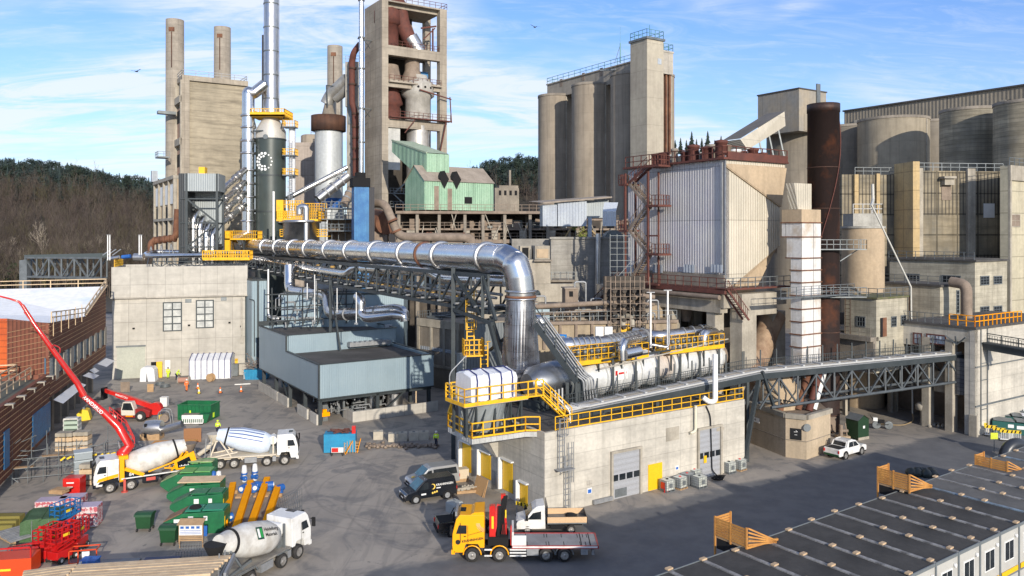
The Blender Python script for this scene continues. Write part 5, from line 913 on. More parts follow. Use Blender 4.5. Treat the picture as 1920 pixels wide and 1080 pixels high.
for i,(px,py,w_,h_,mt,lb)in enumerate([(1036,600,2.4,1.6,PIER,'small buff plant room left of the long stair foot'),(1088,604,1.8,2.0,CONCD,'small dark plant room at the foot of the long stair'),(1060,560,1.6,1.2,DUST,'rusty duct box on the terrace below the cracked wall'),(1190,604,2.2,1.8,CONCD,'grimy plant room below the filter house walkway'),(985,590,1.5,1.4,PANELG,'grey box unit behind the vertical duct')]):
 q=P(px,py,96);t=T('plant_room',lb,'plant room',tuple(q),R(8));b=MB();b.box(0,w_,0,2,-3,h_);t.part('wall',b,mt);b=MB();b.box(-.1,w_+.1,-.1,2.1,h_,h_+.15);t.part('roof',b,ROOFM);b=MB();b.box(w_*.3,w_*.6,-.04,.02,h_*.2,h_*.75);t.part('opening',b,BLACK);b=MB();b.tube(fil([(w_*.8,.5,h_),(w_*.8,.5,h_+.8),(w_*.8+1.4,.5,h_+.8),(w_*.8+1.4,.5,-2)],.3),.12,8);t.part('pipe',b,GALV)
for i in range(7):
 q=P(1010+i*34,612-(i%3)*7,95);t=T('small_pipe',['leftmost','second','third','fourth','fifth','sixth','rightmost'][i]+' of the bent service pipes standing along the low hall roof','pipe',tuple(q),R(8),'bent service pipes along the low hall');b=MB();h_=rr_.uniform(.8,2.2);l_=rr_.uniform(.8,2.4);b.tube(fil([(0,0,-1),(0,0,h_),(l_,0,h_),(l_,0,-1)],.25),.11,8);t.part('pipe',b,[GALV,DUST,PIER][i%3]);b=MB();b.box(l_*.4,l_*.6,-.2,.2,h_-.2,h_+.25);t.part('valve',b,GREYST)
#   the great horizontal duct and its rack
Pn=P(948,484,79);Pf=P(452,460.5,166);u_=(Pn-Pf).normalized()
t=T('main_duct','huge silver duct with bright flange rings running along the pipe rack then down its elbow','duct',tuple(Pn));rn=26.5/F*79
base=P(977,690,79);vert=[P(973,540,79),P(974,575,79)]
path=fil([Pf,Pn-u_*4,Pn+V((1.1,-1.0,-.4)),P(975,500,78)+V((0,0,0)),P(976,545,78),P(976,562,78)],5,6);b=MB()
b.tube([p-Pn for p in[Pf,Pn-u_*2.0]],[rn*.92,rn],32);t.part('duct',b,STEEL)
el=[Pn-u_*2.0,Pn-u_*.2,Pn+V((.95,-.5,-.6)),P(966,497,78.2),P(973,520,78),P(976,545,78)]
ec=fil(el,1.0,2)
b=MB()
for a,c in zip(el,el[1:]):b.cyl(a-Pn,c-Pn,rn*1.0,32)
for q in el[1:-1]:b.lathe([(.05,-rn),(rn*.5,-rn*.87),(rn*.87,-rn*.5),(rn,0),(rn*.87,rn*.5),(rn*.5,rn*.87),(.05,rn)],q-Pn,32)
t.part('elbow',b,STEEL);
L_=(Pn-Pf).length
for k,px in enumerate((458,500,525,552,582,620,660,707,762,827,912)):
 kx=(px-CX)/F;s_=(kx*Pf.y-Pf.x)/(u_.x-kx*u_.y);q=Pf+u_*s_-Pn;b=MB();e=rn*(.92+.08*s_/L_);b.lathe([(e,0),(e+.24,.02),(e+.24,.30),(e,.32)],q,32,u_);t.part('flange_ring',b,STEEL2)
kx=(796-CX)/F;s_=(kx*Pf.y-Pf.x)/(u_.x-kx*u_.y);b=MB();b.lathe([(rn,0),(rn+.12,.02),(rn+.12,.3),(rn,.32)],Pf+u_*s_-Pn,32,u_);t.part('rusty_ring',b,RUSTB)
V0=P(976,545,78)-Pn;b=MB();z1=P(976,690,78).z-Pn.z;z2=P(976,562,78).z-Pn.z;b.lathe([(rn,V0.z+.1),(rn,z2)],(V0.x,V0.y,0),32);
t.part('drop_pipe',b,STEEL)
for i,py in enumerate((546,556,560)):z=P(976,py,78).z-Pn.z;b=MB();b.lathe([(rn,z-.12),(rn+.16,z-.1),(rn+.16,z+.1),(rn,z+.12)],(V0.x,V0.y,0),32);t.part('drop_flange',b,STEEL2 if i!=1 else RUSTB)
b=MB();n=32;vs=[];c33,s33=cos(TH),sin(TH);hw=rn*1.0
for i in range(n):a=2*pi*i/n;vs.append((V0.x+rn*cos(a),V0.y+rn*sin(a),z2))
for i in range(n):
 a=2*pi*i/n-TH;cx_,cy_=cos(a),sin(a);k=hw/max(abs(cx_),abs(cy_));lx,ly=cx_*k,cy_*k;vs.append((V0.x+lx*c33-ly*s33,V0.y+lx*s33+ly*c33,z1))
b.add(vs,[(n+i,n+(i+1)%n,(i+1)%n,i)for i in range(n)]);t.part('transition',b,M('duct_sheet',(.62,.62,.64),(.40,.39,.41),.5,.28,1.0,brick=(1.3,1.3,.03,.3),fine=.03,bump=0))
tb=T('duct_foot','square silver duct base box standing on the platform','duct',(Pn.x+V0.x,Pn.y+V0.y,0),TH);hz1=z1+Pn.z;b=MB();b.box(-hw,hw,-hw,hw,7.8,hz1);b.box(-hw-.1,hw+.1,-hw-.1,hw+.1,hz1-.15,hz1+.15);tb.part('casing',b,M('duct_sheet',(.6,.6,.62)));b=MB();b.box(-hw-.15,hw+.15,-hw-.15,hw+.15,hz1-.6,hz1-.4);tb.part('flange',b,STEEL2)
t=T('pipe_rack','long dark steel lattice pipe rack carrying the huge silver duct','pipe rack',(Pf.x,Pf.y,0));O=V((Pf.x,Pf.y,0));side=V((cos(TH),sin(TH),0))
ztop=lambda s_:(Pf+u_*s_).z-rn-.35
def rk(s_,z,off=0):q=Pf+u_*s_;return V((q.x,q.y,z))+side*off-O
b=MB();n=30
for off in(-2.0,1.6):
 b.beam(rk(0,ztop(0),off),rk(L_,ztop(L_),off),.34,.4);b.beam(rk(0,ztop(0)-2.6,off),rk(L_,ztop(L_)-3.6,off),.3,.36)
 for i in range(n+1):
  s_=L_*i/n;h_=2.6+1.0*i/n;b.beam(rk(s_,ztop(s_)-h_,off),rk(s_,ztop(s_),off),.2)
  if i<n:s2=L_*(i+1)/n;b.beam(rk(s_,ztop(s_)-h_,off),rk(s2,ztop(s2),off),.17)
for i in range(n+1):s_=L_*i/n;b.beam(rk(s_,ztop(s_)-2.7-1.0*i/n,-2),rk(s_,ztop(s_)-2.7-1.0*i/n,1.6),.2)
t.part('lattice',b,DARK)
b=MB();s1=L_-2
q1=rk(L_*.82,ztop(L_*.82),-2.1)+O;
def pl_at(px,off):
 kx=(px-CX)/F;q0=Pf+side*off;s_=(kx*q0.y-q0.x)/(u_.x-kx*u_.y);return s_
s_=pl_at(850,-2.2)
zg=0;b.beam(rk(s_,zg,-2.2),rk(s_,ztop(s_)+.6,-2.2),.42);s3=pl_at(905,-2.2);b.beam(rk(s3,ztop(s3),-2.2),rk(s3,ztop(s3)-4.2,-2.2),.32)
b.beam(rk(s_,ztop(s_),-2.2),rk(s3,ztop(s3)-4,-2.2),.28);b.beam(rk(s3,ztop(s3),-2.2),rk(s3+2.5,ztop(s3)-4.2,-2.2),.28);b.beam(rk(s_+.5,ztop(s_)-4,-2.2),rk(s3,ztop(s3)-.2,-2.2),.25);b.beam(rk(s_,ztop(s_)-3.8,-2.2),rk(L_+1,ztop(L_)-4.6,-2.2),.34)
b.beam(rk(s3,ztop(s3)-4.3,-1.5),rk(s3+3,8,-1),.35);b.beam(rk(s3-2,ztop(s3)-4.3,0),rk(s3+2,8,.5),.3);b.beam(rk(s3+1,8,1),rk(s3-1,ztop(s3)-5,1),.3);b.beam(rk(s3-3,ztop(s3)-8,.5),rk(s3+2.5,ztop(s3)-5,.5),.25)
for px in(486,540,620):s5=pl_at(px,-2.2);b.beam(rk(s5,0,-2.2),rk(s5,ztop(s5)-2.5,-2.2),.4);b.beam(rk(s5+4,7,-2.2),rk(s5,ztop(s5)-3,-2.2),.25)
t.part('trestle',b,DARK);b=MB()
for i in range(26):s_=L_*(i+.5)/26;z=ztop(s_)-2.3-1.0*i/26;b.cyl(rk(s_,z+.1,-2.5),rk(s_,z+.1,1.2),.13,6)
for z_,o_ in((.5,-1.2),(.5,-.6),(1.0,.2),(1.3,.9)):b.cyl(rk(0,ztop(0)-2.5+z_,o_),rk(L_*.98,ztop(L_)-3.4+z_,o_),.16,8)
t.part('service_pipes',b,GALV);b=MB()
for i in range(22):s_=L_*(.35+.6*i/22);z=ztop(s_)-1.6-.9*(.35+.6*i/22);b.beam(rk(s_,z,-1.7),rk(s_+1.4,z,-1.7),.5,.12)
for i in range(8):s_=L_*(.3+.06*i);b.box(*[c for p in zip(rk(s_,ztop(s_)-.9,-.5)-V((.3,.3,.3)),rk(s_,ztop(s_)-.9,-.5)+V((.3,.3,.3)))for c in p])
t.part('cable_tray',b,M('tray_ochre',(.45,.27,.06),(.30,.2,.08),1,.6));b=MB()
for i in range(18):s_=L_*(.2+.7*i/18);b.beam(rk(s_,ztop(s_)-2.2,1.0),rk(s_,ztop(s_)-1.0,1.0),.25);b.beam(rk(s_,ztop(s_)-2.0,-.2),rk(s_+.8,ztop(s_)-1.4,-.2),.18)
t.part('valve_stand',b,M('valve_paleblue',(.45,.55,.60),None,1,.5))
def wp(name,lb,pts,r,mt=STEEL,n=14,fr=.8,group=None,fl=0,cat='pipe'):
 W_=[P(*p)for p in pts];A=W_[0].copy();t=T(name,lb,cat,tuple(A),0,group);b=MB();b.tube([p-A for p in fil(W_,fr)],r,n);t.part('pipe',b,mt)
 if fl:
  b=MB()
  for a,c in zip(W_,W_[1:]):
   k=int((c-a).length/fl)
   for i in range(1,k+1):q=a.lerp(c,i/(k+1))-A;b.cyl(q,q+(c-a).normalized()*.12,r*1.12,n)
  if b.v:t.part('clamp',b,GALV)
 return t
wp('silver_pipe','silver pipe under the near side of the rack, left long run with raised end',[(468,484,148),(517,492,140),(640,512,112),(652,512,110),(662,503,109),(676,500,108)],.55,STEEL,14,2,None,9)
wp('silver_pipe','silver pipe under the near side of the rack, right long run dipping to the elbow',[(680,503,106),(808,509,92),(828,522,90),(850,524,88),(950,527,81)],.62,STEEL,14,2,None,9)
wp('silver_pipe','thick S-bend silver pipe dropping onto the blue-grey building roof',[(543,498,128),(543,538,127),(548,546,126),(604,552,121),(614,556,120),(617,585,118),(628,590,117),(674,588,113),(742,581,108),(756,585,107),(758,600,107)],.85,STEEL,16,1.8,None,6)
wp('silver_pipe','short upright silver pipe looping along the upper roof edge',[(670,556,108),(677,562,107),(677,588,107),(686,597,106),(742,590,104),(757,592,104),(759,602,104)],.62,STEEL,14,1.6)
wp('silver_pipe','silver pipe bending on top of the plain concrete block under the rack head',[(455,474,150),(290,472,150),(272,476,146),(275,480,142),(400,478,142)],.42,STEEL,12,2)
wp('white_pipe','thin bright pipe frame dropping at left end of the blue-grey roof',[(503,505,122),(503,590,120),(510,598,119),(522,597,118)],.13,WHITE,8,.6)
for i,(px,y0,y1,Y)in enumerate([(668,548,605,100),(590,515,600,112),(632,540,584,110),(576,531,560,112)]):
 tt=T('thin_white_post',['thin white post at the middle of the upper roof','tall thin white post by the rack left of the S-bend pipe','thin white post behind the S-bend pipe','short thin white post right of the rack trestle'][i],'post',P(px,y1,Y).to_tuple(),0,'thin white posts by the rack');b=MB();b.cyl((0,0,0),(0,0,(y1-y0)/F*Y),.07,6);tt.part('post',b,WHITE);b=MB();b.box(-.2,.2,-.2,.2,-.2,0);tt.part('foot',b,GALV)
t=T('valve_station','tangle of small pipes and frames under the rack above the blue-grey roof','pipework',P(560,600,118).to_tuple(),TH);b=MB();rr_=random.Random(8)
for i in range(26):
 x=rr_.uniform(-4,9);y=rr_.uniform(0,3);z=rr_.uniform(-.5,4.5);d=rr_.choice([V((2.5,0,0)),V((0,0,1.8)),V((1.5,0,0))]);b.tube(fil([V((x,y,z)),V((x,y,z))+d,V((x,y,z))+d+V((0,0,-1 if d.z==0 else 0))+V((1 if d.z else 0,0,0))],.3),rr_.uniform(.07,.16),8)
t.part('pipes',b,GALV);b=MB()
for i in range(6):b.beam((-4+i*2.3,0,-1),(-4+i*2.3,0,5),.15);b.beam((-4+i*2.3,0,-1),(-2+i*2.3,0,4.5),.1)
for z in(0,2,4):b.beam((-5,0,z),(9,0,z),.15)
t.part('frame',b,DARK)
t=T('dosing_vessel','silver cylindrical vessel with wide yellow railed platform above the duct','vessel',P(565,450,150).to_tuple());s_=150/F;Zv=lambda py:(450-py)*s_;b=MB();b.lathe([(3.4,-3),(3.4,Zv(418)),(3.7,Zv(418)),(3.7,Zv(413)),(1,Zv(411))],n=28);t.part('shell',b,STEEL2);b=MB();x0,x1=-41*s_,36*s_;z=Zv(411);b.box(x0,x1,-2,5,z-.4,z);t.part('platform',b,YEL);b=MB();b.rail([(x0,5,z),(x0,-2,z),(x1,-2,z),(x1,5,z)],1.5,.4,.07,2);b.rail([(x0+.5,5,z+1.6),(x1,5,z+1.6)],1.6,.5,.06,2);b.box(x0,x0+1.3,-2.02,-1.6,z,z+3.6);b.rail([(x0,2,z+2.2),(x0+4,2,z+2.2)],1.4,.5,.06);t.part('railing',b,YEL)
for(a,c)in((528,545),(590,615)):b=MB();z2=Zv(442);b.box((a-565)*s_,(c-565)*s_,-1,2,z2-.2,z2);b.rail([((a-565)*s_,-1,z2),((c-565)*s_,-1,z2)],1.2,.5,.05,2);t.part('side_platform',b,YEL)
b=MB();b.tube(fil([((568-565)*s_,-2.5,Zv(402)),((568-565)*s_,-2.5,Zv(388)),((581-565)*s_,-2.6,Zv(388)),((581-565)*s_,-2.6,-3)],1.0),.6,12);t.part('bent_pipe',b,STEEL2)
b=MB();b.cyl((-46*s_,-2,-3),(-46*s_,-2,Zv(360)),.22,8);t.part('post',b,WHITE)
b=MB()
for k in range(4):b.beam((40*s_+k*1.3,2,-3),(40*s_+k*1.3,2,Zv(370+k*4)),.12);
for z in(Zv(432),Zv(410),Zv(390)):b.box(38*s_,38*s_+6,0,5,z-.2,z);b.rail([(38*s_,0,z),(38*s_+6,0,z)],1.2,.9,.05)
t.part('steel_landing',b,GREYST);b=MB();b.box(38*s_,38*s_+7,5,6,-4,Zv(410));t.part('dark_backing',b,DUST)
#   plain concrete block at left
P0=G(210,712);t=T('concrete_block_building','plain pale concrete block building with high parapet and two glass-block windows','building',(P0.x,P0.y,0),R(18));xr=t.x(464);zt=t.z(0,0,501);zl=t.z(0,0,558);yl=12
b=MB();b.box(0,xr-.4,.25,yl,0,zl);b.box(-.1,xr,0,.5,zl,zt);b.box(-.1,.4,.5,yl,zl,zt-.02);b.box(xr-.5,xr-.01,.5,yl,zl,zt-.03);b.box(-.1,xr,yl-.5,yl-.01,zl,zt-.01);b.box(.4,xr-.5,.5,yl-.5,zl,zt-1.2)
t.part('wall',b,CONC2);b=MB();b.box(-.2,xr+.05,-.22,.25,zl-.25,zl);b.box(-.2,0,.0,yl,zl-.25,zl-.02);t.part('drip_ledge',b,CONC)
b=MB();b.box(.4,xr-.5,.5,yl-.5,zt-1.2,zt-1.1);t.part('roof',b,M('roof_black',(.02,.02,.022),None,1,.6))
for(a,c,d,e)in((306,340,568,621),(368,400,564,615)):
 x0,x1=t.x(a),t.x(c);z1,z0=t.z(x0,0,d),t.z(x0,0,e);fr=MB();fr.box(x0-.1,x1+.1,.18,.24,z0-.1,z1+.1);f=t.part('window',fr,DARK)
 for i in range(2):
  for j in range(4):g_=MB();w_,h_=(x1-x0)/2,(z1-z0)/4;g_.box(x0+i*w_+.11,x0+(i+1)*w_-.11,.1,.2,z0+j*h_+.1,z0+(j+1)*h_-.1);t.part('pane',g_,M('glass_block',(.52,.53,.50),(.34,.35,.34),.9,.4,fine=.15),f)
for(a,c,d,e)in((347,359,561,568),(414,425,557,564)):b=MB();b.box(t.x(a),t.x(c),.15,.26,t.z(t.x(a),0,e),t.z(t.x(a),0,d));t.part('vent_grille',b,GREYST)
b=MB();b.box(t.x(219),t.x(272),.15,.3,.05,t.z(t.x(245),0,651));t.part('big_door',b,M('door_greige',(.42,.43,.36),(.38,.39,.33),.5,.6));b=MB();b.box(t.x(217),t.x(273),.05,.3,t.z(t.x(245),0,651),t.z(t.x(245),0,648));t.part('lintel',b,GREYST)
b=MB();b.box(t.x(283),t.x(294),.1,.3,.05,t.z(t.x(290),0,679));t.part('open_doorway',b,BLACK);b=MB();b.box(t.x(294),t.x(305),-.6,-.5,.05,t.z(t.x(300),0,677));t.part('door',b,YEL2)
b=MB();b.box(t.x(309),t.x(319),.2,.28,t.z(t.x(313),0,692),t.z(t.x(313),0,676));t.part('small_window',b,WHITE);b=MB();b.box(t.x(435),t.x(446),.2,.28,.05,2.4);b.box(t.x(435),t.x(446),-.5,.25,2.4,2.5);t.part('door',b,YEL2)
b=MB();x=t.x(453);b.tube(fil([(x,-.05,zl-.5),(x,-.05,zl-7)],.1),.12,8);b.box(x-.2,x+.3,-.15,.2,zl-8.3,zl-7.3);t.part('downpipe',b,CONC)
for(px,py)in((250,616),(354,610),(430,605),(452,612)):b=MB();x=t.x(px);z=t.z(x,0,py);b.box(x-.15,x+.2,0,.26,z-.12,z+.12);t.part('wall_lamp',b,BLACK)
b=MB();b.rail([(.3,.3,zt-.02),(.3,9,zt-.02)],1.2,.5,.04,2);t.part('corner_railing',b,YEL)
for i,px in enumerate((202,206,261,265)):
 tt=T('roof_mast',['leftmost tall white vent pipe on the plain block roof','second tall white vent pipe on the plain block roof','third tall white vent pipe on the plain block roof','rightmost tall white vent pipe on the plain block roof'][i],'vent pipe',P(px,478 if i>1 else 488,128).to_tuple(),0,'tall white vent pipes');b=MB();h_=(488-441)/F*128 if i<2 else 3.2;b.cyl((0,0,0),(0,0,h_),.09,8);tt.part('pipe',b,WHITE);b=MB();b.cyl((0,0,h_),(0,0,h_+.1),.19,8);tt.part('cap',b,GALV)
tt=T('roof_tank','blue motor set beside silver fittings on the plain block roof','pump',P(238,482,130).to_tuple());b=MB();b.cyl((-.8,0,0),(.6,0,.15),.32,12);tt.part('motor',b,BLUE);b=MB();b.cyl((1.2,0,0),(2.8,0,0),.6,12);b.tube([(-3,0,-.3),(-1.2,0,0)],.3,8);[b.beam((-4+i*.8,0,.3),(-2.6+i*.8,0,1.3),.14)for i in range(3)];tt.part('fittings',b,STEEL2)
tt=T('yellow_walkway','yellow railed walkway at the back of the plain block roof','walkway',P(380,486,140).to_tuple(),R(5));b=MB();b.box(0,8.2,0,2,-.2,0);tt.part('deck',b,YEL);b=MB();b.rail([(0,0,0),(8.2,0,0),(8.2,2,0)],1.5,.4,.07,1,.3);b.rail([(0,2,0),(8.2,2,0)],1.5,.5,.06);tt.part('railing',b,YEL);b=MB();b.truss((-9,1,-1.4),(9,1,-1.4),1.0,12,.12);tt.part('support_truss',b,DARK)
A=P(47,480,190);B=P(190,477,175);t=T('pipe_bridge','grey lattice pipe bridge with leg crossing in front of the bare woods','pipe bridge',(A.x,A.y,0));A0=V((A.x,A.y,0));b=MB();b.truss(A-A0-V((0,0,5)),B-A0-V((0,0,5.4)),4.6,6,.3,2.5,(0,1,0));t.part('lattice',b,GREYST);b=MB();b.beam(A-A0+V((0,1,-.2)),B-A0+V((0,1,-.2)),1.6,.9);t.part('tray',b,M('tray_grey',(.09,.11,.11),None,1,.6));b=MB();b.box(-.9,.9,-.8,.8,0,A.z-1);t.part('leg',b,GREYST)
P0=G(464,706);t=T('clad_tower_building','tall blue-grey clad building with dark corner trims right of the plain block','building',(P0.x+.4,P0.y+1,0),TH);xr=t.x(500);b=MB();b.box(0,xr,0,14,1,t.z(0,0,527));t.part('wall',b,PANEL);b=MB();x=t.x(482);b.box(x,x+.3,-.08,.02,1,t.z(0,0,527));b.box(0,xr,-.1,14,t.z(0,0,527),t.z(0,0,524));b.tube(fil([(t.x(466),-.3,t.z(0,0,560)),(t.x(476),-.3,t.z(0,0,563)),(t.x(476),-.3,t.z(0,0,668))],.3),.08,6);t.part('trim',b,DARK)
P0=P(757,570,124);t=T('clad_hall','blue-grey clad hall behind the S-bend pipes, half in shadow','building',(P0.x,P0.y,0),R(4));b=MB();zt=t.z(0,0,552);b.box(-19,0,0,10,0,zt);t.part('wall',b,PANEL);b=MB();b.box(-19.1,.1,-.1,10.1,zt,zt+.25);t.part('trim',b,DARK)
#   raised blue-grey building
P0=G(598,799);t=T('clad_building','raised blue-grey clad building with stepped flat roofs on dark columns','building',(P0.x,P0.y,0),TH);xr=t.x(813);yl=t.y(486);z0=t.z(0,0,748);z1=t.z(0,0,684.5);ys_=t.y(537);z2=t.z(0,yl,611)
b=MB();W_=.35
b.box(0,xr,0,W_,z0,z1);b.box(0,W_,W_,ys_+W_,z0,z1-.01);b.box(0,W_,ys_+W_,yl,z0,z2);xu=t.x(742,ys_);b.box(W_,xu,ys_,ys_+W_,z1-.5,z2-.01);b.box(xr-W_,xr-.02,W_,ys_+2,z0,z1-.02);b.box(.1,xr,yl-.4,yl-.02,z0,z2-.02);t.part('cladding',b,PANEL)
b=MB();b.box(.2,xr-.2,.2,yl-.2,z0,z0+.2);b.box(W_,xr-W_,W_,ys_,z1-.5,z1-.35);b.box(W_,xr-.5,ys_+W_,yl-.4,z2-.6,z2-.45);t.part('roof',b,ROOFD)
b=MB()
for p,q in(((0,0,z1),(xr,0,z1)),((0,0,z1),(0,ys_,z1)),((0,ys_,z2),(0,yl,z2)),((0,ys_,z2),(xu,ys_,z2)),((xu,ys_,z2),(xu,yl,z2)),((xr,0,z1),(xr,ys_,z1))):b.beam(V(p)+V((.1,.1,.03)),V(q)+V((.1,.1,.03)),.42,.08)
b.box(-.1,.1,-.1,.1,z0-.1,z1+.06);b.box(-.1,.1,ys_-.1,ys_+.12,z1,z2+.06);b.box(-.06,xr+.05,-.06,.2,z0-.14,z0);b.box(-.06,.2,0,yl,z0-.14,z0-.005);b.box(-.1,xr-2,yl-.3,yl+.05,z2,z2+.7);t.part('trim',b,DARK)
b=MB();b.box(xr*.55,xr*.95,ys_-1.2,ys_+2,z1+.05,z1+.6)
for k in range(7):b.box(xr*.56+k*.8,xr*.56+k*.8+.45,ys_-1,ys_+1.8,z1+.6,z1+.7)
t.part('duct_bundle',b,GALV);b=MB();b.box(xu+.4,xr-.3,ys_+2.1,ys_+2.4,z1,z2+.3);t.part('white_panel',b,CORRB)
b=MB()
for x in(.3,xr*.5,xr-.5):b.box(x-.22,x+.22,.3,.7,0,z0)
for k in range(1,5):y=yl*k/4.2;b.box(.15,.6,y-.22,y+.22,0,z0);b.box(xr-.6,xr-.2,y-.2,y+.2,0,z0)
b.beam((.4,yl*.48,.1),(.4,yl*.62,z0),.2);b.beam((xr*.5+.2,.5,.2),(xr*.78,.5,z0),.2);b.box(.2,xr-.2,.3,.6,z0-.5,z0-.16);t.part('column',b,DARK)
b=MB()
for k,(a,c)in enumerate(((.5,3.2),(4.2,8.2),(12.5,17),(17.4,yl))):b.box(-.15,.1,a,c,0,1.3)
b.box(4.2,xr+.4,-.6,-.35,0,1.35);b.box(4.2,4.5,-.35,3,0,1.3);t.part('low_wall',b,CONC2)
b=MB();rr_=random.Random(4)
for i in range(60):
 x,y,z=rr_.uniform(1,xr-5),rr_.uniform(1,7),rr_.uniform(.2,2.9);d=rr_.choice([V((1.5,0,0)),V((0,0,1)),V((.8,.8,0))]);b.tube(fil([V((x,y,z)),V((x,y,z))+d,V((x,y,z))+d+V((.2,0,-.5))],.1),rr_.uniform(.04,.11),6)
t.part('pipe_tangle',b,GALV);b=MB()
for i in range(24):x,y=rr_.uniform(1,xr-5),rr_.uniform(2,7);b.box(x,x+rr_.uniform(.2,.7),y,y+.4,0,rr_.uniform(.5,2.4))
t.part('pump_sets',b,GREYST);b=MB();b.cyl((xr-4.4,3,0),(xr-4.4,3,z0),1.1,18);b.cyl((xr-7.2,4,0),(xr-7.2,4,z0),1.0,18);t.part('vertical_tank',b,STEEL2);b=MB();b.cyl((xr-2.2,.9,0),(xr-2.2,.9,z0),.1,8);t.part('pale_pipe',b,WOODL);b=MB();b.box(3.5,xr-.5,9,9.3,0,z0);t.part('dark_backdrop_wall',b,M('dark_shade_wall',(.06,.05,.04)))  # backdrop coloured dark for the shade under the raised floor
b=MB();b.box(.9,2.0,1.6,2.2,0.7,1.2);b.box(1.1,1.6,1.6,2,1.2,1.6);t.part('orange_pump',b,ORANGE)
#   concrete block behind the rack leg
P0=P(783,600,125);t=T('framed_concrete_block','concrete block with pale framed bays behind the rack leg','building',(P0.x,P0.y,0),R(-43));zt=t.z(0,0,598);xr=t.x(862);xq=t.x(950)
b=MB();b.box(0,xr,0,13,0,zt);t.part('wall',b,CONCD);b=MB()
for k in range(4):x=xr*k/3.2;b.box(x,x+.5,-.15,.02,3.5,zt-1)
b.box(0,xr,-.2,.01,zt-1.0,zt+.2);b.box(0,xr,-.16,.01,3.2,3.6);t.part('frame',b,PIER);b=MB();b.box(.8,xr-.3,-.1,-.02,zt*.55,zt*.6);t.part('pale_strip',b,CORRB)
b=MB();rr_=random.Random(2)
for k in range(12):b.cyl((rr_.uniform(.5,2),.5+k*.9,zt+.3),(rr_.uniform(3,5.5),.5+k*.9,zt+.3+rr_.uniform(0,.6)),.14,6);b.box(.5+k*.3,.8+k*.3,2+k*.5,2.5+k*.5,zt,zt+.9)
b.rail([(0,0,zt+.2),(0,12,zt+.2)],1,.5,.03);t.part('roof_pipework',b,GREYST)
t=T('low_dark_hall','low dark grey hall with flat roof between the rack leg and the vertical duct','building',P(868,690,90).to_tuple()[:2]+(0,),TH);b=MB();zt=t.z(0,0,665);b.box(0,9,0,1.5,0,zt);b.box(3,12,1.6,5,zt,zt+3.2);t.part('wall',b,M('panel_dark_grey',(.16,.18,.19),None,1,.6,corr=.4));b=MB();b.box(2.9,12.1,1.5,5.1,zt+3.2,zt+3.35);t.part('roof',b,CONCD);b=MB();b.tube(fil([(3,2,zt+4.5),(7,2,zt+5),(8,2,zt+4.5),(12,2,zt+6.5)],1),.4,10);t.part('dark_duct',b,DARK)  # hall cladding in one even dark grey
Q=P(895,690,82);t=T('yellow_ladder','yellow caged ladder with small landing platform by the rack leg','ladder',(Q.x,Q.y,0),R(12));Zy=lambda py:t.z(0,0,py);X=lambda px:(px-895)/F*82
b=MB();b.box(X(869),X(908),-.7,.7,Zy(664)-.15,Zy(664));t.part('landing',b,YEL);b=MB();b.rail([(X(869),.7,Zy(664)),(X(869),-.7,Zy(664)),(X(905),-.7,Zy(664)),(X(905),.7,Zy(664))],1.6,.45,.05,2);t.part('railing',b,YEL)
b=MB();b.ladder((X(882),0,Zy(664)),(X(882),0,Zy(545)),.75,.06,(1,0,0),.7);t.part('upper_ladder',b,YEL);b=MB();b.ladder((X(908),0,Zy(700)),(X(908),0,Zy(640)),.75,.06,(1,0,0),.7);t.part('lower_ladder',b,YEL)
#   fan building
P0=G(1021,968);FB=t=T('fan_building','pale concrete fan building with grey roller doors, yellow doors and yellow roof railing','building',(P0.x,P0.y,0),TH);xr=t.x(1396);yl=t.y(856);zt=7.05
FBx,FBy,FBz=xr,yl,zt
b=MB();b.box(0,xr,0,yl,0,zt);t.part('wall',b,CONCF);b=MB();b.box(.3,xr-.3,.3,yl,zt+.004,zt+.06);t.part('roof',b,ROOFD);Z=lambda px,py:t.z(t.x(px),0,py)
for(a,c,d,e,wz)in((1146,1200,850,935,(891,905)),(1308,1351,806,889,(851,862))):
 x0,x1=t.x(a),t.x(c);z1=Z(a,d)-.05;b=MB();b.box(x0,x1,-.03,.0,.02,z1);o=t.part('roller_door',b,M('door_grey',(.34,.35,.37),None,1,.5,corr=.5,horiz=True,corrd=.25));zw=Z(a,(wz[0]+wz[1])/2)
 for k in range(4):g_=MB();w_=(x1-x0)/4;g_.box(x0+k*w_+.08,x0+(k+1)*w_-.08,-.05,-.02,zw-.28,zw+.28);t.part('pane',g_,GLASS,o)
 b=MB()
 for x in(x0,x1):b.box(x-.12,x+.12,-.2,.02,0,z1+.1)
 b.box(x0-.12,x1+.12,-.22,.02,z1,z1+.22);t.part('door_frame',b,PIER)
 if a<1200:b=MB();b.box(x0+.4,x0+1.8,-.06,-.03,.15,.9);t.part('grille',b,GREYST)
b=MB();b.box(t.x(1215),t.x(1241),-.06,.0,.05,Z(1228,869));t.part('door',b,YEL2)
for(a,c,d,e)in((1249,1273,803,828),(1343,1357,803,809)):b=MB();b.box(t.x(a),t.x(c),-.04,.0,Z(a,e),Z(a,d));t.part('vent_grille',b,PIER)
SB=M('sign_blue',(.02,.12,.45),None,1,.5)
for(px,py,s_)in((1105,920,.5),(1269,877,.4)):b=MB();x=t.x(px);z=Z(px,py);b.box(x-s_/2,x+s_/2,-.04,.0,z-s_/2,z+s_/2);o=t.part('sign',b,WHITE);b=MB();b.box(x-s_/2+.06,x+s_/2-.06,-.05,-.04,z-s_/2+.05,z+s_/2-.12);t.part('emblem',b,SB,o)
b=MB();x=t.x(1105);z=Z(1105,908);b.box(x-.3,x+.3,-.03,0,z-.15,z+.35);t.part('notice',b,CONC)
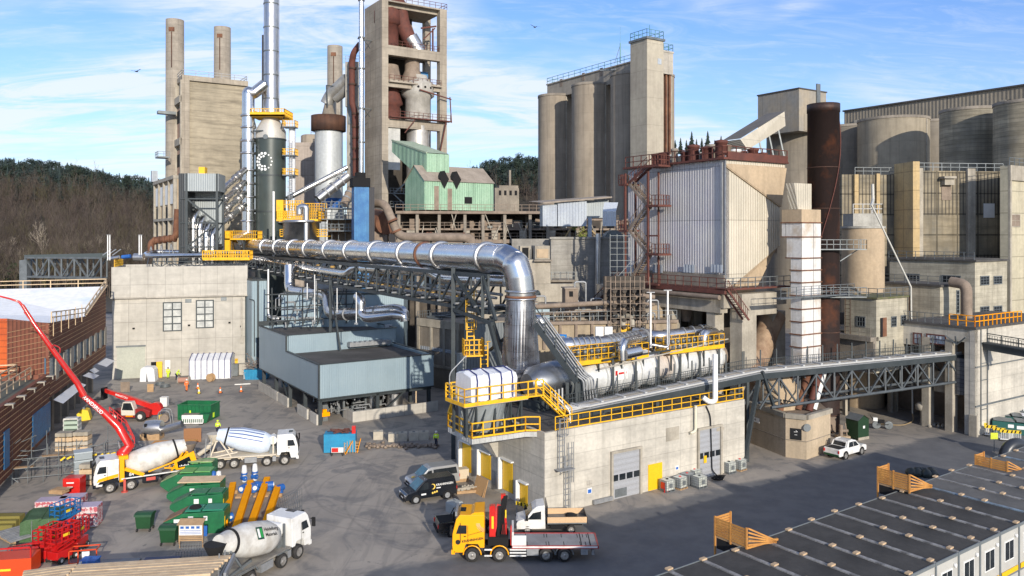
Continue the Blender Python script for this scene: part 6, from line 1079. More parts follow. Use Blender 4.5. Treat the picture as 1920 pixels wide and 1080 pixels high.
x=t.x(1049);b=MB();b.ladder((x,-.35,3.9),(x,-.35,zt+1.2),.55,.035,(1,0,0),.6);t.part('upper_caged_ladder',b,GALV);x2=t.x(1060);b=MB();b.ladder((x2,-.35,.1),(x2,-.35,4.9),.5,.035,(1,0,0));b.ladder((x2+.35,-.35,2.5),(x2+.35,-.35,6),.5,.03);b.box(x-.6,x2+.4,-.9,-.1,3.8,3.86);b.beam((x,-.8,3.8),(x,-.1,3.3),.05);t.part('lower_ladder',b,GALV)
b=MB();x=t.x(1300);b.tube(fil([(x,-.3,zt+.3),(x,-.3,zt-2.2),(x-.7,-.3,zt-2.3)],.3),.14,8);t.part('downpipe',b,M('pipe_cream',(.66,.62,.48),None,1,.5));b=MB();b.tube(fil([(t.x(1322),-.15,zt),(t.x(1330),-.15,zt-1),(t.x(1333),-.15,.6),(t.x(1338),-.5,.1)],.5),.06,6);b.tube([(t.x(1329)+.5*sin(k*.9)*(1+k*.04),-1.2+.4*cos(k*.9),.06+.01*k)for k in range(24)],.05,6);t.part('hanging_hose',b,BLACK)
b=MB();x0,x1=t.x(1110),t.x(1145);b.box(x0,x1,-.35,-.1,.1,.45);t.part('kerb_guard',b,GALV)
b=MB();x=t.x(1320);z=Z(1320,860);b.box(x-.1,x+.25,-.12,-.05,z-.4,z+.3);t.part('hazard_box',b,YEL2)
def frail(path,nm='railing',h=1.15,sp=1.25):b=MB();b.rail(path,h,sp,.034,1,.1);return t.part(nm,b,YEL)
frail([(1.2,.1,zt+.06),(xr-.1,.1,zt+.06)]);
for(a,c,d,e)in((867,884,830,883),(902,921,848,896),(942,962,863,921),(975,990,905,948)):
 y0,y1=sorted((t.y(a),t.y(c)));ym=(y0+y1)/2;zb_=0.05 if e>930 else max(.05,t.z(0,ym,e));z1=t.z(0,ym,d);b=MB();b.box(-.02,.0,y0,y1,zb_,z1);t.part('doorway',b,BLACK);b=MB();b.box(-.05,-.02,y0+.02,y1-.1,zb_+.02,z1-.08);t.part('door',b,YEL2);b=MB();b.box(-.42,.0,y1,y1+.16,zb_,z1+.1);b.box(-.3,0,y0-.1,y1+.1,z1,z1+.12);t.part('door_reveal',b,WHITE)
for(a,c,d,e)in((858,864,856,874),(922,929,884,910),(965,972,906,932)):y0,y1=sorted((t.y(a),t.y(c)));b=MB();b.box(-.04,0,y0,y1,t.z(0,y0,e),t.z(0,y0,d));t.part('hatch',b,PANELG)
dk=[t.l(G(840,797,7.1)),t.l(G(885,820,7.1)),t.l(G(985,806,7.1))];dk=[(p.x,p.y)for p in dk];ring=[(-.2,yl-.2),dk[0],dk[1],(dk[2][0],dk[2][1]),(0.2,1.0),(.3,yl-.3)]
b=MB();b.prism(ring,zt-.55,zt-.12);t.part('balcony',b,M('deck_fascia',(.50,.50,.48),(.40,.40,.38),1,.7,corr=.5));b=MB();b.prism([(x*.98,y*.98)for x,y in ring],zt-.118,zt-.07);t.part('balcony_floor',b,ROOFD)
b=MB();b.rail([(*ring[0],zt-.07),(*ring[1],zt-.07),(*ring[2],zt-.07),(*ring[3],zt-.07),(*ring[4],zt-.07)],1.25,1.1,.05,1,.15);t.part('balcony_railing',b,YEL)
pA,pB=t.y(880),t.y(935);b=MB();q=t.l(G(934,872,3));ya,yb=t.y(886),t.y(934);b.add([(0,ya,zt-.56),(0,yb,zt-.56),(-2.0,yb,zt-.56),(-2.6,(ya+yb)/2+1.5,zt-.56),(0,yb,3.0)],[(4,1,2),(4,2,3),(4,3,0),(0,3,2,1)]);t.part('funnel_bracket',b,CONCF)
up0=G(871,760,9.9);t=T('upper_platform','raised yellow railed platform carrying the wrapped unit at the duct foot','platform',(up0.x,up0.y,0),TH);xr2=t.x(990);yl2=t.y(836);z=9.9
b=MB();b.box(0,xr2,0,yl2,z-.25,z);t.part('deck',b,M('grating',(.30,.30,.28),None,1,.7));b=MB();b.box(-.05,xr2,-.06,-.01,z-.18,z+.12);b.box(-.06,-.01,0,yl2,z-.18,z+.12);b.rail([(0,yl2,z),(0,0,z),(xr2,0,z)],1.3,1.15,.04,1);b.rail([(0,yl2,z),(1.5,yl2,z)],1.3,.5,.05,3);t.part('railing',b,YEL)
b=MB()
for(x,y)in((.4,.4),(xr2*.5,.4),(xr2-.4,.5),(.5,yl2-.5),(xr2*.5,yl2-.6)):b.beam((x,y,7.1),(x,y,z),.2)
for k in range(5):x=.5+k*1.15;b.beam((x,.5,7.1),(x+.9,.5,z),.1);b.beam((x+.9,1.5,7.1),(x,1.5,z),.1);b.beam((x,.9,7.1),(x,.9,z),.14)
t.part('leg',b,DARK);b=MB();b.lathe([(1.6,7.1),(2.2,z-.3)],(3.1,2.4,0),16);b.box(1,5.5,2.4,2.8,7.1,z-.3);t.part('hopper',b,PANELG);b=MB();x0=xr2;b.rail([(x0,0,z),(x0+1.6,0,z-0)],1.3,.8,.05);b.box(x0,x0+1.6,0,1,z-.1,z);p1,p2=V((x0+1.6,0,z)),V((x0+4.6,-.2,7.15))
for o_ in(V((0,0,0)),V((0,1,0))):
 b.beam(p1+o_,p2+o_,.06,.16);b.beam(p1+o_+V((0,0,1.25)),p2+o_+V((0,0,1.25)),.08);b.beam(p1+o_+V((0,0,.65)),p2+o_+V((0,0,.65)),.06)
 for k in range(5):q=(p1+o_).lerp(p2+o_,k/4);b.beam(q,q+V((0,0,1.25)),.06)
t.part('stair',b,YEL)
tw=T('wrapped_unit','machine wrapped in white sheeting with blue seams on the upper yellow platform','wrapped machine',t.w(.9,.5)+(z,),TH);b=MB();W2,D2,H2=xr2-1.7,2.6,2.2;rr_=random.Random(1);nx,nz_=20,6;vs=[]
prof_=[(0,0),(0,.9),(-.04,1.7),(.15,H2),(1.3,H2+.25),(D2-.1,H2),(D2,1),(D2,0)]
for i in range(nx+1):
 for(y,z3)in prof_:k=rr_.uniform(-.09,.09);vs.append((W2*i/nx+rr_.uniform(-.05,.05)*(0<i<nx),y+k,max(0,z3+rr_.uniform(-.08,.08)-(.15 if i in(0,nx)and z3>2 else 0))))
m_=len(prof_);b.add(vs,[(i*m_+j,(i+1)*m_+j,(i+1)*m_+j+1,i*m_+j+1)for i in range(nx)for j in range(m_-1)]+[tuple(range(m_)),tuple(range(nx*m_,(nx+1)*m_))[::-1]]);tw.part('sheeting',b,WRAP);b=MB()
for f_ in(.12,.38,.64,.88):
 x=W2*f_
 for(a,c)in zip(prof_,prof_[1:]):b.beam((x,a[0]-.1 if a[0]<1 else a[0]+.1,a[1]+.08),(x,c[0]-.1 if c[0]<1 else c[0]+.1,c[1]+.08),.08)
tw.part('seam',b,NAVY)
tp=T('bent_pipe_post','thin silver bent pipe post left of the wrapped unit','pipe',t.w(.2,yl2-.3)+(z,),0);b=MB();b.tube(fil([(0,0,0),(0,0,2.2),(1.4,.5,3.6)],.4),.06,6);tp.part('pipe',b,GALV);b=MB();b.box(-.1,.1,-.1,.1,0,.1);tp.part('foot',b,GALV)
t=FB;fx,fy=2.6,6.2
q=t.l(P(1030,735,77));tf=T('fan_casing','big shiny grey fan volute between duct foot and conduit stair','fan',t.w(q.x,q.y)+(zt,),TH);b=MB();b.lathe([(1.0,-2.9),(1.6,-2.2),(1.9,0),(1.9,1.2)],(0,0,2.5),28,(1,.1,0));tf.part('volute',b,M('volute_dark',(.34,.35,.36),(.24,.25,.26),.6,.3,.9,bump=0));b=MB();b.lathe([(1.2,0),(2.05,.02),(2.05,.5),(1.2,.5)],(1.2,.1,2.5),28,(1,.1,0));tf.part('rim',b,GREYST);b=MB();b.box(-2.5,2.5,-1.6,1.6,0,1.0);b.box(2.2,3.4,-1.2,1.2,0,3.4);tf.part('frame',b,DARK)
for k in range(14):a=k*2*pi/14;b=MB();b.beam((3.45,.2,1.9),(3.45,.2+1.0*cos(a),1.9+1.0*sin(a)),.06);tf.part('rotor_guard',b,GALV)if k==0 else None
b=MB();b.lathe([(.8,0),(1.0,0),(1.0,.12),(.8,.12)],(3.45,-.3,1.8),20,(.3,-1,0));[b.beam((3.45,-.35,1.8),(3.45+cos(k)*.95,-.35,1.8+sin(k)*.95),.05)for k in range(7)];tf.part('guard_ring',b,GALV)
A=P(1112,706,82);B=P(1338,668,93.5);tv=T('process_vessel','long pale horizontal vessel with cone ends and red logo sign on the fan building roof','vessel',tuple(A));rv=1.75;d=(B-A).normalized();Lv=(B-A).length
b=MB();b.lathe([(.9,-2.2),(rv,0),(rv,Lv*.42)],(0,0,0),28,d);b.lathe([(rv,Lv*.56),(rv*1.1,Lv*.60),(rv*1.1,Lv*.97),(rv*.6,Lv*1.06)],(0,0,0),28,d);tv.part('shell',b,WSTEEL)
b=MB();b.cyl(d*(Lv*.42),d*(Lv*.56),rv*.82,20);tv.part('pale_middle',b,M('vessel_beige',(.60,.53,.47),(.5,.45,.4),.6,.6,streak=.3))
for k in(.02,.14,.28,.40,.60,.68,.76,.84,.95):b=MB();b.lathe([(rv,0),(rv*1.16,.02),(rv*1.16,.14),(rv,.16)],d*(Lv*k),28,d);tv.part('stiffener',b,WSTEEL)
n_=d.cross(V((0,0,1))).normalized();up=V((0,0,1));q=d*(Lv*.12)+n_*(rv+.0)+up*.2;b=MB();
def pl4(bm,c,r_,u,w_,h_,n_,e=.03):bm.add([c-r_*w_/2-u*h_/2+n_*e,c+r_*w_/2-u*h_/2+n_*e,c+r_*w_/2+u*h_/2+n_*e,c-r_*w_/2+u*h_/2+n_*e,c-r_*w_/2-u*h_/2,c+r_*w_/2-u*h_/2,c+r_*w_/2+u*h_/2,c-r_*w_/2+u*h_/2],[(0,1,2,3),(0,4,5,1),(1,5,6,2),(2,6,7,3),(3,7,4,0)])
pl4(b,q,d,up,1.9,1.1,n_);o=tv.part('logo_sign',b,WHITE);b=MB();pl4(b,q-d*.68+up*.2+n_*.04,d,up,.28,.5,n_);tv.part('red_mark',b,RED,o);b=MB();pl4(b,q+d*.2+up*.12+n_*.04,d,up,1.1,.2,n_);tv.part('red_line',b,RED,o)
b=MB();E_=B+d*2-A;b.tube([B-A,B-A+d*1.5,B-A+d*4+V((1.0,.6,.1)),B-A+d*6+V((3.5,2,.8))],[1.3,1.3,1.3,1.25],20);tv.part('outlet_elbow',b,DUST);b=MB()
for k in(.05,.22,.40,.58,.75,.92):c=d*(Lv*k);b.beam(c+n_*2.0-up*(A.z-zt),c+n_*2.0+up*2.0,.22);b.beam(c-n_*2.0-up*(A.z-zt),c-n_*2.0+up*2.2,.22);b.beam(c-n_*2-up*1.9,c+n_*2-up*1.9,.3)
b.beam(n_*2.0+up*2-d*.5,d*Lv+n_*2.0+up*2.0,.18);tv.part('frame',b,DARK);b=MB();b.beam(n_*2.1+up*1.2-d*1,d*Lv*1.0+n_*2.1+up*2.3,.12);tv.part('pale_rail',b,CONC)
def plat(lb,pts,hgt,Y,wd,tint):
 A=P(*pts[0],Y[0]);B=P(*pts[1],Y[1]);d=(B-A);L2=d.length;a=atan2(d.y,d.x);t=T('yellow_platform',lb,'platform',tuple(A),a,'yellow railed platforms over the horizontal vessel');sl_=B.z-A.z;b=MB();b.box(0,L2,0,wd,-.3,0);b.box(0,L2,-.05,0,-.32,.12);t.part('deck',b,YEL);b=MB();b.rail([(0,wd,0),(0,0,0),(L2,0,0),(L2,wd,0)],hgt,.9,.032,1);b.rail([(0,wd,0),(L2,wd,0)],hgt,1.2,.03);t.part('railing',b,YEL);b=MB()
 for k in range(4):x=.5+k*(L2-1)/3;b.beam((x,.3,-2.2),(x,.3,-.3),.15);b.beam((x,wd-.3,-2.2),(x,wd-.3,-.3),.15)
 t.part('leg',b,DARK);b=MB();rr_=random.Random(int(L2*10))
 for k in range(int(L2*1.1)):x=.6+k*.85;b.lathe([(.12,.0),(.12,.6),(.26,.7),(.26,.9),(.1,1.0),(.1,1.3)],(x,1.0,0),8)
 t.part('valve',b,GREYST);return t
p1=plat('near yellow railed platform above the pale vessel, next to the conduit stair',((1074,681),(1216,664)),1.3,(78.5,84),2.2,0)
p2=plat('far yellow railed platform above the pale vessel, next to the dark openings',((1256,659),(1358,648)),1.35,(86,91),2.2,0)
wp('silver_pipe','ribbed silver pipe lying behind the near yellow platform',[(1043,640,84),(1060,648,83),(1130,644,85),(1200,632,89),(1212,628,90)],.78,STEEL,16,1.2,None,.7)
wp('silver_pipe','silver pipe arching over the far yellow platform',[(1190,622,92),(1232,632,90),(1262,628,91),(1330,618,93),(1347,620,93),(1347,640,92)],.68,STEEL,16,1.2,None,1.5)
wp('silver_pipe','inverted U silver pipe at the right end of the far platform',[(1319,652,90),(1319,624,90),(1336,619,91.5),(1346,630,92),(1346,652,92)],.55,STEEL,14,1.0)
wp('silver_pipe','bent silver pipe standing up through the near platform',[(1167,675,80),(1167,642,80),(1190,636,83),(1198,634,84)],.42,STEEL,12,1.0)
wp('silver_pipe','short fat silver pipe stub in the near platform railing',[(1171,664,80),(1199,658,81)],.55,STEEL,14,.3)
wp('silver_pipe','hooked silver pipe right of the vertical duct',[(1000,600,82),(1012,601,82),(1018,608,82),(1018,628,82)],.6,STEEL,14,1.0)
wp('white_pipe','white pipe hooking down at the right end of the conduit bridge',[(1341,664,78),(1341,700,77.6),(1341,752,77),(1330,754,77),(1318,745,77)],.26,WHITE,10,.6)
for i,(px,py0,py1,cz)in enumerate([(1220,549,652,0),(1252,545,655,1)]):
 tt=T('lamp_mast',['left tall white T-topped mast over the vessel','right tall white T-topped mast over the vessel'][i],'mast',P(px,py1,86).to_tuple(),0,'white T-topped masts');hh=(py1-py0)/F*86;b=MB();b.cyl((0,0,0),(0,0,hh),.11,8);tt.part('mast',b,WHITE);b=MB();b.box(-.45,.45,-.1,.1,hh,hh+.1);tt.part('lamp_head',b,GALV)
wp('white_pipe','thin white pipe joining the foot of the two T-topped masts',[(1220,650,86),(1222,646,86),(1254,652,86),(1254,590,86)],.16,STEEL2,8,.5)
for i,(px,py,n_)in enumerate([(1175,615,0)]):
 tt=T('yellow_cage','small yellow railed cage under curved pipes on the low hall','platform',P(1165,621,93).to_tuple(),R(8));b=MB();b.box(0,1.6,0,1.2,-.1,0);tt.part('deck',b,YEL);b=MB();b.rail([(0,0,0),(1.6,0,0),(1.6,1.2,0)],1.2,.4,.05,2,.3);tt.part('railing',b,YEL)
for i in range(2):wp('curved_pipe',['left curved dusty pipe dropping into the yellow cage','right curved dusty pipe dropping into the yellow cage'][i],[(1152+i*16,592,94),(1166+i*16,593,93.5),(1168+i*18,600,93),(1168+i*18,612,93)],.32,PIER,10,.8,group='curved dusty pipes over the yellow cage')
tt=T('electric_motor','blue electric motor by the ribbed silver pipe','motor',P(1050,634,84).to_tuple(),R(-10));b=MB();b.cyl((-.7,0,0),(.7,0,0),.42,14);tt.part('body',b,M('motor_blue',(.01,.20,.55),None,1,.5));b=MB();b.cyl((.7,0,0),(1.1,0,0),.2,10);b.cyl((-1.3,0,-.2),(-.7,0,0),.3,10);tt.part('shaft',b,GALV)
tt=T('conduit_stair','steep dark steel cable ladder with silver conduits dropping to the fan building roof','cable ladder',(0,0,0));b=MB();A=P(1003,608,76);B=P(1082,718,74.5);C=P(1106,716,74.5);o2=V((.9,1.4,0))
b.beam(A,B,.3,.5);b.beam(A+o2,B+o2,.15,.4)
for k in range(5):q=A.lerp(B,k/4);b.beam(q,q+V((0,0,1.7)),.12)
b.beam(A+V((0,0,1.7)),B+V((0,0,1.7)),.08);b.beam(A+V((0,0,.9)),B+V((0,0,.9)),.08);b.beam(B,V((B.x,B.y,zt)),.45);b.beam(B+V((-.9,.4,0)),V((B.x-.9,B.y+.4,zt)),.3);tt.part('frame',b,DARK)
for k in range(5):b=MB();e=V((.05+k*.26,.2+k*.34,.55));b.tube(fil([A+e,B+e,B+e+V((.55,-.1,-.3)),B+e+V((.75+.06*k,-.15,-2.9))],.4),.09,7);tt.part('conduit',b,GALV)
wp('white_pipe','thin white hooked pipe above the fan rim',[(1048,748,70),(1068,770,70),(1070,800,70)],.06,WHITE,6,.3)
#   cable bridge along the fan building and across the yard
W1,W2_,W3=P(1068,774,70.5),P(1424,700,82.5),P(1806,664,95.5)
def bridge_section(t,A,B,wid,fence=True,trays=True):
 O=t.loc;d=(B-A);Lb=d.length;dn=d.normalized();s_=V((-d.y,d.x,0)).normalized();U=V((0,0,1));A=A-O;B=B-O
 b=MB();b.beam(A+s_*wid/2,B+s_*wid/2,wid,.12);t.part('deck',b,GALV)
 b=MB();b.beam(A-U*.35,B-U*.35,.22,.6);b.beam(A+s_*wid-U*.35,B+s_*wid-U*.35,.22,.6)
 for k in range(int(Lb/1.4)+1):q=A+d*min(1,k*1.4/Lb)-U*.4;b.beam(q,q+s_*wid,.12)
 t.part('side_beam',b,DARK)
 b=MB();n=int(Lb/2.2)
 for k in range(n+1):q=A+s_*wid+d*k/n;b.beam(q,q+U*2.0,.12)
 m_=int(Lb/.28)
 for k in range(m_+1):q=A+s_*wid+d*k/m_;b.beam(q+U*.1,q+U*1.0,.035)
 for z in(.15,.55,1.0):b.beam(A+s_*wid+U*z,B+s_*wid+U*z,.05)
 t.part('mesh_fence',b,DARK)
 for j,(o_,w_)in enumerate(((.3,.35),(.85,.5),(1.5,.4))):b=MB();b.beam(A+s_*o_+U*.18,B+s_*o_+U*.18,w_,.16);t.part('cable_tray',b,[M('conduit_pale',(.44,.44,.43),None,1,.6),PIER,GALV][j])
 b=MB()
 for k in range(int(Lb/2.6)):q=A+d*((k+.5)*2.6/Lb);b.beam(q+s_*.3+U*.32,q+s_*1.6+U*.34,.28,.12)
 t.part('clamp',b,M('conduit_pale',(.62,.63,.62)))
t=T('conduit_bridge','grey conduit bridge with dark mesh fence running along the fan building roof edge','bridge',(W1.x,W1.y,0));bridge_section(t,W1,W2_,2.4);O=t.loc;b=MB()
for f_ in(.17,.44,.72,.95):q=W1.lerp(W2_,f_);b.beam(V((q.x,q.y,0 if f_>.9 else 7.1))-O+V((-.2,.6,0)),q-O+V((-.2,.6,-.5)),.28)
for f_ in(.10,.40,.66):q=W1.lerp(W2_,f_);b.beam(q-O+V((0,.1,-.5)),V((q.x-1.6,q.y+1.4,7.1))-O,.16)
t.part('strut',b,DARK)
for j in range(4):b=MB();q=W1-O+V((-1.6+.35*j,.2+.5*j,0));b.tube(fil([q+V((0,0,1.9)),q+V((0,0,.25)),W1-O+V((2,1+.3*j,.35))],.3),.09,6);t.part('riser_conduit',b,M('conduit_pale',(.62,.63,.62)))
b=MB();q=W2_-O;b.beam(q+V((-2.5,-2.5,0))-V((0,0,q.z)),q+V((0,.2,-.6)),.38);b.beam(q+V((-1.8,1,0))-V((0,0,q.z)),q+V((-1.8,1,-.6)),.35);b.beam(q+V((.3,0,.2)),q+V((1.8,1,-3.6)),.28);t.part('raking_leg',b,DARK)
t=T('truss_bridge','dark lattice truss bridge carrying conduits across the yard to the loading building','bridge',(W2_.x,W2_.y,0));bridge_section(t,W2_,W3,2.4);O=t.loc;b=MB();U=V((0,0,1));d=W3-W2_;s_=V((-d.y,d.x,0)).normalized();n=12;hb_=3.1
for off in(0,2.4):
 A=W2_-O+s_*off-U*.65;B=W3-O+s_*off-U*.65;b.cyl(A+d/n*.6-U*hb_,B-d/n*.4-U*hb_*.85,.17,8)
 for k in range(n+1):
  q=A+d*k/n;h_=hb_*(1-.15*k/n);b.beam(q,q+U*.001-U*h_ if k else q-U*.8,.14)
  if k<n:q2=A+d*(k+1)/n;b.beam(q if k%2 else q-U*h_,q2-U*h_ if k%2 else q2,.16)
for k in range(1,n+1):
 q=W2_-O+d*k/n-U*(.65+hb_*(1-.15*k/n));b.beam(q,q+s_*2.4,.12)
 if k<n:q2=W2_-O+d*(k+1)/n-U*(.65+hb_*(1-.15*(k+1)/n));b.beam(q,q2+s_*2.4,.09)
t.part('truss',b,M('truss_grey',(.10,.115,.125),(.075,.085,.095),1,.5,.2))
A=P(1832,640,94.5);B=P(1960,662,88);t=T('truss_bridge','short dark fenced bridge leaving the loading building at the right edge','bridge',tuple(A));b=MB();b.beam((0,0,-.4),B-A-V((0,0,.4)),.3,.9);b.beam((0,1.6,-.4),B-A+V((0,1.6,-.4)),.3,.9);b.beam((0,.8,0),B-A+V((0,.8,0)),1.6,.1);t.part('beam',b,DARK);b=MB();b.rail([(0,1.6,0),B-A+V((0,1.6,0))],1.1,1.8,.05);b.rail([(0,1.6,0),B-A+V((0,1.6,0))],.9,.3,.02);t.part('mesh_fence',b,DARK)
#   site containers bottom right
P0=G(1475,994,5.8);an=R(35);pitch=2.56;wid=7.7;grp='row of site cabins'
CW=M('cabin_cream',(.50,.49,.45),(.44,.43,.40),.8,.55,.1,fine=.03);CR=M('cabin_roof_felt',(.030,.029,.028),(.058,.055,.052),.35,.95,bump=.35,streak=0);CR2=M('cabin_roof_worn',(.085,.083,.08),(.13,.125,.118),.35,.95,bump=.35);TRM=M('cabin_trim',(.16,.18,.19),None,1,.4)
FRB=M('roof_seam_blue',(.22,.30,.38),(.12,.14,.16),2,.5);SEAM=M('roof_seam',(.30,.29,.28),(.13,.125,.12),2.5,.6);CAPW=M('corner_block',(.58,.42,.26),(.45,.32,.2),4,.8)
for k in range(-5,14):
 sx=k*pitch;t=T('site_cabin','x','site cabin',(P0.x+cos(an)*sx,P0.y+sin(an)*sx,0),an,grp)
 pos=k+6
 ordn=['first','second','third','fourth','fifth','sixth','seventh','eighth','ninth','tenth','eleventh','twelfth','thirteenth','fourteenth','fifteenth','sixteenth','seventeenth','eighteenth','nineteenth'][pos-1]
 t.o['label']=ordn+' cream site cabin of the row counting from the bottom corner, '+('lighter weathered felt roof' if k>=6 else 'dark felt roof')
 H5=5.8;b=MB();b.box(.06,pitch-.06,-wid,0,.1,H5-.08);t.part('body',b,CW);b=MB();b.box(.09,pitch-.09,-wid+.06,-.06,H5-.08,H5-.01);t.part('roof',b,CR2 if k>=6 else CR)
 b=MB();b.box(-.12,.12,-wid+.02,.02,H5-.05,H5+.06);t.part('roof_seam',b,FRB if k in(6,11)else SEAM)
 for y in(-.12,-wid*.40,-wid*.62,-wid+.3):b=MB();jx=.25*sin(k*7.3+y);b.box(-.2+jx*.4,.2+jx*.4,y-.12+jx,y+.12+jx,H5+.061,H5+.15);t.part('timber_block',b,CAPW)
 b=MB();b.box(-.07,.07,-wid-.06,-wid+.05,.1,H5+.03);b.box(.07,pitch-.07,-wid-.04,-wid+.02,H5-.16,H5+.02);b.box(.07,pitch-.07,-wid-.03,-wid,2.85,2.98);b.box(0,pitch,-.03,.03,H5-.12,H5+.02);t.part('frame',b,TRM)
 for fl in(0,1):
  z0=.95+fl*2.9;b=MB();b.box(.6,1.85,-wid-.035,-wid+.01,z0,z0+1.25);f=t.part('window',b,WHITE);b=MB();b.box(.68,1.19,-wid-.05,-wid-.035,z0+.08,z0+1.17);t.part('pane',b,GLASS,f);b=MB();b.box(1.26,1.77,-wid-.05,-wid-.035,z0+.08,z0+1.17);t.part('pane',b,GLASS,f)
 b=MB();b.cyl((2.1,-wid-.02,H5-.6),(2.1,-wid-.12,H5-.6),.12,8);t.part('vent',b,WHITE)
 if k in(3,4,5,6):b=MB();b.box(.2,pitch-.2,-wid-.06,-wid-.03,3.0,3.3);t.part('yellow_band',b,YEL2)
t=T('roof_plank','long weathered plank lying on the lighter cabin roofs','plank',(P0.x+cos(an)*21+sin(an)*5,P0.y+sin(an)*21-cos(an)*5,5.82),an-.35);b=MB();b.box(0,3.6,0,.25,0,.06);t.part('plank',b,WOOD)
def stair_top(px,py,z,lb,k_=1.0):
 q=G(px,py,z);t=T('timber_stair',lb,'stairs',(q.x,q.y,0),an-pi/2,'orange-brown timber stair landings');L4,D4=2.3,1.4
 b=MB();b.box(0,L4,0,D4,z-1.25,z-1.15);t.part('landing',b,WOOD);b=MB()
 for(x,y)in((0,0),(L4/2,0),(L4,0),(0,D4)):b.box(x-.05,x+.05,y-.06,y+.04,0 if x==0 and y==0 else z-1.3,z+.02)
 t.part('post',b,WOODO)
 for e in range(2):
  b=MB()
  for k in range(7):zz=z-1.1+k*.155;b.box(.05+e*L4/2,L4/2-.05+e*L4/2,-.045,-.015,zz,zz+.125)
  t.part('slat_panel',b,WOODO)
 b=MB()
 for k in range(7):zz=z-1.1+k*.155;b.box(-.04,-.01,.06,D4,zz,zz+.125)
 t.part('slat_panel',b,WOODO);b=MB()
 for k in range(5):b.beam((L4,D4*.1,z-.05-k*.24),(L4+.5,D4+.7,z-1.05-k*.02),.05,.09)
 b.beam((0,D4,z-1.2),(L4,D4,z-1.2),.1);b.beam((L4,0,z-1.15),(L4+.2,D4+1.2,z-1.15),.12);t.part('handrail',b,WOODO);b=MB();b.box(.1,L4-.1,.02,.1,z-1.9,z-1.3);t.part('dark_skirt',b,BLACK)
stair_top(1341,968,7.0,'near orange-brown slatted timber stair landing beside the dark road')
stair_top(1646,875,7.2,'middle orange-brown slatted timber stair landing beside the site cabins')
stair_top(1829,852,6.6,'far small orange-brown timber stair landing beyond the site cabins')
t=T('rubbish_pile','dark bagged rubbish heap on the road behind the cabin roofs','rubbish',G(1735,893,0).to_tuple());b=MB();rr_=random.Random(6)
for i in range(9):b.lathe([(.5,0),(.62,.35),(.35,.7),(.05,.8)],(rr_.uniform(-1.3,1.3),rr_.uniform(-.5,.5),0),8)
t.part('bags',b,M('bag_dark',(.02,.028,.026),None,1,.4))
q=G(1861,812)
for i,(dx,dy,lb)in enumerate([(0,0,'front dark green waste skip with grey lids behind the yellow-black barriers'),(1.4,3.0,'middle dark green waste skip behind the front one by the pale wall'),(3.2,5.6,'rear dark green waste skip nearest the pale wall')]):
 t=T('waste_skip',lb,'skip',(q.x+dx,q.y+dy,0),R(-22),'dark green waste skips at the right edge');b=MB();b.prof([(0,.3),(.0,1.5),(5.2,1.3),(5.2,.3),(4.8,0),(.5,0)],0,2.0);t.part('body',b,M('skip_teal',(.01,.09,.08),None,1,.5));b=MB()
 for k in range(2):b.prof([(.1+k*2.4,1.55),(2.3+k*2.4,1.5),(2.3+k*2.4,1.58),(.1+k*2.4,1.7)],.02,1.98)
 t.part('lid',b,GREYST);b=MB();b.box(1.6,2.2,-.02,0,.8,1.2);b.box(2.5,3.4,-.02,0,.7,1.1);t.part('notice',b,WHITE);b=MB();b.box(3.6,4.9,.3,1.6,1.4,1.75);t.part('waste',b,RED if i==0 else WRAP)
HAZ=M('hazard_yellow',(.80,.55,.02),None,1,.5)
for i,(px,py)in enumerate([(1829,812),(1846,817),(1862,822),(1875,826),(1890,827)]):
 q=G(px,py);t=T('barrier',['leftmost','second','third','fourth','rightmost'][i]+' yellow-and-black topped white barrier by the green skips','barrier',(q.x,q.y,0),R(-20),'yellow and black traffic barriers');b=MB();b.box(0,1.3,-.05,.05,.95,1.3);t.part('top_board',b,HAZ)
 for k in range(3):b=MB();x=.15+k*.45;b.add([(x,-.055,.97),(x+.16,-.055,.97),(x+.26,-.055,1.28),(x+.1,-.055,1.28)],[(0,1,2,3)]);t.part('black_stripe',b,BLACK)
 b=MB();[b.box(.1+k*.19,.15+k*.19,-.03,.03,.2,.95)for k in range(7)];b.box(0,1.3,-.04,.04,.15,.25);t.part('bars',b,WHITE);b=MB();b.box(0,.3,-.25,.25,0,.12);b.box(1,1.3,-.25,.25,0,.12);t.part('foot',b,RUBBER)
t=T('warning_sign','yellow-green warning sign on a thin pole in front of the barriers','sign',G(1864,849).to_tuple());b=MB();b.cyl((0,0,0),(0,0,2),.04,6);t.part('pole',b,GREYST);b=MB();b.box(-.4,.4,-.04,.0,1.5,2.2);t.part('plate',b,M('sign_lime',(.55,.60,.03),None,1,.5))
t=T('black_arch_pipe','huge black tyre-like pipe arch beyond the site cabins at right edge','pipe',G(1905,858).to_tuple(),R(15));b=MB();b.tube([(-1.5*cos(a),0,1.5*sin(a))for a in[i*pi/14 for i in range(15)]],.62,14);t.part('arch',b,M('pipe_black',(.03,.035,.045),None,1,.35));b=MB();b.box(-2.3,-.8,-.7,.7,-.02,.15);t.part('foot',b,GREYST)
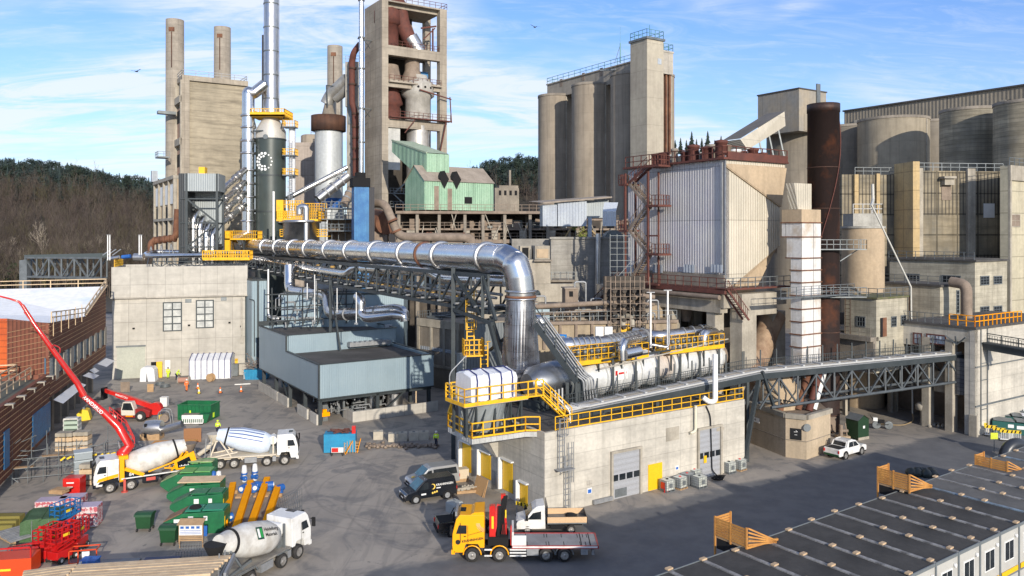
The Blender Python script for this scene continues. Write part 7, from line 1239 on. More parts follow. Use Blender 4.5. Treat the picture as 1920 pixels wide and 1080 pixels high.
#   brown building under construction
BRK=M('formwork_brown',(.235,.078,.042),(.165,.056,.032),.35,.75,brick=(.62,30,.10,.45),streak=.15);OXB=M('formwork_orange',(.62,.12,.02),(.50,.09,.02),.3,.6,brick=(3,.7,.06,.3))
LEDG=M('ledger_wood',(.36,.22,.12),None,2,.8)
an=R(108);F0=V((-62.7,121,0));A0=V((-52.1,88.3,0));u2=(F0-A0).normalized()
t=T('brown_building','brown formwork-clad building under construction with white sheeted roof and strip windows','building',(A0.x,A0.y,0),atan2(u2.y,u2.x));Lm=(F0-A0).length
kx=t.x(159);b=MB()
prof_t=[(0,5.3),(Lm,5.0),(Lm,15.8),(kx,12.7),(0,13.9)]
b.prof([(0,9.9),(Lm,9.3),(Lm,15.8),(kx,12.7),(0,13.9)],0,.4);b.prof([(0,5.5),(Lm,5.0),(Lm,6.9),(0,7.6)],0,.4);t.part('wall',b,BRK)
b=MB();b.prof([(0,7.5),(Lm,6.8),(Lm,9.4),(0,10.0)],.35,.5);t.part('window_backing',b,M('tarp_bluegrey',(.05,.13,.20),(.03,.09,.15),1,.4))
for k in range(9):
 x=.6+k*Lm/9;b=MB();w_=Lm/9*.62;zz=lambda x_:(7.5-.7*x_/Lm,9.95-.65*x_/Lm);a,c=zz(x),zz(x+w_);b.add([(x,.2,a[0]),(x+w_,.2,c[0]),(x+w_,.2,c[1]),(x,.2,a[1])],[(0,1,2,3)]);t.part('window',b,M('window_sheeted',(.10,.20,.27),(.06,.13,.20),1.5,.25));b=MB();b.box(x+w_,x+Lm/9+.02,-.03,.3,6.9,9.6);t.part('mullion',b,PIER)
b=MB()
for k in range(11):
 z=10.4+k*.52
 xa_=0;zt_=lambda x_:np.interp(x_,[0,kx,Lm],[13.9,12.7,15.8]);xs_=[x_ for x_ in np.linspace(0,Lm,40)if zt_(x_)>z+.1]
 if len(xs_)>1:
  runs=[];cur_=[xs_[0]]
  for a,c in zip(xs_,xs_[1:]):
   if c-a>Lm/30:runs.append(cur_);cur_=[c]
   else:cur_.append(c)
  runs.append(cur_)
  for r_ in runs:b.beam((r_[0],-.06,z),(r_[-1],-.06,z),.06)
for z in(5.9,6.5,7.1):b.beam((0,-.06,z),(Lm,-.06,z-.4),.06)
t.part('ledger_strips',b,LEDG)
b=MB();xl0=-8;yb_=22
t2w=lambda x,y:t.w(x,y)
q0=t.l(P(13,598,88.6));b.add([(0,0,5.5),(q0.x,q0.y,5.5),(q0.x,q0.y,14.4),(0,0,13.9)],[(0,1,2,3)]);t.part('return_wall',b,BRK);q1=t.l(P(-60,598,88.6));b=MB();b.add([(q0.x,q0.y,5.5),(q1.x,q1.y,5.5),(q1.x,q1.y,14.4),(q0.x,q0.y,14.4)],[(0,1,2,3)]);t.part('orange_return_wall',b,OXB)
b=MB()
for k in range(14):z=6+k*.6;a=V((0,-.05,z));c=V((q0.x,q0.y-.05,z-1.0));b.beam(a+V((-.05,0,0)),c+V((-.1,0,0)),.05)
t.part('ledger_strips',b,LEDG)
b=MB();r1=t.l(P(-60,600,88.6));r2=t.l(P(-60,548,121));b.add([(0,0,13.95),(kx,0,12.75),(kx,12,13.4),(r1.x,r1.y,14.4)],[(0,1,2,3)]);b.add([(kx,0,12.75),(Lm,0,15.85),(r2.x,r2.y,15.3),(kx,12,13.4)],[(0,1,2,3)]);b.add([(kx,12,13.4),(r2.x,r2.y,15.3),(r1.x,r1.y,14.4)],[(0,1,2)]);t.part('sheeted_roof',b,M('roof_sheeting',(.90,.90,.88),(.58,.72,.78),.12,.6,bump=.1,lo=.55,hi=.75))
b=MB();b.rail([(0.5,-.1,13.9),(kx,-.1,12.7)],1.2,2.2,.06);b.rail([(kx,-.1,12.7),(Lm,-.1,15.8)],1.2,2.6,.06)
for k in range(5):x=kx*(k+.3)/5;b.beam((x,-.15,12.3),(x,-.15,14.6),.08)
b.beam((kx,-.1,13.0),(Lm,-.1,16.0),.35,.12);b.rail([(Lm,0,15.8),(r2.x,r2.y,15.3)],1.2,4,.06);t.part('edge_railing',b,WOODL)
b=MB()
for k in range(7):x=8+k*4;b.box(x,x+1.0,1.5,2.5,0,5.6)
b.box(0,Lm,7,7.4,0,5.2);t.part('column',b,CONCD);b=MB();rr_=random.Random(5)
for(x0,x1,d)in((.3,13,1.3),(16,20,1.6),(20.5,24,.9),(26,33,1.5)):b.add([(x0,-.3,5.2),(x1,-.3,5.0),(x1,-d,4.5),(x0,-d,4.7)],[(0,1,2,3)])
t.part('white_sheet_flap',b,WRAP)
An=V((-44.2,66,0));t=T('brown_wing','low brown formwork-clad wing with felt roof and blue tarpaulin openings','building',(A0.x,A0.y,0),atan2(A0.y-71.3,A0.x+46.5));Lw=30
b=MB();b.prof([(-Lw,1.0),(0,1.4),(0,8.2),(-Lw,8.2)],.02,.5);b.box(-.3,-.01,.5,14,1.3,8.2);t.part('wall',b,BRK);b=MB();b.box(-Lw,-.05,.5,25,7.6,7.7);t.part('roof',b,M('roof_green_felt',(.07,.085,.075),(.12,.12,.09),.4,.9))
b=MB()
for k in range(12):z=1.7+k*.55;b.beam((-Lw,-.04,z),(0,-.04,z+.1),.06)
t.part('ledger_strips',b,LEDG);b=MB();BT=M('tarp_bright_blue',(.01,.15,.34),(.01,.10,.24),1.2,.45,bump=.9);x0,x1=t.x(60),t.x(93);b.box(x0,x1,-.1,.0,t.z(x0,0,838),t.z(x1,0,752));t.part('blue_tarpaulin',b,BT);x0,x1=t.x(6),t.x(16);b=MB();b.box(x0,x1,-.1,0,t.z(x0,0,882),t.z(x1,0,803));t.part('blue_tarpaulin',b,BT)
b=MB()
for k in range(5):x=-1.5-k*3.8;b.box(x,x+.7,-.7,.1,8.1,8.2);b.box(x,x+.1,-.7,-.6,7.8,8.1)
t.part('bracket',b,PIER);b=MB();b.rail([(-Lw,1.6,8.0),(-1,1.6,8.0)],1.2,2.2,.05);b.rail([(-Lw,3.2,8.2),(0,3.2,8.2),(0,20,8.2)],1.2,3.0,.06);t.part('railing',b,WOODL)
t=T('scaffold','tangle of scaffold tubes and boards below the brown wing','scaffold',G(70,905).to_tuple(),R(20));b=MB();rr_=random.Random(11)
for i in range(12):
 for j in range(3):b.cyl((-6+i*1.3,j*1.5,0),(-6+i*1.3,j*1.5,2.2+rr_.uniform(0,2.5)),.04,5)
for i in range(46):x,y,z=rr_.uniform(-6,8),rr_.uniform(0,3),rr_.uniform(.1,3);a=V((x,y,z));b.cyl(a,a+V((rr_.uniform(-2.5,2.5),rr_.uniform(-.5,.5),rr_.uniform(-1.2,1.6))),.04,5)
for z in(.6,1.5,2.4):b.cyl((-6,0,z),(9,0,z),.04,5);b.cyl((-6,3,z),(9,3,z),.04,5)
t.part('tubes',b,GREYST);b=MB();[b.box(-5+k*2.6,-3+k*2.6,.2,.8,.5+(k%3)*.9,.62+(k%3)*.9)for k in range(5)];t.part('board',b,WOOD);b=MB();[b.beam((2+k*.55,-.2,2+.1*(k%3)),(2.4+k*.55,-.2,2.3),.16)for k in range(9)];t.part('yellow_couplers',b,HAZ)
#   vehicles
def wheel(t,x,y,r=.5,w=.3,s=1,rim=RIM,n=20,hub=.56):
 b=MB();b.lathe([(r*.55,0),(r*.93,0),(r,w*.18),(r,w*.82),(r*.93,w),(r*.55,w)],(x,y-(w if s>0 else 0),r),n,(0,1,0));o=t.part('wheel',b,RUBBER)
 b=MB();yo=y if s>0 else y;d=(0,s,0);b.lathe([(r*.05,.02),(r*.2,.02),(r*.28,-.08),(r*hub,-.06),(r*hub,.012),(r*(hub+.07),.012)],(x,yo,r),n,d);t.part('rim',b,rim,o)
 b=MB();[b.cyl((x+r*.38*cos(k),yo-.07*s,r+r*.38*sin(k)),(x+r*.38*cos(k),yo-.03*s,r+r*.38*sin(k)),r*.07,6)for k in(0,1.26,2.5,3.77,5.03)];t.part('rim_hole',b,BLACK,o)
def cab(t,fx,w,h0,h1,ln,mt,roofm=None,trim=None,black_low=False,fairing=False):
 """truck cab: front at x=fx, going back (−x) ln; h0 bottom h1 roof"""
 y0,y1=-w/2,w/2;b=MB();m_=h0+(h1-h0)*.50;b.prof([(fx-.05,h0),(fx,h0+.5),(fx-.02,m_),(fx-.28,h1-.32),(fx-.55,h1),(fx-ln,h1-.02),(fx-ln,h0+.35),(fx-ln*.86,h0+.35),(fx-ln*.80,h0+.62),(fx-ln*.42,h0+.62),(fx-ln*.34,h0)],y0,y1,.08,m_);o=t.part('cab',b,mt,bevel=.04)
 b=MB();a=V((fx-.005,0,m_+.05));c=V((fx-.275,0,h1-.36));b.add([(a.x+.02,y0+.12,a.z),(a.x+.02,y1-.12,a.z),(c.x+.03,y1-.2,c.z),(c.x+.03,y0+.2,c.z)],[(0,1,2,3)]);t.part('windscreen',b,GLASS,o)
 for s in(-1,1):
  b=MB();y=s*(w/2+.012);i_=s*.055;b.add([(fx-.28,y,m_+.02),(fx-1.05,y,m_+.02),(fx-1.05,y-i_,m_+.62),(fx-.48,y-i_,m_+.62)],[(0,1,2,3)]if s>0 else[(3,2,1,0)]);t.part('side_window',b,GLASS,o)
  b=MB();b.box(fx+.0,fx+.14,s*(w/2+.05),s*(w/2+.3),m_+.0,m_+.65);b.beam((fx-.1,s*w/2,m_+.6),(fx+.1,s*(w/2+.2),m_+.6),.05);t.part('mirror',b,BLACK,o)
  b=MB();b.box(fx-.02,fx+.03,s*(w/2-.5),s*(w/2-.12),h0+.15,h0+.36);t.part('headlight',b,GLASS,o)
 b=MB();b.box(fx-.04,fx+.035,y0+.35,y1-.35,h0+.5,m_-.12);t.part('grille',b,BLACK,o);b=MB();b.box(fx-.2,fx+.06,y0,y1,h0-.12,h0+.2);t.part('bumper',b,trim or mt,o)
 b=MB();b.box(fx-.95,fx-.55,-.4,.4,h1-.005,h1+.03);t.part('roof_hatch',b,GLASS,o)
 for s in(-1,1):b=MB();b.box(fx-1.15,fx-1.13,s*(w/2+.001),s*(w/2+.012),h0+.1,m_+.6);b.box(fx-1.0,fx-.85,s*(w/2),s*(w/2+.03),m_-.2,m_-.14);t.part('door_seam',b,BLACK,o)
 return o
def lathe_tilt(b,prof,c,axis,n=36):return b.lathe(prof,c,n,axis)
def mixer(name,lb,loc,ang,cabm,drumm,chassism,stripes=None,dirty=DUST,pump=False,logo=False,num=False,tone=None):
 t=T(name,lb,'concrete mixer',loc,ang);w=2.5
 o=cab(t,0,w,.75,3.2 if not pump else 3.1,2.1,cabm,trim=(CARBLK if pump else cabm))
 xs_=(-1.35,-3.1,-6.3,-7.65)
 for x in xs_:
  for s in(-1,1):wheel(t,x,s*1.24,.52,.34 if x>-5 else.5,s,RIM if pump or logo else WOODL if False else RIM)
 b=MB();b.box(-9.0,-1.9,-.45,.45,.75,1.12);b.box(-8.9,-2.2,-1.15,1.15,1.08,1.2);[b.cyl((x,-1,.52),(x,1,.52),.14,8)for x in xs_];t.part('chassis',b,chassism)
 for s in(-1,1):
  b=MB()
  for g_ in((-6.3,-7.65),):b.tube([(g_[0]+.8,s*1.05,.8),(g_[0]+.55,s*1.05,1.16),(g_[1]-.4,s*1.05,1.16),(g_[1]-.75,s*1.05,.75)],.07,6);b.box(g_[1]-.4,g_[0]+.5,s*.75,s*1.22,1.14,1.19)
  b.box(-3.7,-2.5,s*.8,s*1.22,1.08,1.14);t.part('mudguard',b,chassism if pump else(GREYST if logo else M('mixer_cream',(.62,.55,.44),(.5,.42,.32),2,.6)));b=MB();b.box(-5.3,-4.1,s*.75,s*1.2,.5,1.05);b.box(-2.55,-2.2,s*.8,s*1.2,.5,1.0);t.part('side_box',b,GALV if not pump else CARBLK)
 ax=V((-1,0,.245)).normalized();c=V((-2.75,0,2.0));R_=1.17
 pr=[(.35,0),(.85,.1),(R_*.97,.9),(R_,1.9),(R_,3.0),(.86,4.5),(.62,5.3),(.60,5.45)];b=MB();b.lathe(pr,c,40,ax);d=t.part('drum',b,drumm)
 b=MB();b.lathe([(.875,4.42),(.93,4.44),(.93,4.58),(.855,4.6)],c,40,ax);t.part('drum_ring',b,BLACK,d);b=MB();b.lathe([(.45,0),(.2,-.35),(.05,-.4)],c,20,ax);b.box(-2.9,-2.3,-.6,.6,1.2,1.9);t.part('gearbox',b,CARBLK if pump else GREYST)
 if stripes:
  sd_=ax.cross(V((0,1,0))).normalized()
  for k in range(9):
   a=-.1-k*.34;b=MB();pp=[]
   e1=V((0,1,0));e2=ax.cross(e1).normalized();
   for(r_,h_)in pr[2:6]:pp.append((r_+.0,h_))
   for da,sgn in((0,1),(.07,1)):pass
   vs=[];
   for(r_,h_)in[(R_*.97,.9),(R_*.99,1.3),(R_,1.9),(R_,3.0),(1.03,3.8),(.90,4.35)]:
    for dd in(-.05,.05):q=c+ax*h_+(e1*cos(a+dd)+e2*sin(a+dd))*(r_+.012);vs.append(q);q2=c+ax*h_+(e1*cos(-a+dd)+e2*sin(-a+dd))*(r_+.012)
   b.add(vs,[(2*i,2*i+1,2*i+3,2*i+2)for i in range(5)]);t.part('drum_stripe',b,stripes,d)
 rc=c+ax*5.4;b=MB();b.lathe([(.75,0),(.45,-.7),(.25,-.9)],rc+V((-.35,0,.15)),14,(0,0,1));t.part('hopper',b,dirty);b=MB();b.tube([rc+V((-.5,0,-.7)),rc+V((-1.1,0,-1.4)),rc+V((-1.9,.25,-2.0))],.24,8);t.part('chute',b,dirty if not logo else BLACK)
 b=MB()
 for s in(-1,1):b.beam((-8.7,s*.75,1.1),rc+V((-.1,s*.6,-.5)),.14);b.beam((-6.6,s*.8,1.1),rc+V((.3,s*.7,-.5)),.12);b.beam((-8.8,s*.9,1.15),(-6,s*.95,1.6),.12)
 b.beam(rc+V((0,-.8,-.5)),rc+V((0,.8,-.5)),.12);b.beam((-2.5,-.8,1.2),(-2.5,-.8,2.9),.14);b.beam((-2.5,.8,1.2),(-2.5,.8,2.9),.14);t.part('drum_frame',b,TRUCKY if pump else(GREYST if logo else M('mixer_cream',(.62,.55,.44))));b=MB();b.ladder((-8.9,-1.05,1.0),(-8.75,-1.0,3.2),.5,.03,(1,0,0));t.part('ladder',b,GALV)
 b=MB();b.cyl((-2.55,-.55,2.5),(-2.55,.55,2.5),.42,16)if not pump else b.box(-2.6,-2.3,-.5,.5,1.3,2.2);t.part('water_tank',b,WHITE if not pump else CARBLK)
 if logo:
  e1=V((0,-1,0));y=V((0,0,1));n_=(V((0,-1,0))*.86+V((0,0,1))*.5).normalized();q=c+ax*2.0+(n_-ax*n_.dot(ax)).normalized()*(R_+.03);n2=(n_-ax*n_.dot(ax)).normalized();rt=-ax;up=n2.cross(rt).normalized()*1
  if up.z<0:up=-up
  def pl_(nm,u_,v_,w_,h_,mt,e):b=MB();cc=q+rt*u_+up*v_;pl4(b,cc,rt,up,w_,h_,n2,e);t.part(nm,b,mt,d)
  pl_('emblem_frame',-.75,0,.62,.85,M('logo_green_dark',(.01,.06,.04),None,1,.5),.03);pl_('emblem_white',-.88,0,.2,.62,WHITE,.045);pl_('emblem_green',-.62,0,.2,.62,M('logo_green',(.02,.30,.06),None,1,.5),.05)
  text('Heidelberg',.33,BLK,d,tm(q+rt*.45+up*.2+n2*.02,rt,up));text('Materials',.33,BLK,d,tm(q+rt*.38-up*.18+n2*.02,rt,up))
 return t
PW=M('truck_white',(.74,.74,.72),(.50,.47,.41),1.4,.35,coat=.2,fine=.04,lo=.5,hi=.8,streak=.15);DW=M('drum_white',(.70,.69,.65),(.50,.47,.42),1.0,.5,streak=.35,fine=.05)
q=G(531,877);hd=R(14)
c=cos(hd);s=sin(hd)
fr=G(558,872);
t=mixer('mixer_truck','white concrete mixer truck with blue-striped drum, cab facing right',(fr.x-.3,fr.y+1.4,0),hd,PW,M('drum_bluewhite',(.66,.74,.84),(.60,.68,.80),.7,.4),M('mixer_cream',(.62,.55,.44)),stripes=M('stripe_blue',(.05,.09,.25),None,1,.5),dirty=M('chute_cream',(.58,.52,.42),None,1,.7))
fr=G(175,930);hd=R(211)
t=mixer('pump_mixer_truck','white and yellow concrete pump mixer truck with raised red boom, cab facing left',(fr.x-.6,fr.y+1.0,0),hd,PW,DW,CARBLK,pump=True)
for sgn in(1,):
 w=1.262;
 for s_ in(-1,1):
  b=MB();y=s_*w;b.add([(-.25,y,1.15),(-2.05,y,1.45),(-2.05,y,1.75),(-1.1,y,1.62),(-.4,y,1.45)],[(0,1,2,3,4)]if s_<0 else[(4,3,2,1,0)]);t.part('yellow_flash',b,TRUCKY);b=MB();b.add([(-.35,y*1.004,.95),(-2.05,y*1.004,.95),(-2.05,y*1.004,1.42),(-.5,y*1.004,1.18)],[(0,1,2,3)]if s_<0 else[(3,2,1,0)]);t.part('dark_flash',b,CARBLK)
b=MB();b.box(-2.55,-2.15,-1.2,1.2,.9,3.0);b.box(-2.9,-2.1,-1.0,1.0,2.9,3.25)
for s_ in(-1,1):b.beam((-2.6,s_*1.15,2.1),(-4.2,s_*1.15,1.3),.3);b.prof([(-7.0,1.3),(-6.8,2.2),(-8.6,2.9),(-9.0,1.5),(-8.6,1.3)],s_*1.15-.05,s_*1.15+.05);b.beam((-6.9,s_*1.1,2.1),(-4.6,s_*1.1,1.5),.12)
t.part('pump_frame',b,TRUCKY);b=MB()
for s_ in(-1,1):b.prof([(-7.2,1.45),(-7.1,2.05),(-8.2,2.45),(-8.5,1.6)],s_*1.215-.01,s_*1.215+.01);b.prof([(-2.7,1.3),(-2.7,1.9),(-3.7,1.5),(-3.9,1.3)],s_*1.2-.02,s_*1.2+.02)
t.part('dark_panel',b,CARBLK);text('84',.42,WHITE,t.o,tm((-3.15,1.23,1.5),(-1,0,0),(0,0,1)));b=MB();[b.box(-7.4-k*.15,-7.3-k*.15,1.22,1.232,1.6,1.6+.07+.06*(k%2))for k in range(6)];t.part('white_lettering',b,WHITE)
b=MB();b.box(-8.8,-2.3,1.15,1.27,1.14,1.24);b.box(-8.8,-2.3,-1.27,-1.15,1.14,1.24);t.part('white_rail',b,PW);b=MB();b.box(-2.65,-2.45,1.3,1.5,.1,1.2);b.cyl((-2.55,1.4,0),(-2.55,1.4,.1),.3,10);b.box(-5.2,-4.4,1.25,1.29,.7,1.0);t.part('outrigger',b,M('outrigger_redwhite',(.5,.08,.06),None,1,.5))
def bw(px,py,Y):return t.l(P(px,py,Y))
b=MB();B0=V((-2.5,0,3.3));pts=[B0,bw(243,835,74.3),bw(222,800,74),bw(196,775,74),bw(152,738,73.6)];b.tube(pts,[.55,.5,.42,.36,.30],6);t.part('boom_base_section',b,RED)
b=MB();p2=[bw(158,742,73.2),bw(145,718,73),bw(102,660,72.6),bw(66,610,72.4),bw(42,572,72.2)];b.tube(p2,[.30,.28,.25,.20,.15],6);t.part('boom_middle_section',b,RED);b=MB();b.tube([bw(44,576,72.4),bw(36,566,72.2),bw(18,560,72),bw(-30,548,71.6)],[.14,.12,.09,.07],6);t.part('boom_tip_section',b,RED)
b=MB();b.rail([bw(252,832,74),bw(236,800,73.8),bw(205,775,73.6)],.6,.5,.04);b.tube([bw(165,745,73),bw(110,672,72.3),bw(45,585,72)],.05,6);b.tube(fil([bw(96,652,72),bw(100,646,72),bw(113,652,72),bw(112,662,72)],.2),.05,6);t.part('delivery_pipe',b,M('pipe_red',(.45,.02,.02),None,1,.4));b=MB();b.cyl(bw(226,845,74.2),bw(222,828,74),.1,8);t.part('ram',b,GALV);b=MB();b.lathe([(.55,0),(.5,.3),(.3,.4)],B0-V((0,0,.1)),14);t.part('turntable',b,RED)
a_,c_=t.l(P(158,742,73.7)),t.l(P(192,772,73.9));r_=(c_-a_).normalized();n_=(t.l(V((t.loc.x,t.loc.y-1,t.loc.z+.35)))).normalized();n_=(n_-r_*n_.dot(r_)).normalized();text('BRANDSRUD',.44,WHITE,t.o,tm(a_.lerp(c_,.5)+n_*.46,r_,n_.cross(r_)))
fr=G(583,1036);hd=R(66);fr=V((fr.x-1.15,fr.y+.6,0));t=mixer('mixer_truck','white concrete mixer truck with green logo drum, seen from behind at the bottom',tuple(fr),hd,PW,DW,M('chassis_dusty',(.16,.15,.14),(.3,.28,.24),1,.8),dirty=BLACK,logo=True)
#   crane truck
TY=G(885,1055).y;t=T('crane_truck','orange-yellow four-axle crane truck with grey flatbed and folded red crane, facing left','truck',(G(848,1054).x,TY+1.25,0),pi);w=2.5
o=cab(t,0,w,.72,3.45,2.35,TRUCKY)
for x in(-1.45,-3.45,-6.85,-8.2):
 for s in(-1,1):
  wheel(t,x,s*1.24,.52,.34 if x>-5 else.5,s)
  b=MB();b.tube([(x+.66*cos(a),s*1.1,.52+.66*sin(a))for a in[i*pi/8 for i in range(9)]],.05,6);t.part('mudguard',b,GREYST if x<-5 else TRUCKY)
b=MB();b.box(-10.5,-2.3,-.45,.45,.75,1.05);[b.cyl((x,-1,.52),(x,1,.52),.14,8)for x in(-1.45,-3.45,-6.85,-8.2)];t.part('chassis',b,BLACK);b=MB();b.box(-10.6,-4.4,-1.2,1.2,1.12,1.2);t.part('flatbed',b,M('bed_grey',(.26,.26,.27),(.20,.20,.21),.8,.5));b=MB();b.box(-10.65,-4.35,1.2,1.27,1.02,1.24);b.box(-10.65,-4.35,-1.27,-1.2,1.02,1.24);b.box(-10.7,-10.6,-1.27,1.27,1.02,1.24);t.part('red_side_rail',b,M('rail_red',(.35,.02,.02),None,1,.4));b=MB();b.box(-10.6,-4.4,1.272,1.285,1.08,1.2);t.part('white_stripe',b,PW)
b=MB()
for x in(-5.4,-6.8,-7.0,-8.1,-9.3,-9.7,-10.0):b.box(x,x+.05,-1.1,-.4,1.2,1.206);b.box(x-.1,x-.05,.4,1.1,1.2,1.206)
b.box(-9.5,-9.43,-1.2,1.2,1.2,1.207);b.box(-10.15,-10.08,-1.2,1.2,1.2,1.207);t.part('bed_slots',b,BLACK)
b=MB();b.box(-5.4,-4.35,1.1,1.24,1.2,1.95);b.box(-4.5,-4.35,-1.2,1.2,1.2,2.2);t.part('headboard',b,PW);b=MB()
for z in(.5,.72,.94):b.box(-5.4,-4.2,1.18,1.24,z-.06,z+.04);b.box(-2.9,-2.35,1.18,1.24,z-.06,z+.04)if z!=.72 else None
t.part('side_guard',b,PW);b=MB();b.box(-6.3,-5.45,1.0,1.22,.5,1.0);b.box(-9.9,-9.4,1.0,1.2,.55,1.0);b.box(-10.4,-10.2,-1.1,1.1,.5,.9);t.part('tool_box',b,GALV)
b=MB();b.box(-3.15,-2.7,.2,.75,1.2,3.9);b.box(-3.1,-2.8,.25,.7,3.6,3.95);b.beam((-3.0,.5,1.9),(-3.4,.2,3.9),.3);b.box(-4.0,-3.6,-.4,.3,1.3,2.4);b.beam((-3.8,-.3,2.3),(-3.7,-.3,4.5),.34);b.box(-4.35,-4.25,.8,1.1,1.2,2.6);b.beam((-3.2,-.9,1.2),(-3.0,-.8,3.2),.2);t.part('crane',b,RED);b=MB();b.box(-4.1,-2.6,-.9,.9,1.1,1.7);b.beam((-3.45,.0,1.4),(-3.9,-.2,4.4),.3);b.beam((-3.3,.5,1.3),(-3.5,.6,3.9),.22);b.beam((-3.55,.3,3.7),(-3.75,-.1,4.2),.16);[b.beam((-3.6-.1*k,.35,1.5),(-3.4-.1*k,.3,3.6),.06)for k in range(4)];t.part('crane_base',b,BLACK);b=MB();b.box(-3.02,-2.86,.75,.78,2.3,3.2);b.box(-3.1,-2.8,.76,.8,1.35,1.7);b.box(-3.95,-3.85,.25,.28,2.9,3.5);t.part('yellow_mark',b,HAZ)
text('KRANRINGEN',.25,BLK,t.o,tm((-1.5,1.275,1.66),(-1,0,.16),(.16,0,1)),depth=.01);b=MB();b.lathe([(.1,0),(.18,0),(.18,.01)],(-.42,1.262,1.5),16,(0,1,0));t.part('emblem',b,BLK)
b=MB();c_=V((-2.36,1.262,2.85))
for k in range(9):a=.05+k*.18;e=V((cos(a),0,-sin(a)));b.beam(c_+e*.34,c_+e*.62,.07,.012)
t.part('sunray_emblem',b,PW);b=MB();b.box(-.35,-.2,-1.0,1.0,3.3,3.62);t.part('light_bar',b,GALV);b=MB();b.prof([(-1.3,3.42),(-1.6,3.6),(-2.3,3.64),(-2.35,3.42)],-1.1,1.1);t.part('roof_fairing',b,TRUCKY);b=MB();b.box(-.62,-.58,1.27,1.3,1.5,2.9);b.beam((-1.15,1.28,2.0),(-2.2,1.28,2.3),.02);t.part('seam',b,BLK)
CT=t
#   vans and pickups
def car(name,lb,cat,loc,ang,prof,w,h,wb,fo,mt,wins,r=.34,rim=RIM,zt=.95,ins=.16,bed=None,screen=None,rear=None):
 """profile x from 0 (front) to -len; wins list of side window polys (x,z)"""
 t=T(name,lb,cat,loc,ang);b=MB();b.prof(prof,-w/2,w/2,ins,zt);o=t.part('body',b,mt,bevel=.05);zm=max(p[1]for p in prof)
 def sh(z):return 0 if z<=zt else ins*(z-zt)/(zm-zt)
 for pl_ in wins:
  for s in(-1,1):
   b=MB();vs=[(x,s*(w/2-sh(z)+.012),z)for x,z in pl_];b.add(vs,[tuple(range(len(vs)))[::s]]);t.part('side_window',b,GLASS,o)
 if screen:
  (x0,z0),(x1,z1)=screen;b=MB();b.add([(x0+.015,-w/2+sh(z0)+.1,z0+.01),(x0+.015,w/2-sh(z0)-.1,z0+.01),(x1+.015,w/2-sh(z1)-.06,z1+.015),(x1+.015,-w/2+sh(z1)+.06,z1+.015)],[(0,1,2,3)]);t.part('windscreen',b,M('screen_teal',(.03,.14,.18),(.02,.08,.11),2,.06,fine=0,spec=.8),o)
 if rear:
  (x0,z0),(x1,z1)=rear;b=MB();b.add([(x0-.015,-w/2+sh(z0)+.12,z0),(x0-.015,w/2-sh(z0)-.12,z0),(x1-.015,w/2-sh(z1)-.08,z1),(x1-.015,-w/2+sh(z1)+.08,z1)],[(3,2,1,0)]);t.part('rear_window',b,GLASS,o)
 xm=min(p[0]for p in prof);xf=-fo
 for x in(xf,xf-wb):
  for s in(-1,1):wheel(t,x,s*(w/2+.01),r,.24,s,rim,20,.68);b=MB();b.lathe([(r+.1,0),(r+.12,.015)],(x,s*(w/2-.005),r),18,(0,s,0));t.part('wheel_arch',b,BLACK)
 for s in(-1,1):
  b=MB();b.box(-.06,.015,s*(w/2-.42),s*(w/2-.1),.62,.8);t.part('headlight',b,WHITE,o);b=MB();b.box(xm-.015,xm+.05,s*(w/2-.2),s*(w/2-.04),.75,1.05);t.part('tail_light',b,RED,o);b=MB();b.box(-1.35,-1.15,s*(w/2+.02),s*(w/2+.22),.98,1.14);t.part('mirror',b,mt,o)
 b=MB();b.box(-.03,.03,-w/2+.45,w/2-.45,.5,.72);b.box(-.05,.05,-w/2+.1,w/2-.1,.25,.42);t.part('grille',b,BLACK,o);b=MB();b.box(.03,.045,-.26,.26,.44,.54);b.box(xm-.03,xm-.015,-.26,.26,.5,.61);t.part('number_plate',b,PW,o)
 return t
vanp=[(0,.35),(.02,.75),(-.15,.95),(-.95,1.12),(-1.75,1.83),(-2.1,1.96),(-4.7,1.96),(-4.88,1.2),(-4.9,.35)]
vw=[[(-1.2,1.12),(-1.75,1.66),(-2.15,1.7),(-2.15,1.12)]]
q=G(750,947);hd=R(206.6);loc=(q.x+cos(hd+pi/2)*0+.1,q.y+.75,0)
t=car('dark_van','dark blue-black delivery van with golden crescent logo parked beside the silver van','van',loc,hd,vanp,1.92,1.96,3.0,.95,CARBLK,vw,rim=GALV,screen=((-.95,1.12),(-1.75,1.83)))
b=MB();pts_=[];
vs=[];n_=12
for i in range(n_+1):a=R(60)+i*R(250)/n_;k=sin(pi*i/n_)*.10;vs+=[(-2.55+(.26)*cos(a),0,1.28+.26*sin(a)),(-2.55+(.26-.02-k)*cos(a),0,1.28+(.26-.02-k)*sin(a))]
b.add([(x,.975-.05,z)for x,y,z in vs],[(2*i,2*i+1,2*i+3,2*i+2)for i in range(n_)]);t.part('logo',b,M('logo_gold',(.80,.55,.10),None,1,.5));text('KRANRINGEN',.26,WHITE,t.o,tm((-3.7,.915,1.38),(-1,0,0),(0,-.1,1)));b=MB();b.box(-3.3,-2.9,.93,.955,1.08,1.17);t.part('white_line',b,WHITE);b=MB();[b.box(-2.6-k*.2,-2.45-k*.2,.96,.972,.66+.04*k,.82+.04*k)for k in range(3)];t.part('gold_marks',b,M('logo_gold',(.8,.55,.1)));b=MB();b.box(-1.9,-1.45,.96,.972,.66,.8);t.part('white_mark',b,WHITE)
q2=G(754,925);vw2=[[(-1.2,1.12),(-1.75,1.66),(-2.1,1.7),(-2.1,1.12)],[(-2.25,1.12),(-2.25,1.74),(-4.55,1.74),(-4.65,1.15)]]
loc=(q2.x+.35,q2.y+1.25,0)
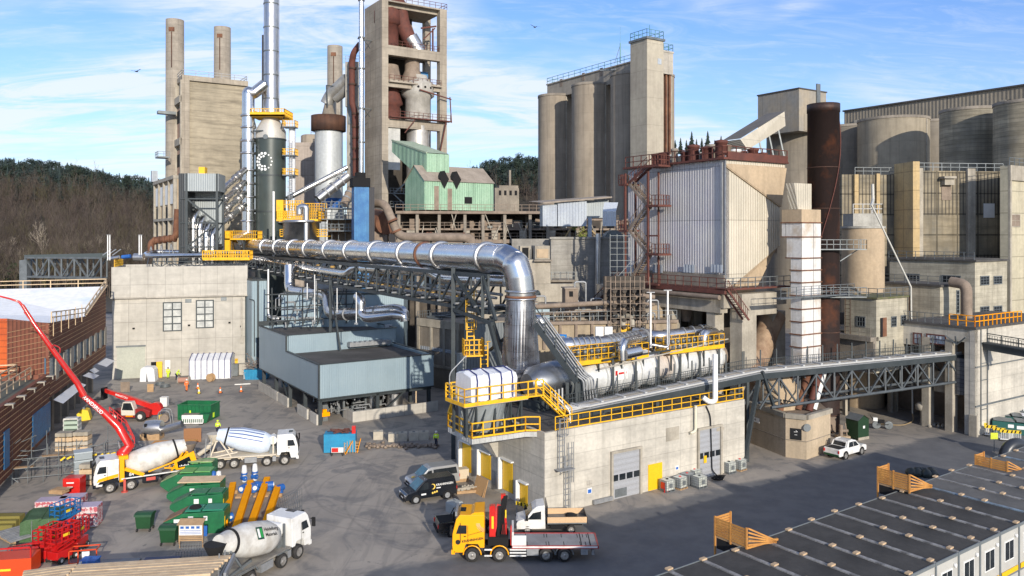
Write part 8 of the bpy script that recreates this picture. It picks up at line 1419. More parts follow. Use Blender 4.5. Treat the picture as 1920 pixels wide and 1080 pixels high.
t=car('silver_van','silver minibus van with dark side windows behind the dark blue van','van',loc,R(206),vanp,1.92,1.96,3.0,.95,M('paint_silver',(.42,.43,.44),None,1,.3,.5,fine=0,coat=.4),vw2,rim=GALV,screen=((-.95,1.12),(-1.75,1.83)))
b=MB();b.lathe([(.05,0),(.2,0),(.2,.02)],(-.55,0,1.035),14,(.2,0,1));t.part('bonnet_sticker',b,M('logo_gold',(.8,.55,.1)))
pk=[(0,.4),(.02,.85),(-.1,1.0),(-1.25,1.12),(-1.95,1.72),(-2.4,1.8),(-3.35,1.78),(-3.7,1.2),(-5.2,1.18),(-5.25,.5),(-5.2,.4)]
pkw=[[(-1.5,1.14),(-1.98,1.6),(-2.45,1.66),(-2.45,1.14)],[(-2.52,1.14),(-2.52,1.66),(-3.2,1.64),(-3.45,1.16)]]
def pickup(nm,lb,rearpt,hd,mt):
 loc=(rearpt[0]+cos(hd)*5.25,rearpt[1]+sin(hd)*5.25,0);t=car(nm,lb,'pickup truck',loc,hd,pk,1.9,1.8,3.1,.95,mt,pkw,.39,RIM,screen=((-1.25,1.12),(-1.95,1.72)),rear=((-3.68,1.23),(-3.38,1.70)));b=MB();b.box(-5.1,-3.8,-.8,.8,1.17,1.2);t.part('bed_floor',b,BLACK);b=MB();b.tube(fil([(-3.9,-.8,1.2),(-3.6,-.75,1.75),(-3.6,.75,1.75),(-3.9,.8,1.2)],.15),.05,6);b.box(-2.4,-3.3,-.72,-.66,1.8,1.86);b.box(-2.4,-3.3,.66,.72,1.8,1.86);t.part('roof_bar',b,mt);b=MB();b.box(-5.32,-5.2,-.85,.85,.42,.62);t.part('rear_bumper',b,GRND if mt is PW else BLACK);return t
q=G(1563,863);pickup('white_pickup','white pickup truck with open bed parked beside the buff pit wall',(q.x-.1,q.y+.35),R(36),PW)
q=G(822,1012);pickup('black_pickup','black pickup truck partly hidden behind the orange-yellow crane truck',(q.x-.3,q.y+1.1),R(16),CARBLK)
q=G(968,1003);t=T('flatbed_lorry','small white flatbed lorry with timber-sided tray behind the crane truck','lorry',(q.x,q.y+.95,0),R(182));b=MB();w=2.0;pf=[(0,.45),(.03,.9),(-.1,1.1),(-.75,1.3),(-1.25,1.95),(-1.6,2.2),(-2.25,2.3),(-2.3,.45)];b.prof(pf,-w/2,w/2,.12,1.2);o=t.part('cab',b,PW,bevel=.05)
for s in(-1,1):
 b=MB();b.add([(-.85,s*1.0,1.22),(-1.3,s*.97,1.72),(-1.95,s*.95,1.85),(-1.95,s*1.005,1.22)],[(0,1,2,3)[::s]]);t.part('side_window',b,GLASS,o);b=MB();b.box(-.9,-.7,s*1.02,s*1.25,1.2,1.55);t.part('mirror',b,BLACK,o);b=MB();b.box(-.1,.03,s*.55,s*.9,.8,1.0);t.part('headlight',b,GLASS,o)
b=MB();b.add([(-.74,-.85,1.33),(-.74,.85,1.33),(-1.24,.8,1.96),(-1.24,-.8,1.96)],[(0,1,2,3)]);t.part('windscreen',b,GLASS,o)
for x in(-.85,-4.35):
 for s in(-1,1):wheel(t,x,s*.99,.36,.25,s)
b=MB();b.box(-5.3,-2.4,-.4,.4,.5,.8);b.box(-3.7,-2.7,.5,.95,.4,.75);t.part('chassis',b,BLACK);b=MB();b.box(-5.6,-2.45,-1.05,1.05,.85,.95);t.part('tray',b,GREYST);b=MB();b.box(-5.6,-2.45,1.0,1.06,.95,1.4);b.box(-5.6,-2.45,-1.06,-1.0,.95,1.4);t.part('timber_side',b,M('timber_tan',(.62,.42,.24),None,1,.8));b=MB();b.box(-5.65,-5.6,-1.06,1.06,.85,1.42);b.box(-2.48,-2.4,-1.0,1.0,.95,2.3);t.part('headboard',b,CARBLK);b=MB();b.lathe([(.45,0),(.5,.12),(.2,.25),(.05,.25)],(-4.5,-.4,.95),12);t.part('cable_coil',b,BLACK)  # tray sides in one even tan timber colour
q=G(262,791);t=T('telehandler','red and white telehandler with raised red boom beside the brown building','telehandler',(q.x,q.y+1.2,0),R(181));
for x in(0,3.3):
 for s in(-1,1):wheel(t,x,s*1.2,.66,.45,s,M('rim_white',(.6,.6,.56),None,1,.5),22,.42)
b=MB();b.prof([(-1.0,.5),(-1.1,1.3),(-.3,1.6),(3.9,1.35),(4.3,.9),(4.1,.55),(1.2,.45)],-.9,.9);t.part('body',b,M('red_dark',(.25,.015,.015),None,1,.5),bevel=.06);b=MB();b.prof([(.7,.8),(.75,1.5),(1.1,2.5),(2.2,2.5),(2.45,1.5),(2.4,.8)],.15,1.15);t.part('cab',b,M('cab_cream',(.62,.58,.50),None,1,.4),bevel=.05);b=MB();b.prof([(.85,1.45),(1.2,2.38),(2.1,2.38),(2.3,1.5)],.13,1.17);t.part('cab_glass',b,GLASS);b=MB();b.beam((-1.4,-.3,1.5),(3.6,-.3,3.2),.55,.6);b.beam((3.4,-.3,3.15),(5.2,-.3,3.75),.42,.45);b.cyl((-1.4,-.65,1.4),(-1.4,.1,1.4),.8,14);t.part('boom',b,RED);b=MB();b.box(5.1,5.4,-.9,.3,2.6,4.1);b.box(5.4,6.4,-.8,-.65,2.6,2.7);b.box(5.4,6.4,.1,.25,2.6,2.7);t.part('fork_carriage',b,BLACK);text('MANITOU',.36,WHITE,t.o,tm((2.9,-.0,3.0),(-1,0,-.34),(-.34,0,1)))
b=MB();b.box(1.0,1.9,.95,1.0,.62,.9);t.part('yellow_plate',b,ORANGE)
#   yard things
def box_thing(name,lb,cat,loc,ang,parts,group=None):
 t=T(name,lb,cat,loc,ang,group)
 for nm,dims,mt in parts:
  b=MB()
  for d in(dims if isinstance(dims[0],(list,tuple))else[dims]):b.box(*d)
  t.part(nm,b,mt)
 return t
q=G(355,712);t=T('sheeted_tent','long white sheeted tent with dark blue seams against the plain concrete block','tent',(q.x,q.y,0),R(10));xr=t.x(432);b=MB();Ht=3.6;y1=4.2;n=22;rr_=random.Random(9);vs=[];pf=[(0,0),(.02,1.8),(0,Ht-.5),(y1*.5,Ht+.35),(y1,Ht-.2),(y1,0)]
for i in range(n+1):
 for y,z in pf:vs.append((xr*i/n,y+rr_.uniform(-.05,.05),max(0,z+rr_.uniform(-.05,.05))))
m_=len(pf);b.add(vs,[(i*m_+j,(i+1)*m_+j,(i+1)*m_+j+1,i*m_+j+1)for i in range(n)for j in range(m_-1)]+[tuple(range(m_)),tuple(range(n*m_,(n+1)*m_))[::-1]]);t.part('sheeting',b,WRAP)
for k in range(8):
 x=xr*k/7;b=MB()
 for a,c in zip(pf[:-2],pf[1:-1]):b.beam((x,a[0]-.08,a[1]+.1),(x,c[0]-.08,c[1]+.1),.09)
 t.part('seam',b,NAVY)
b=MB();b.add([(-.06,.5,0),(-.06,1.5,0),(-.06,1.2,2.4)],[(0,2,1)]);t.part('opening',b,BLACK)
q=G(262,716);t=T('sheeted_pallet','small white sheeted shelter beside the open yellow door','shelter',(q.x,q.y,0),R(8));b=MB();rr_=random.Random(3)
b.prof([(0,0),(.1,2.0),(.5,2.35),(1.9,2.3),(2.2,1.9),(2.35,0)],0,1.8);t.part('sheeting',b,WRAP);b=MB();b.add([(1.0,-.03,0),(1.25,-.03,0),(1.05,-.03,1.5)],[(0,1,2)]);t.part('gap',b,BLACK)
q=G(333,788);t=T('open_skip','big open green skip with rusty brown inside near the worker in orange','skip',(q.x,q.y,0),R(-4));b=MB();b.box(0,4.4,0,.08,.15,1.9);b.box(0,4.4,2.5,2.58,.15,1.9);b.box(0,.08,.08,2.5,.15,1.9);b.box(4.32,4.4,.08,2.5,.15,1.9);b.box(0,4.4,0,2.58,.05,.2);[b.box(.2+k*.52,.3+k*.52,-.08,0,.15,1.85)for k in range(8)];t.part('body',b,GRN);b=MB();b.box(-.06,4.46,-.06,.1,1.9,2.02);b.box(-.06,4.46,2.48,2.64,1.9,2.02);b.box(-.06,.1,.1,2.48,1.9,2.02);b.box(4.3,4.46,.1,2.48,1.9,2.02);t.part('rim',b,GRN);b=MB();b.box(.1,4.3,.1,2.48,.2,.9);b.box(4.25,4.315,.1,2.48,.9,1.88);t.part('rusty_inside',b,RUSTB);b=MB();b.box(4.4,4.43,.6,1.0,.3,.9);b.box(1.6,1.8,-.1,-.08,1.0,1.3);t.part('sticker',b,HIVIS)
q=G(337,796);t=T('small_skip','small green skip behind a white slotted barrier','skip',(q.x,q.y,0),R(2));b=MB();b.prof([(-.2,1.0),(.2,.1),(3.2,.1),(3.6,1.2)],.3,1.5);t.part('body',b,GRN);b=MB();b.box(.1,3.4,.35,1.45,1.05,1.12);t.part('waste',b,DUST)
t=T('white_barrier','white slotted plastic barrier in front of the small green skip','barrier',(q.x+.3,q.y-.1,0),R(3));b=MB();b.box(0,2.6,-.05,.05,.7,1.2);b.box(0,2.6,-.05,.05,.1,.25);[b.box(.05+k*.25,.17+k*.25,-.04,.04,.25,.7)for k in range(11)];t.part('panel',b,PW);b=MB();b.box(0,.4,-.3,.3,0,.1);b.box(2.2,2.6,-.3,.3,0,.1);t.part('foot',b,RUBBER)
for i,(py,lb,top,ln)in enumerate([(905,'rearmost green sloped waste skip with pale worn lid, next to the pump mixer wheels',WOODL,4.3),(924,'second green sloped waste skip with two square lids',None,4.6),(947,'third green sloped waste skip topped with pale boards',WOODL,4.6),(968,'fourth green sloped waste skip with dull green lid',None,4.4),(1003,'front green sloped waste skip with cardboard and white notices','c',4.8)]):
 q=G([312,300,312,318,304][i],py);t=T('waste_skip',lb,'skip',(q.x,q.y,0),R(5),'green sloped waste skips in the yard');b=MB();b.prof([(0,.9),(1.5,1.6),(ln,1.75),(ln,.25),(ln-.5,0),(.8,0),(0,.6)],0,1.85);t.part('body',b,GRN,bevel=.03);b=MB();b.prof([(.05,.95),(1.5,1.63),(1.5,1.68),(.05,1.0)],.12,1.73);t.part('sloped_lid',b,[M('lid_pale',(.36,.38,.22),(.20,.28,.12),2,.8),M('lid_pale',(.36,.38,.22)),GRN,M('lid_dull',(.06,.16,.08),None,1,.7),CARDB if 0 else M('cardboard',(.30,.18,.10),(.2,.12,.07),3,.9)][i]);b=MB();b.box(1.7,2.9,.2,1.65,1.7,1.8);b.box(3.05,ln-.15,.2,1.65,1.74,1.84);t.part('lid',b,GREEN_L if i in(0,1)else(GRN if i<4 else M('lid_teal',(.02,.20,.12),None,1,.5)))
 if top==WOODL and i==2:b=MB();[b.box(.9,ln,.1+k*.36,.4+k*.36,1.86,1.95)for k in range(5)];t.part('boards',b,WOODL)
 if i==0:b=MB();b.box(.9,ln,.1,.8,1.85,1.98);t.part('boards',b,M('lid_pale',(.36,.38,.22)))
 if i in(0,4):b=MB();b.lathe([(.5,0),(.45,.12),(.05,.2)],(2.3,.9,1.8),9);t.part('black_bag',b,BLACK)
 b=MB();b.box(ln+.0,ln+.02,.1,.3,.4,1.3);t.part('yellow_sticker',b,HAZ);b=MB();b.box(2.0,2.4,-.03,0,1.0,1.4);b.box(3.2,3.5,-.03,0,1.05,1.4);
 if i==4:b.box(.9,1.9,-.03,0,.75,1.2)
 t.part('notice',b,WHITE)
def bin_(loc,ang,lb):
 t=T('wheeled_bin',lb,'bin',loc,ang,'large dark green wheeled bins');b=MB();b.add([(x*k,y*k2,z)for(z,k,k2)in((.25,.85,.85),(1.25,1,1))for x,y in((-.62,-.5),(.62,-.5),(.62,.5),(-.62,.5))],[(3,2,1,0),(4,5,6,7),(0,1,5,4),(1,2,6,5),(2,3,7,6),(3,0,4,7)]);t.part('body',b,GRND,bevel=.04);b=MB();n_=6;pts=[(-.68,1.25)]+[(-.68*cos(a),1.27+.22*sin(a))for a in[pi*i/n_ for i in range(n_+1)]][1:-1]+[(.68,1.25)]
 pts=[(-.55,1.26),(-.5,1.4),(-.2,1.5),(.2,1.5),(.5,1.4),(.55,1.26)];b.add([(x_,y_,z_)for x_ in(-.68,.68)for(y_,z_)in pts],[tuple(range(6)),tuple(range(6,12))[::-1]]+[(i,6+i,7+i,1+i)for i in range(5)]);t.part('lid',b,GRND)
 for x in(-.5,.5):
  for y in(-.38,.38):b=MB();b.cyl((x-.05,y,.12),(x+.05,y,.12),.12,10);t.part('wheel',b,RUBBER)
 return t
q=G(272,994);bin_((q.x,q.y,0),R(4),'lone large dark green wheeled bin standing in the open yard');q=G(318,1020);bin_((q.x,q.y,0),R(2),'large dark green wheeled bin in front of the waste skips beside the notice stand')
q=G(335,1028);t=T('notice_stand','timber notice stand with white and blue safety posters','notice board',(q.x,q.y,0),R(2));b=MB();b.box(0,.08,0,.1,0,1.9);b.box(1.75,1.83,0,.1,0,1.9);[b.box(0,1.83,-.03,0,.55+k*.13,.64+k*.13)for k in range(4)];b.add([(-.05,-.3,1.85),(1.88,-.3,1.85),(1.88,.5,2.1),(-.05,.5,2.1)],[(0,1,2,3)]);t.part('frame',b,WOOD);b=MB();b.box(.05,1.78,-.06,-.03,1.0,1.8);o=t.part('poster',b,PW);b=MB();[b.box(.15+k*.4,.4+k*.4,-.07,-.06,1.5,1.68)for k in range(4)];[b.box(.12,1.7,-.07,-.06,1.1+k*.12,1.13+k*.12)for k in range(3)];t.part('blue_pictogram',b,SB,o);b=MB();b.box(1.9,2.15,-.02,.0,.9,1.7);t.part('blue_sheet',b,BLUE)
for i,(a,c,lb)in enumerate([((437,905),(420,978),'leftmost orange-painted steel beam lying in the yard, the shortest steep one'),((470,901),(440,994),'second orange-painted steel beam from the left with bright near end'),((501,895),(468,988),'third orange-painted steel beam from the left'),((521,911),(496,984),'rightmost orange-painted steel beam, ending behind the mixer drum')]):
 A=G(*a,.7);B=G(*c,.7);t=T('steel_beam',lb,'beam',(B.x,B.y,0),0,'orange steel beams laid out in the yard');B0=V((B.x,B.y,0));b=MB();b.beam(V((0,0,.55)),V((A.x-B.x,A.y-B.y,.55)),.55,.45);t.part('beam',b,ORANGE,bevel=.02);b=MB();d=(A-B).normalized();[b.box(d.x*k-.5,d.x*k+.5,d.y*k-.1,d.y*k+.1,0,.32)for k in(1.0,(A-B).length-1)];t.part('sleeper',b,WOOD)
for i,(px,py,lb)in enumerate([(414,990,'blue valve motor left of the leftmost beam foot'),(428,978,'blue valve motor right of the leftmost beam foot'),(456,922,'blue valve motor left of the second beam head'),(476,920,'blue valve motor between second and third beam heads'),(486,916,'blue valve motor touching the third beam head'),(505,916,'blue valve motor between third and fourth beam heads'),(525,922,'rightmost blue valve motor beside the fourth beam head')]):
 q=G(px,py+4);t=T('valve_motor',lb,'motor',(q.x,q.y,0),i*.7,'blue valve motors among the orange beams');b=MB();b.cyl((-.35,0,.55),(.35,0,.55),.32,12);b.cyl((0,0,.1),(0,0,.5),.3,10);t.part('body',b,BLUE);b=MB();b.cyl((-.42,0,.55),(-.35,0,.55),.2,10);b.cyl((.1,-.34,.6),(.1,-.30,.6),.12,8);t.part('cap',b,PW)
for i,(px,py,lb)in enumerate([(400,912,'blue and white pump on an orange pallet left of the beams'),(410,912,'white-wrapped pump right of the blue pump on the orange pallet'),(458,900,'left white pump between leftmost and second beams'),(478,897,'right white pump between second and third beams')]):
 q=G(px,py+6);t=T('pump',lb,'pump',(q.x,q.y,0),i*.4,'white and blue pumps on pallets');b=MB();b.lathe([(.2,.15),(.26,.5),(.15,.8),(.28,1.1),(.2,1.7),(.05,1.75)],n=12);t.part('body',b,PW if i else BLUE);b=MB();b.cyl((-.05,-.25,.5),(-.05,.25,.5),.25,10);b.lathe([(.3,.85),(.3,1.0)],n=12);t.part('flange',b,BLUE)
for i,(px,py,lb)in enumerate([(405,922,'orange-stained pallet under the blue and white pumps'),(456,932,'timber pallet under the blue motors left of the second beam'),(490,930,'timber pallet under the blue motors near the third beam'),(449,998,'dark board pallet at the near end of the second beam')]):
 q=G(px,py);box_thing('pallet',lb,'pallet',(q.x-.6,q.y-.4,0),R(6),[('boards',[[0,1.3,k*.2,k*.2+.13,.12,.15]for k in range(5)],WOODO if i==0 else WOOD),('bearer',[[0,1.3,k*.4,k*.4+.1,0,.12]for k in range(3)],WOOD)],'timber pallets among the beams')
q=G(607,851);t=T('blue_skip','bright blue container heaped with hoses beside the low concrete wall','container',(q.x,q.y,0),R(6));b=MB();b.box(0,3.4,0,1.7,.1,2.1);t.part('body',b,M('container_cyan',(.01,.26,.46),(.01,.20,.38),1,.5,bump=.8));b=MB();rr_=random.Random(3);[b.tube(fil([(rr_.uniform(.2,3),rr_.uniform(.2,1.5),2.12),(rr_.uniform(.2,3),rr_.uniform(.2,1.5),2.4),(rr_.uniform(.2,3),rr_.uniform(.2,1.5),2.15)],.3),.05,6)for _ in range(14)];t.part('hoses',b,RUSTR);b=MB();b.box(3.0,3.4,.1,.6,2.1,2.9);t.part('red_box',b,RED)
q=G(622,853);box_thing('barrier_sign','red and white lettered barrier panel against the bright blue container','barrier',(q.x,q.y-.2,0),R(4),[('panel',[0,1.3,-.04,.0,.3,.85],PW),('red_panel',[.05,.75,-.06,-.04,.35,.8],RED),('foot',[[0,.1,-.3,.3,0,.3],[1.2,1.3,-.3,.3,0,.3]],RUBBER)])
q=G(645,850);t=T('timber_stack','broken timber crates and orange pallets beside the bright blue container','crates',(q.x,q.y,0),R(12));b=MB();[b.box(k*.3,k*.3+.08,-.1,.8,0,1.2+.1*(k%3))for k in range(5)];[b.box(.1,1.6,0,.9,z,z+.08)for z in(.1,.4,.7,1.0)];t.part('crates',b,WOOD);b=MB();b.beam((1.4,0,0),(1.8,.2,1.5),.5,.06);b.beam((.1,-.2,0),(.9,-.1,1.4),.7,.05);t.part('orange_board',b,ORANGE)
for i in range(5):
 px=[728,745,767,786,700][i];q=G(px,829-i*1.0);box_thing('concrete_cube_block',['leftmost','second','third','rightmost','farthest left, half hidden'][i]+' cream concrete block in the row below the low wall','concrete block',(q.x,q.y,0),R(8),[('block',[0,1.1,0,1,0,.92],M('block_cream',(.50,.45,.36),(.4,.36,.29),1,.9)),('lifting_lug',[.4,.7,.4,.6,.92,1.0],GREYST)],'cream concrete blocks below the low wall')
t=T('rubble_bed','strip of broken stones along the row of cream blocks','stones',G(745,838).to_tuple(),0);b=MB();rr_=random.Random(8);[b.lathe([(.05,0),(.25,.1),(.18,.3),(.02,.32)],(rr_.uniform(-3.5,4.5),rr_.gauss(0,.35),0),5)for _ in range(90)];o=b.build('rubble',DUST);o.location=t.o.location;bpy.data.objects.remove(t.o);tag(o,None,None,None,'stuff')
q=G(460,712);t=T('scrap_skip','blue skip heaped with tangled scrap metal between the two clad buildings','skip',(q.x,q.y,0),R(4));b=MB();b.prof([(-.3,1.6),(0,0),(3.4,0),(3.7,1.6)],0,2);t.part('body',b,BLUEL);b=MB();rr_=random.Random(4)
for i in range(140):a=V((rr_.uniform(0,3.4),rr_.uniform(.1,1.8),1.6+abs(rr_.gauss(0,.8))));b.beam(a,a+V((rr_.gauss(0,.5),rr_.gauss(0,.3),rr_.gauss(0,.4))),rr_.uniform(.04,.2),.04)
t.part('scrap',b,M('scrap',(.45,.40,.36),(.22,.16,.12),3,.6,.4));
for(px,py,lb,w_,h_,mt)in((447,704,'white square cabinet right of the striped tent',1.6,1.9,CONC),(432,706,'dark machine at the end of the striped tent',1.2,2.0,GREYST),(456,712,'low grey box in front of the scrap skip',1.0,1.1,PANELG),(300,764,'upright white panel beside the open green skip',.9,1.3,PW)):
 q=G(px,py);box_thing('cabinet',lb,'cabinet',(q.x,q.y,0),R(6),[('body',[0,w_,0,.9,.08,h_],mt),('lid',[-.04,w_+.04,-.04,.94,h_,h_+.06],mt),('foot',[0.1,w_-.1,.1,.8,0,.08],BLACK)])
for i,(px,py,lb)in enumerate([(300,722,'wire coil lying in front of the open yellow door'),(310,726,'second wire coil right of the first')]):
 q=G(px,py);o=MB();[o.lathe([(.75-k*.04,.05+k*.09),(.8-k*.04,.1+k*.09),(.75-k*.04,.15+k*.09)],n=16)for k in range(5)];o=o.build('wire_coil',GREYST);o.location=q;tag(o,lb,'coil','wire coils by the yellow door')
q=G(340,722);t=T('cable_reel','pinkish cable reel beside the tent mouth','cable reel',(q.x-.8,q.y+.5,0),R(4));b=MB();b.cyl((0,.5,.6),(1.6,.5,.6),.42,14);t.part('drum',b,M('reel_pink',(.42,.22,.16),None,1,.8));b=MB();b.cyl((-.08,.5,.62),(0,.5,.62),.6,16);b.cyl((1.6,.5,.62),(1.68,.5,.62),.6,16);t.part('flange',b,CONC)
q=G(393,716);t=T('cable_reel','timber cable reel leaning by the right of the tent','cable reel',(q.x,q.y,0),1.3);b=MB();b.cyl((0,0,.65),(.6,0,.65),.4,14);t.part('drum',b,WOOD);b=MB();b.cyl((-.06,0,.65),(0,0,.65),.65,18);b.cyl((.6,0,.65),(.66,0,.65),.65,18);t.part('flange',b,WOOD)
for i,(px,py,lb)in enumerate([(371,729,'red and white cone nearest the tent'),(413,737,'red and white cone in the middle of the yard by the tent'),(452,735,'red and white cone by the fallen white post'),(373,738,'yellow-topped cone by the open green skip')]):
 q=G(px,py);t=T('traffic_cone',lb,'cone',tuple(q),0,'traffic cones near the tent');b=MB();b.lathe([(.2,.05),(.05,.9),(.02,.92)],n=12);t.part('cone',b,HIVISO if i<3 else HAZ);b=MB();b.lathe([(.15,.35),(.11,.6)],n=12);t.part('white_band',b,PW);b=MB();b.box(-.28,.28,-.28,.28,0,.05);t.part('base',b,RUBBER)
q=G(440,722);o=MB();o.beam((0,0,.1),(2.3,.6,.1),.14);o=o.build('white_post',PW);o.location=q;tag(o,'white post lying on the ground near the cones','post')
q=G(250,752);
for i,(px,py,lb)in enumerate([(226,735,'brown cardboard sheet standing in the shade by the telehandler boom'),(276,735,'small orange-brown board standing in the shade right of the boom')]):
 q=G(px,py);box_thing('board',lb,'board',tuple(q),R(10),[('sheet',[0,1.3-i*.4,0,.05,0,1.5-i*.3],WOOD if i else DUST),('prop',[.2,.25,0,.6,0,.05],WOOD)])
t=T('wire_debris','heap of bent wire and coiled hoses in the shade beside the telehandler','debris',G(282,760).to_tuple());b=MB();rr_=random.Random(14)
for i in range(40):x,y=rr_.gauss(0,2.5),rr_.gauss(0,1.6);r_=rr_.uniform(.2,.9);b.tube([(x+r_*cos(a),y+r_*sin(a),.04+.05*i/40+.25*abs(sin(a*2+i))*rr_.random())for a in[k*.6 for k in range(rr_.randint(4,10))]],.025,4)
t.part('wire',b,GREYST)
q=G(320,800);t=T('hose_reel','brown hose reel frame between the telehandler and the green skip','hose reel',(q.x-1,q.y+.3,0),.2);b=MB();b.lathe([(.5,0),(.5,1)],(0,.3,.9),16,(0,1,0));t.part('drum',b,DUST);b=MB();b.tube(fil([(-.8,0,0),(-.6,0,1.9),(.6,0,1.9),(.9,0,0)],.4),.05,6);b.tube(fil([(-.8,1.2,0),(-.6,1.2,1.9),(.6,1.2,1.9),(.9,1.2,0)],.4),.05,6);t.part('frame',b,GALV)
q=G(298,786);box_thing('yellow_case','small yellow case on the ground behind the telehandler wheel','case',(q.x,q.y,0),.3,[('case',[0,1.2,0,.5,0,.4],HAZ),('lid',[-.03,1.0,0,.45,.4,.5],HAZ)])
q=G(150,790);t=T('bucket_attachment','yellow digger bucket lying in the shade under the brown building','bucket',(q.x,q.y,0),R(20));b=MB();b.prof([(0,0),(-.4,.9),(.2,1.5),(.9,1.3),(1.2,.1)],0,1.6);t.part('shell',b,HAZ);b=MB();b.box(.2,.5,.3,1.3,1.4,1.7);t.part('mount',b,GREYST)
q=G(118,815);t=T('rack_trolley','pale green and white shelved rack in the shade under the brown building','rack',(q.x,q.y,0),R(8));b=MB();[b.box(0,1.7,0,1,z,z+.35)for z in(.1,.65,1.2)];t.part('drawer',b,M('rack_mint',(.40,.50,.42),None,1,.5));b=MB();b.box(0,.08,0,1,0,1.9);b.box(1.62,1.7,0,1,0,1.9);b.box(0,1.7,0,1,1.75,1.9);t.part('frame',b,PW)
q=G(262,826);t=T('silver_hopper_machine','silver and timber-sided mixing machine behind the white drum','machine',(q.x,q.y,0),R(4));b=MB();b.lathe([(.9,-.9),(1.0,0),(.9,.9)],(1.3,.8,1.2),20,(1,0,0));b.tube(fil([(2.2,.8,1.2),(3.4,.8,.9),(4.8,.6,1.7)],.5),[.4]*6+[.35]*2,10)if False else b.cyl((2.2,.8,1.0),(4.6,.6,1.7),.4,12);t.part('drum',b,STEEL2);b=MB();b.box(0,2.2,0,1.6,0,.7);t.part('timber_box',b,WOOD);b=MB();b.box(.5,.8,-.05,1.6,.3,1.9);t.part('black_strap',b,BLACK)
q=G(283,852);box_thing('timber_pile','low pile of orange timber behind the white mixer drum','timber',(q.x,q.y,0),R(8),[('timber',[[0,4.5,k*.3,k*.3+.24,1.0,1.12]for k in range(5)],WOODO),('green_crate',[0,4.2,0,1.5,0,1.0],GRN)])
q=G(364,830);box_thing('plywood_sheet','leaning brown plywood sheet behind the striped mixer','plywood',(q.x-1.2,q.y,0),R(12),[('sheet',[0,1.9,0,.08,0,1.6],M('ply_brown',(.30,.14,.06),None,1,.8)),('prop',[.9,1,.05,.8,0,.1],WOOD)])
for i in range(6):
 q=G(372+(i%3)*9,872-(i//3)*9);box_thing('tyre_stack',['front left','front middle','front right','back left','back middle','back right'][i]+' dark bale in the stack behind the mixer chute','bale',(q.x,q.y,.55*(i//3)),R(8),[('bale',[0,.75,0,.7,0,.5],M('bale_dark',(.06,.055,.06),(.1,.09,.09),4,.9)),('strap',[.3,.36,-.01,.71,0,.51],GREYST)],'dark bales behind the mixer chute')
for i,(px,py,nx,lb)in enumerate([(103,848,3,'tall stack of packed plank bundles under the brown building, left part'),(133,846,2,'tall stack of packed plank bundles under the brown building, right part'),(148,912,2,'lower bundle stack beside the grey crates')]):
 q=G(px,py);t=T('bundle_stack',lb,'bundles',(q.x,q.y,0),R(6),'stacked plank bundles');rr_=random.Random(i)
 for k in range(4):b=MB();b.box(0,1.75,0,1.2,.1+k*.52,.5+k*.52);o=t.part('bundle',b,[WOODL,CONC,WOODL,PIER][k]);b=MB();[b.box(.3+j*1.0,.4+j*1.0,-.02,1.22,k*.52,.1+k*.52)for j in range(2)];t.part('batten',b,WOOD,o)
for i in range(4):
 q=G(150,912);t=box_thing('grey_crate',['lowest','second','third','topmost'][i]+' grey plastic crate of the stack in front of the pump mixer cab','crate',(q.x-.7,q.y+.3,i*.78),R(31),[('body',[0,1.5,0,1.3,0,.62],M('crate_grey',(.26,.30,.32),None,1,.5)),('rim',[-.05,1.55,-.05,1.35,.62,.72],M('crate_light',(.40,.45,.47),None,1,.5))],'stack of grey plastic crates')
q=G(117,934);t=T('red_tank','red fuel tank box with white markings left of the grey crates','tank',(q.x,q.y,0),R(5));b=MB();b.box(0,1.5,0,1.3,.1,1.75);t.part('body',b,RED,bevel=.06);b=MB();b.box(.35,1.0,-.02,0,1.3,1.42);b.box(.4,.9,-.02,0,.95,1.02);t.part('marking',b,PW);b=MB();b.box(.1,1.4,.1,1.2,0,.1);t.part('skid',b,BLACK)
STR=M('wrap_redstriped',(.62,.52,.50),(.45,.10,.12),3.5,.6,lo=.48,hi=.52)
for i,(px,py,w_,h_,lb)in enumerate([(65,962,2.2,.9,'red-striped insulation pack at left under the scaffold'),(110,955,1.9,.9,'purple-topped insulation pack behind the blue lift'),(140,992,1.7,1.7,'tall red-striped insulation pack right of the blue lift')]):
 q=G(px,py);box_thing('insulation_pack',lb,'insulation',(q.x,q.y,0),R(10),[('pack',[[0,w_,0,1.3,.1,h_]],STR),('top_sheet',[[0,w_,0,1.3,h_,h_+.04]],M('wrap_lilac',(.45,.38,.48),None,1,.5)),('pallet',[0.05,w_-.05,.05,1.2,0,.1],WOOD)],'red-striped insulation packs')
q=G(85,950);box_thing('cardboard_box','open brown cardboard on top of the red-striped pack','cardboard',(q.x,q.y+.5,.95),R(-8),[('box',[0,1.3,0,.9,0,.3],WOOD),('flap',[.1,1.5,.1,1.0,.3,.34],WOOD)])
for i,(px,py)in enumerate([(36,1018),(68,1016)]):
 q=G(px,py);t=T('covered_stack',['left dark green sheeted stack','right dark green sheeted stack'][i]+' behind the red boom lift','covered stack',(q.x,q.y,0),R(20),'dark green sheeted stacks');b=MB();b.prof([(0,0),(.05,1.5),(.4,1.7),(1.5,1.7),(1.7,1.4),(1.7,0)],0,2.9);t.part('sheet',b,M('sheet_green',(.03,.08,.02),(.06,.13,.05),.8,.5,bump=.9));b=MB();b.beam((.85,-.03,.1),(.85,-.03,1.6),.05);t.part('seam',b,GREYST)
for k in range(3):q=G(2,990+k*4);box_thing('square_timber',['upper','middle','lower'][k]+' olive-yellow sheeted beam bundle at the left edge','bundle',(q.x-2.2,q.y,k*.0+.0),R(3),[('bundle',[0,3.6-k*.3,0,.8,.1,.9-k*.2],M('bundle_olive',(.20,.17,.04),None,1,.6)),('bearer',[.2,.4,0,.8,0,.1],WOOD)],'olive sheeted beam bundles')
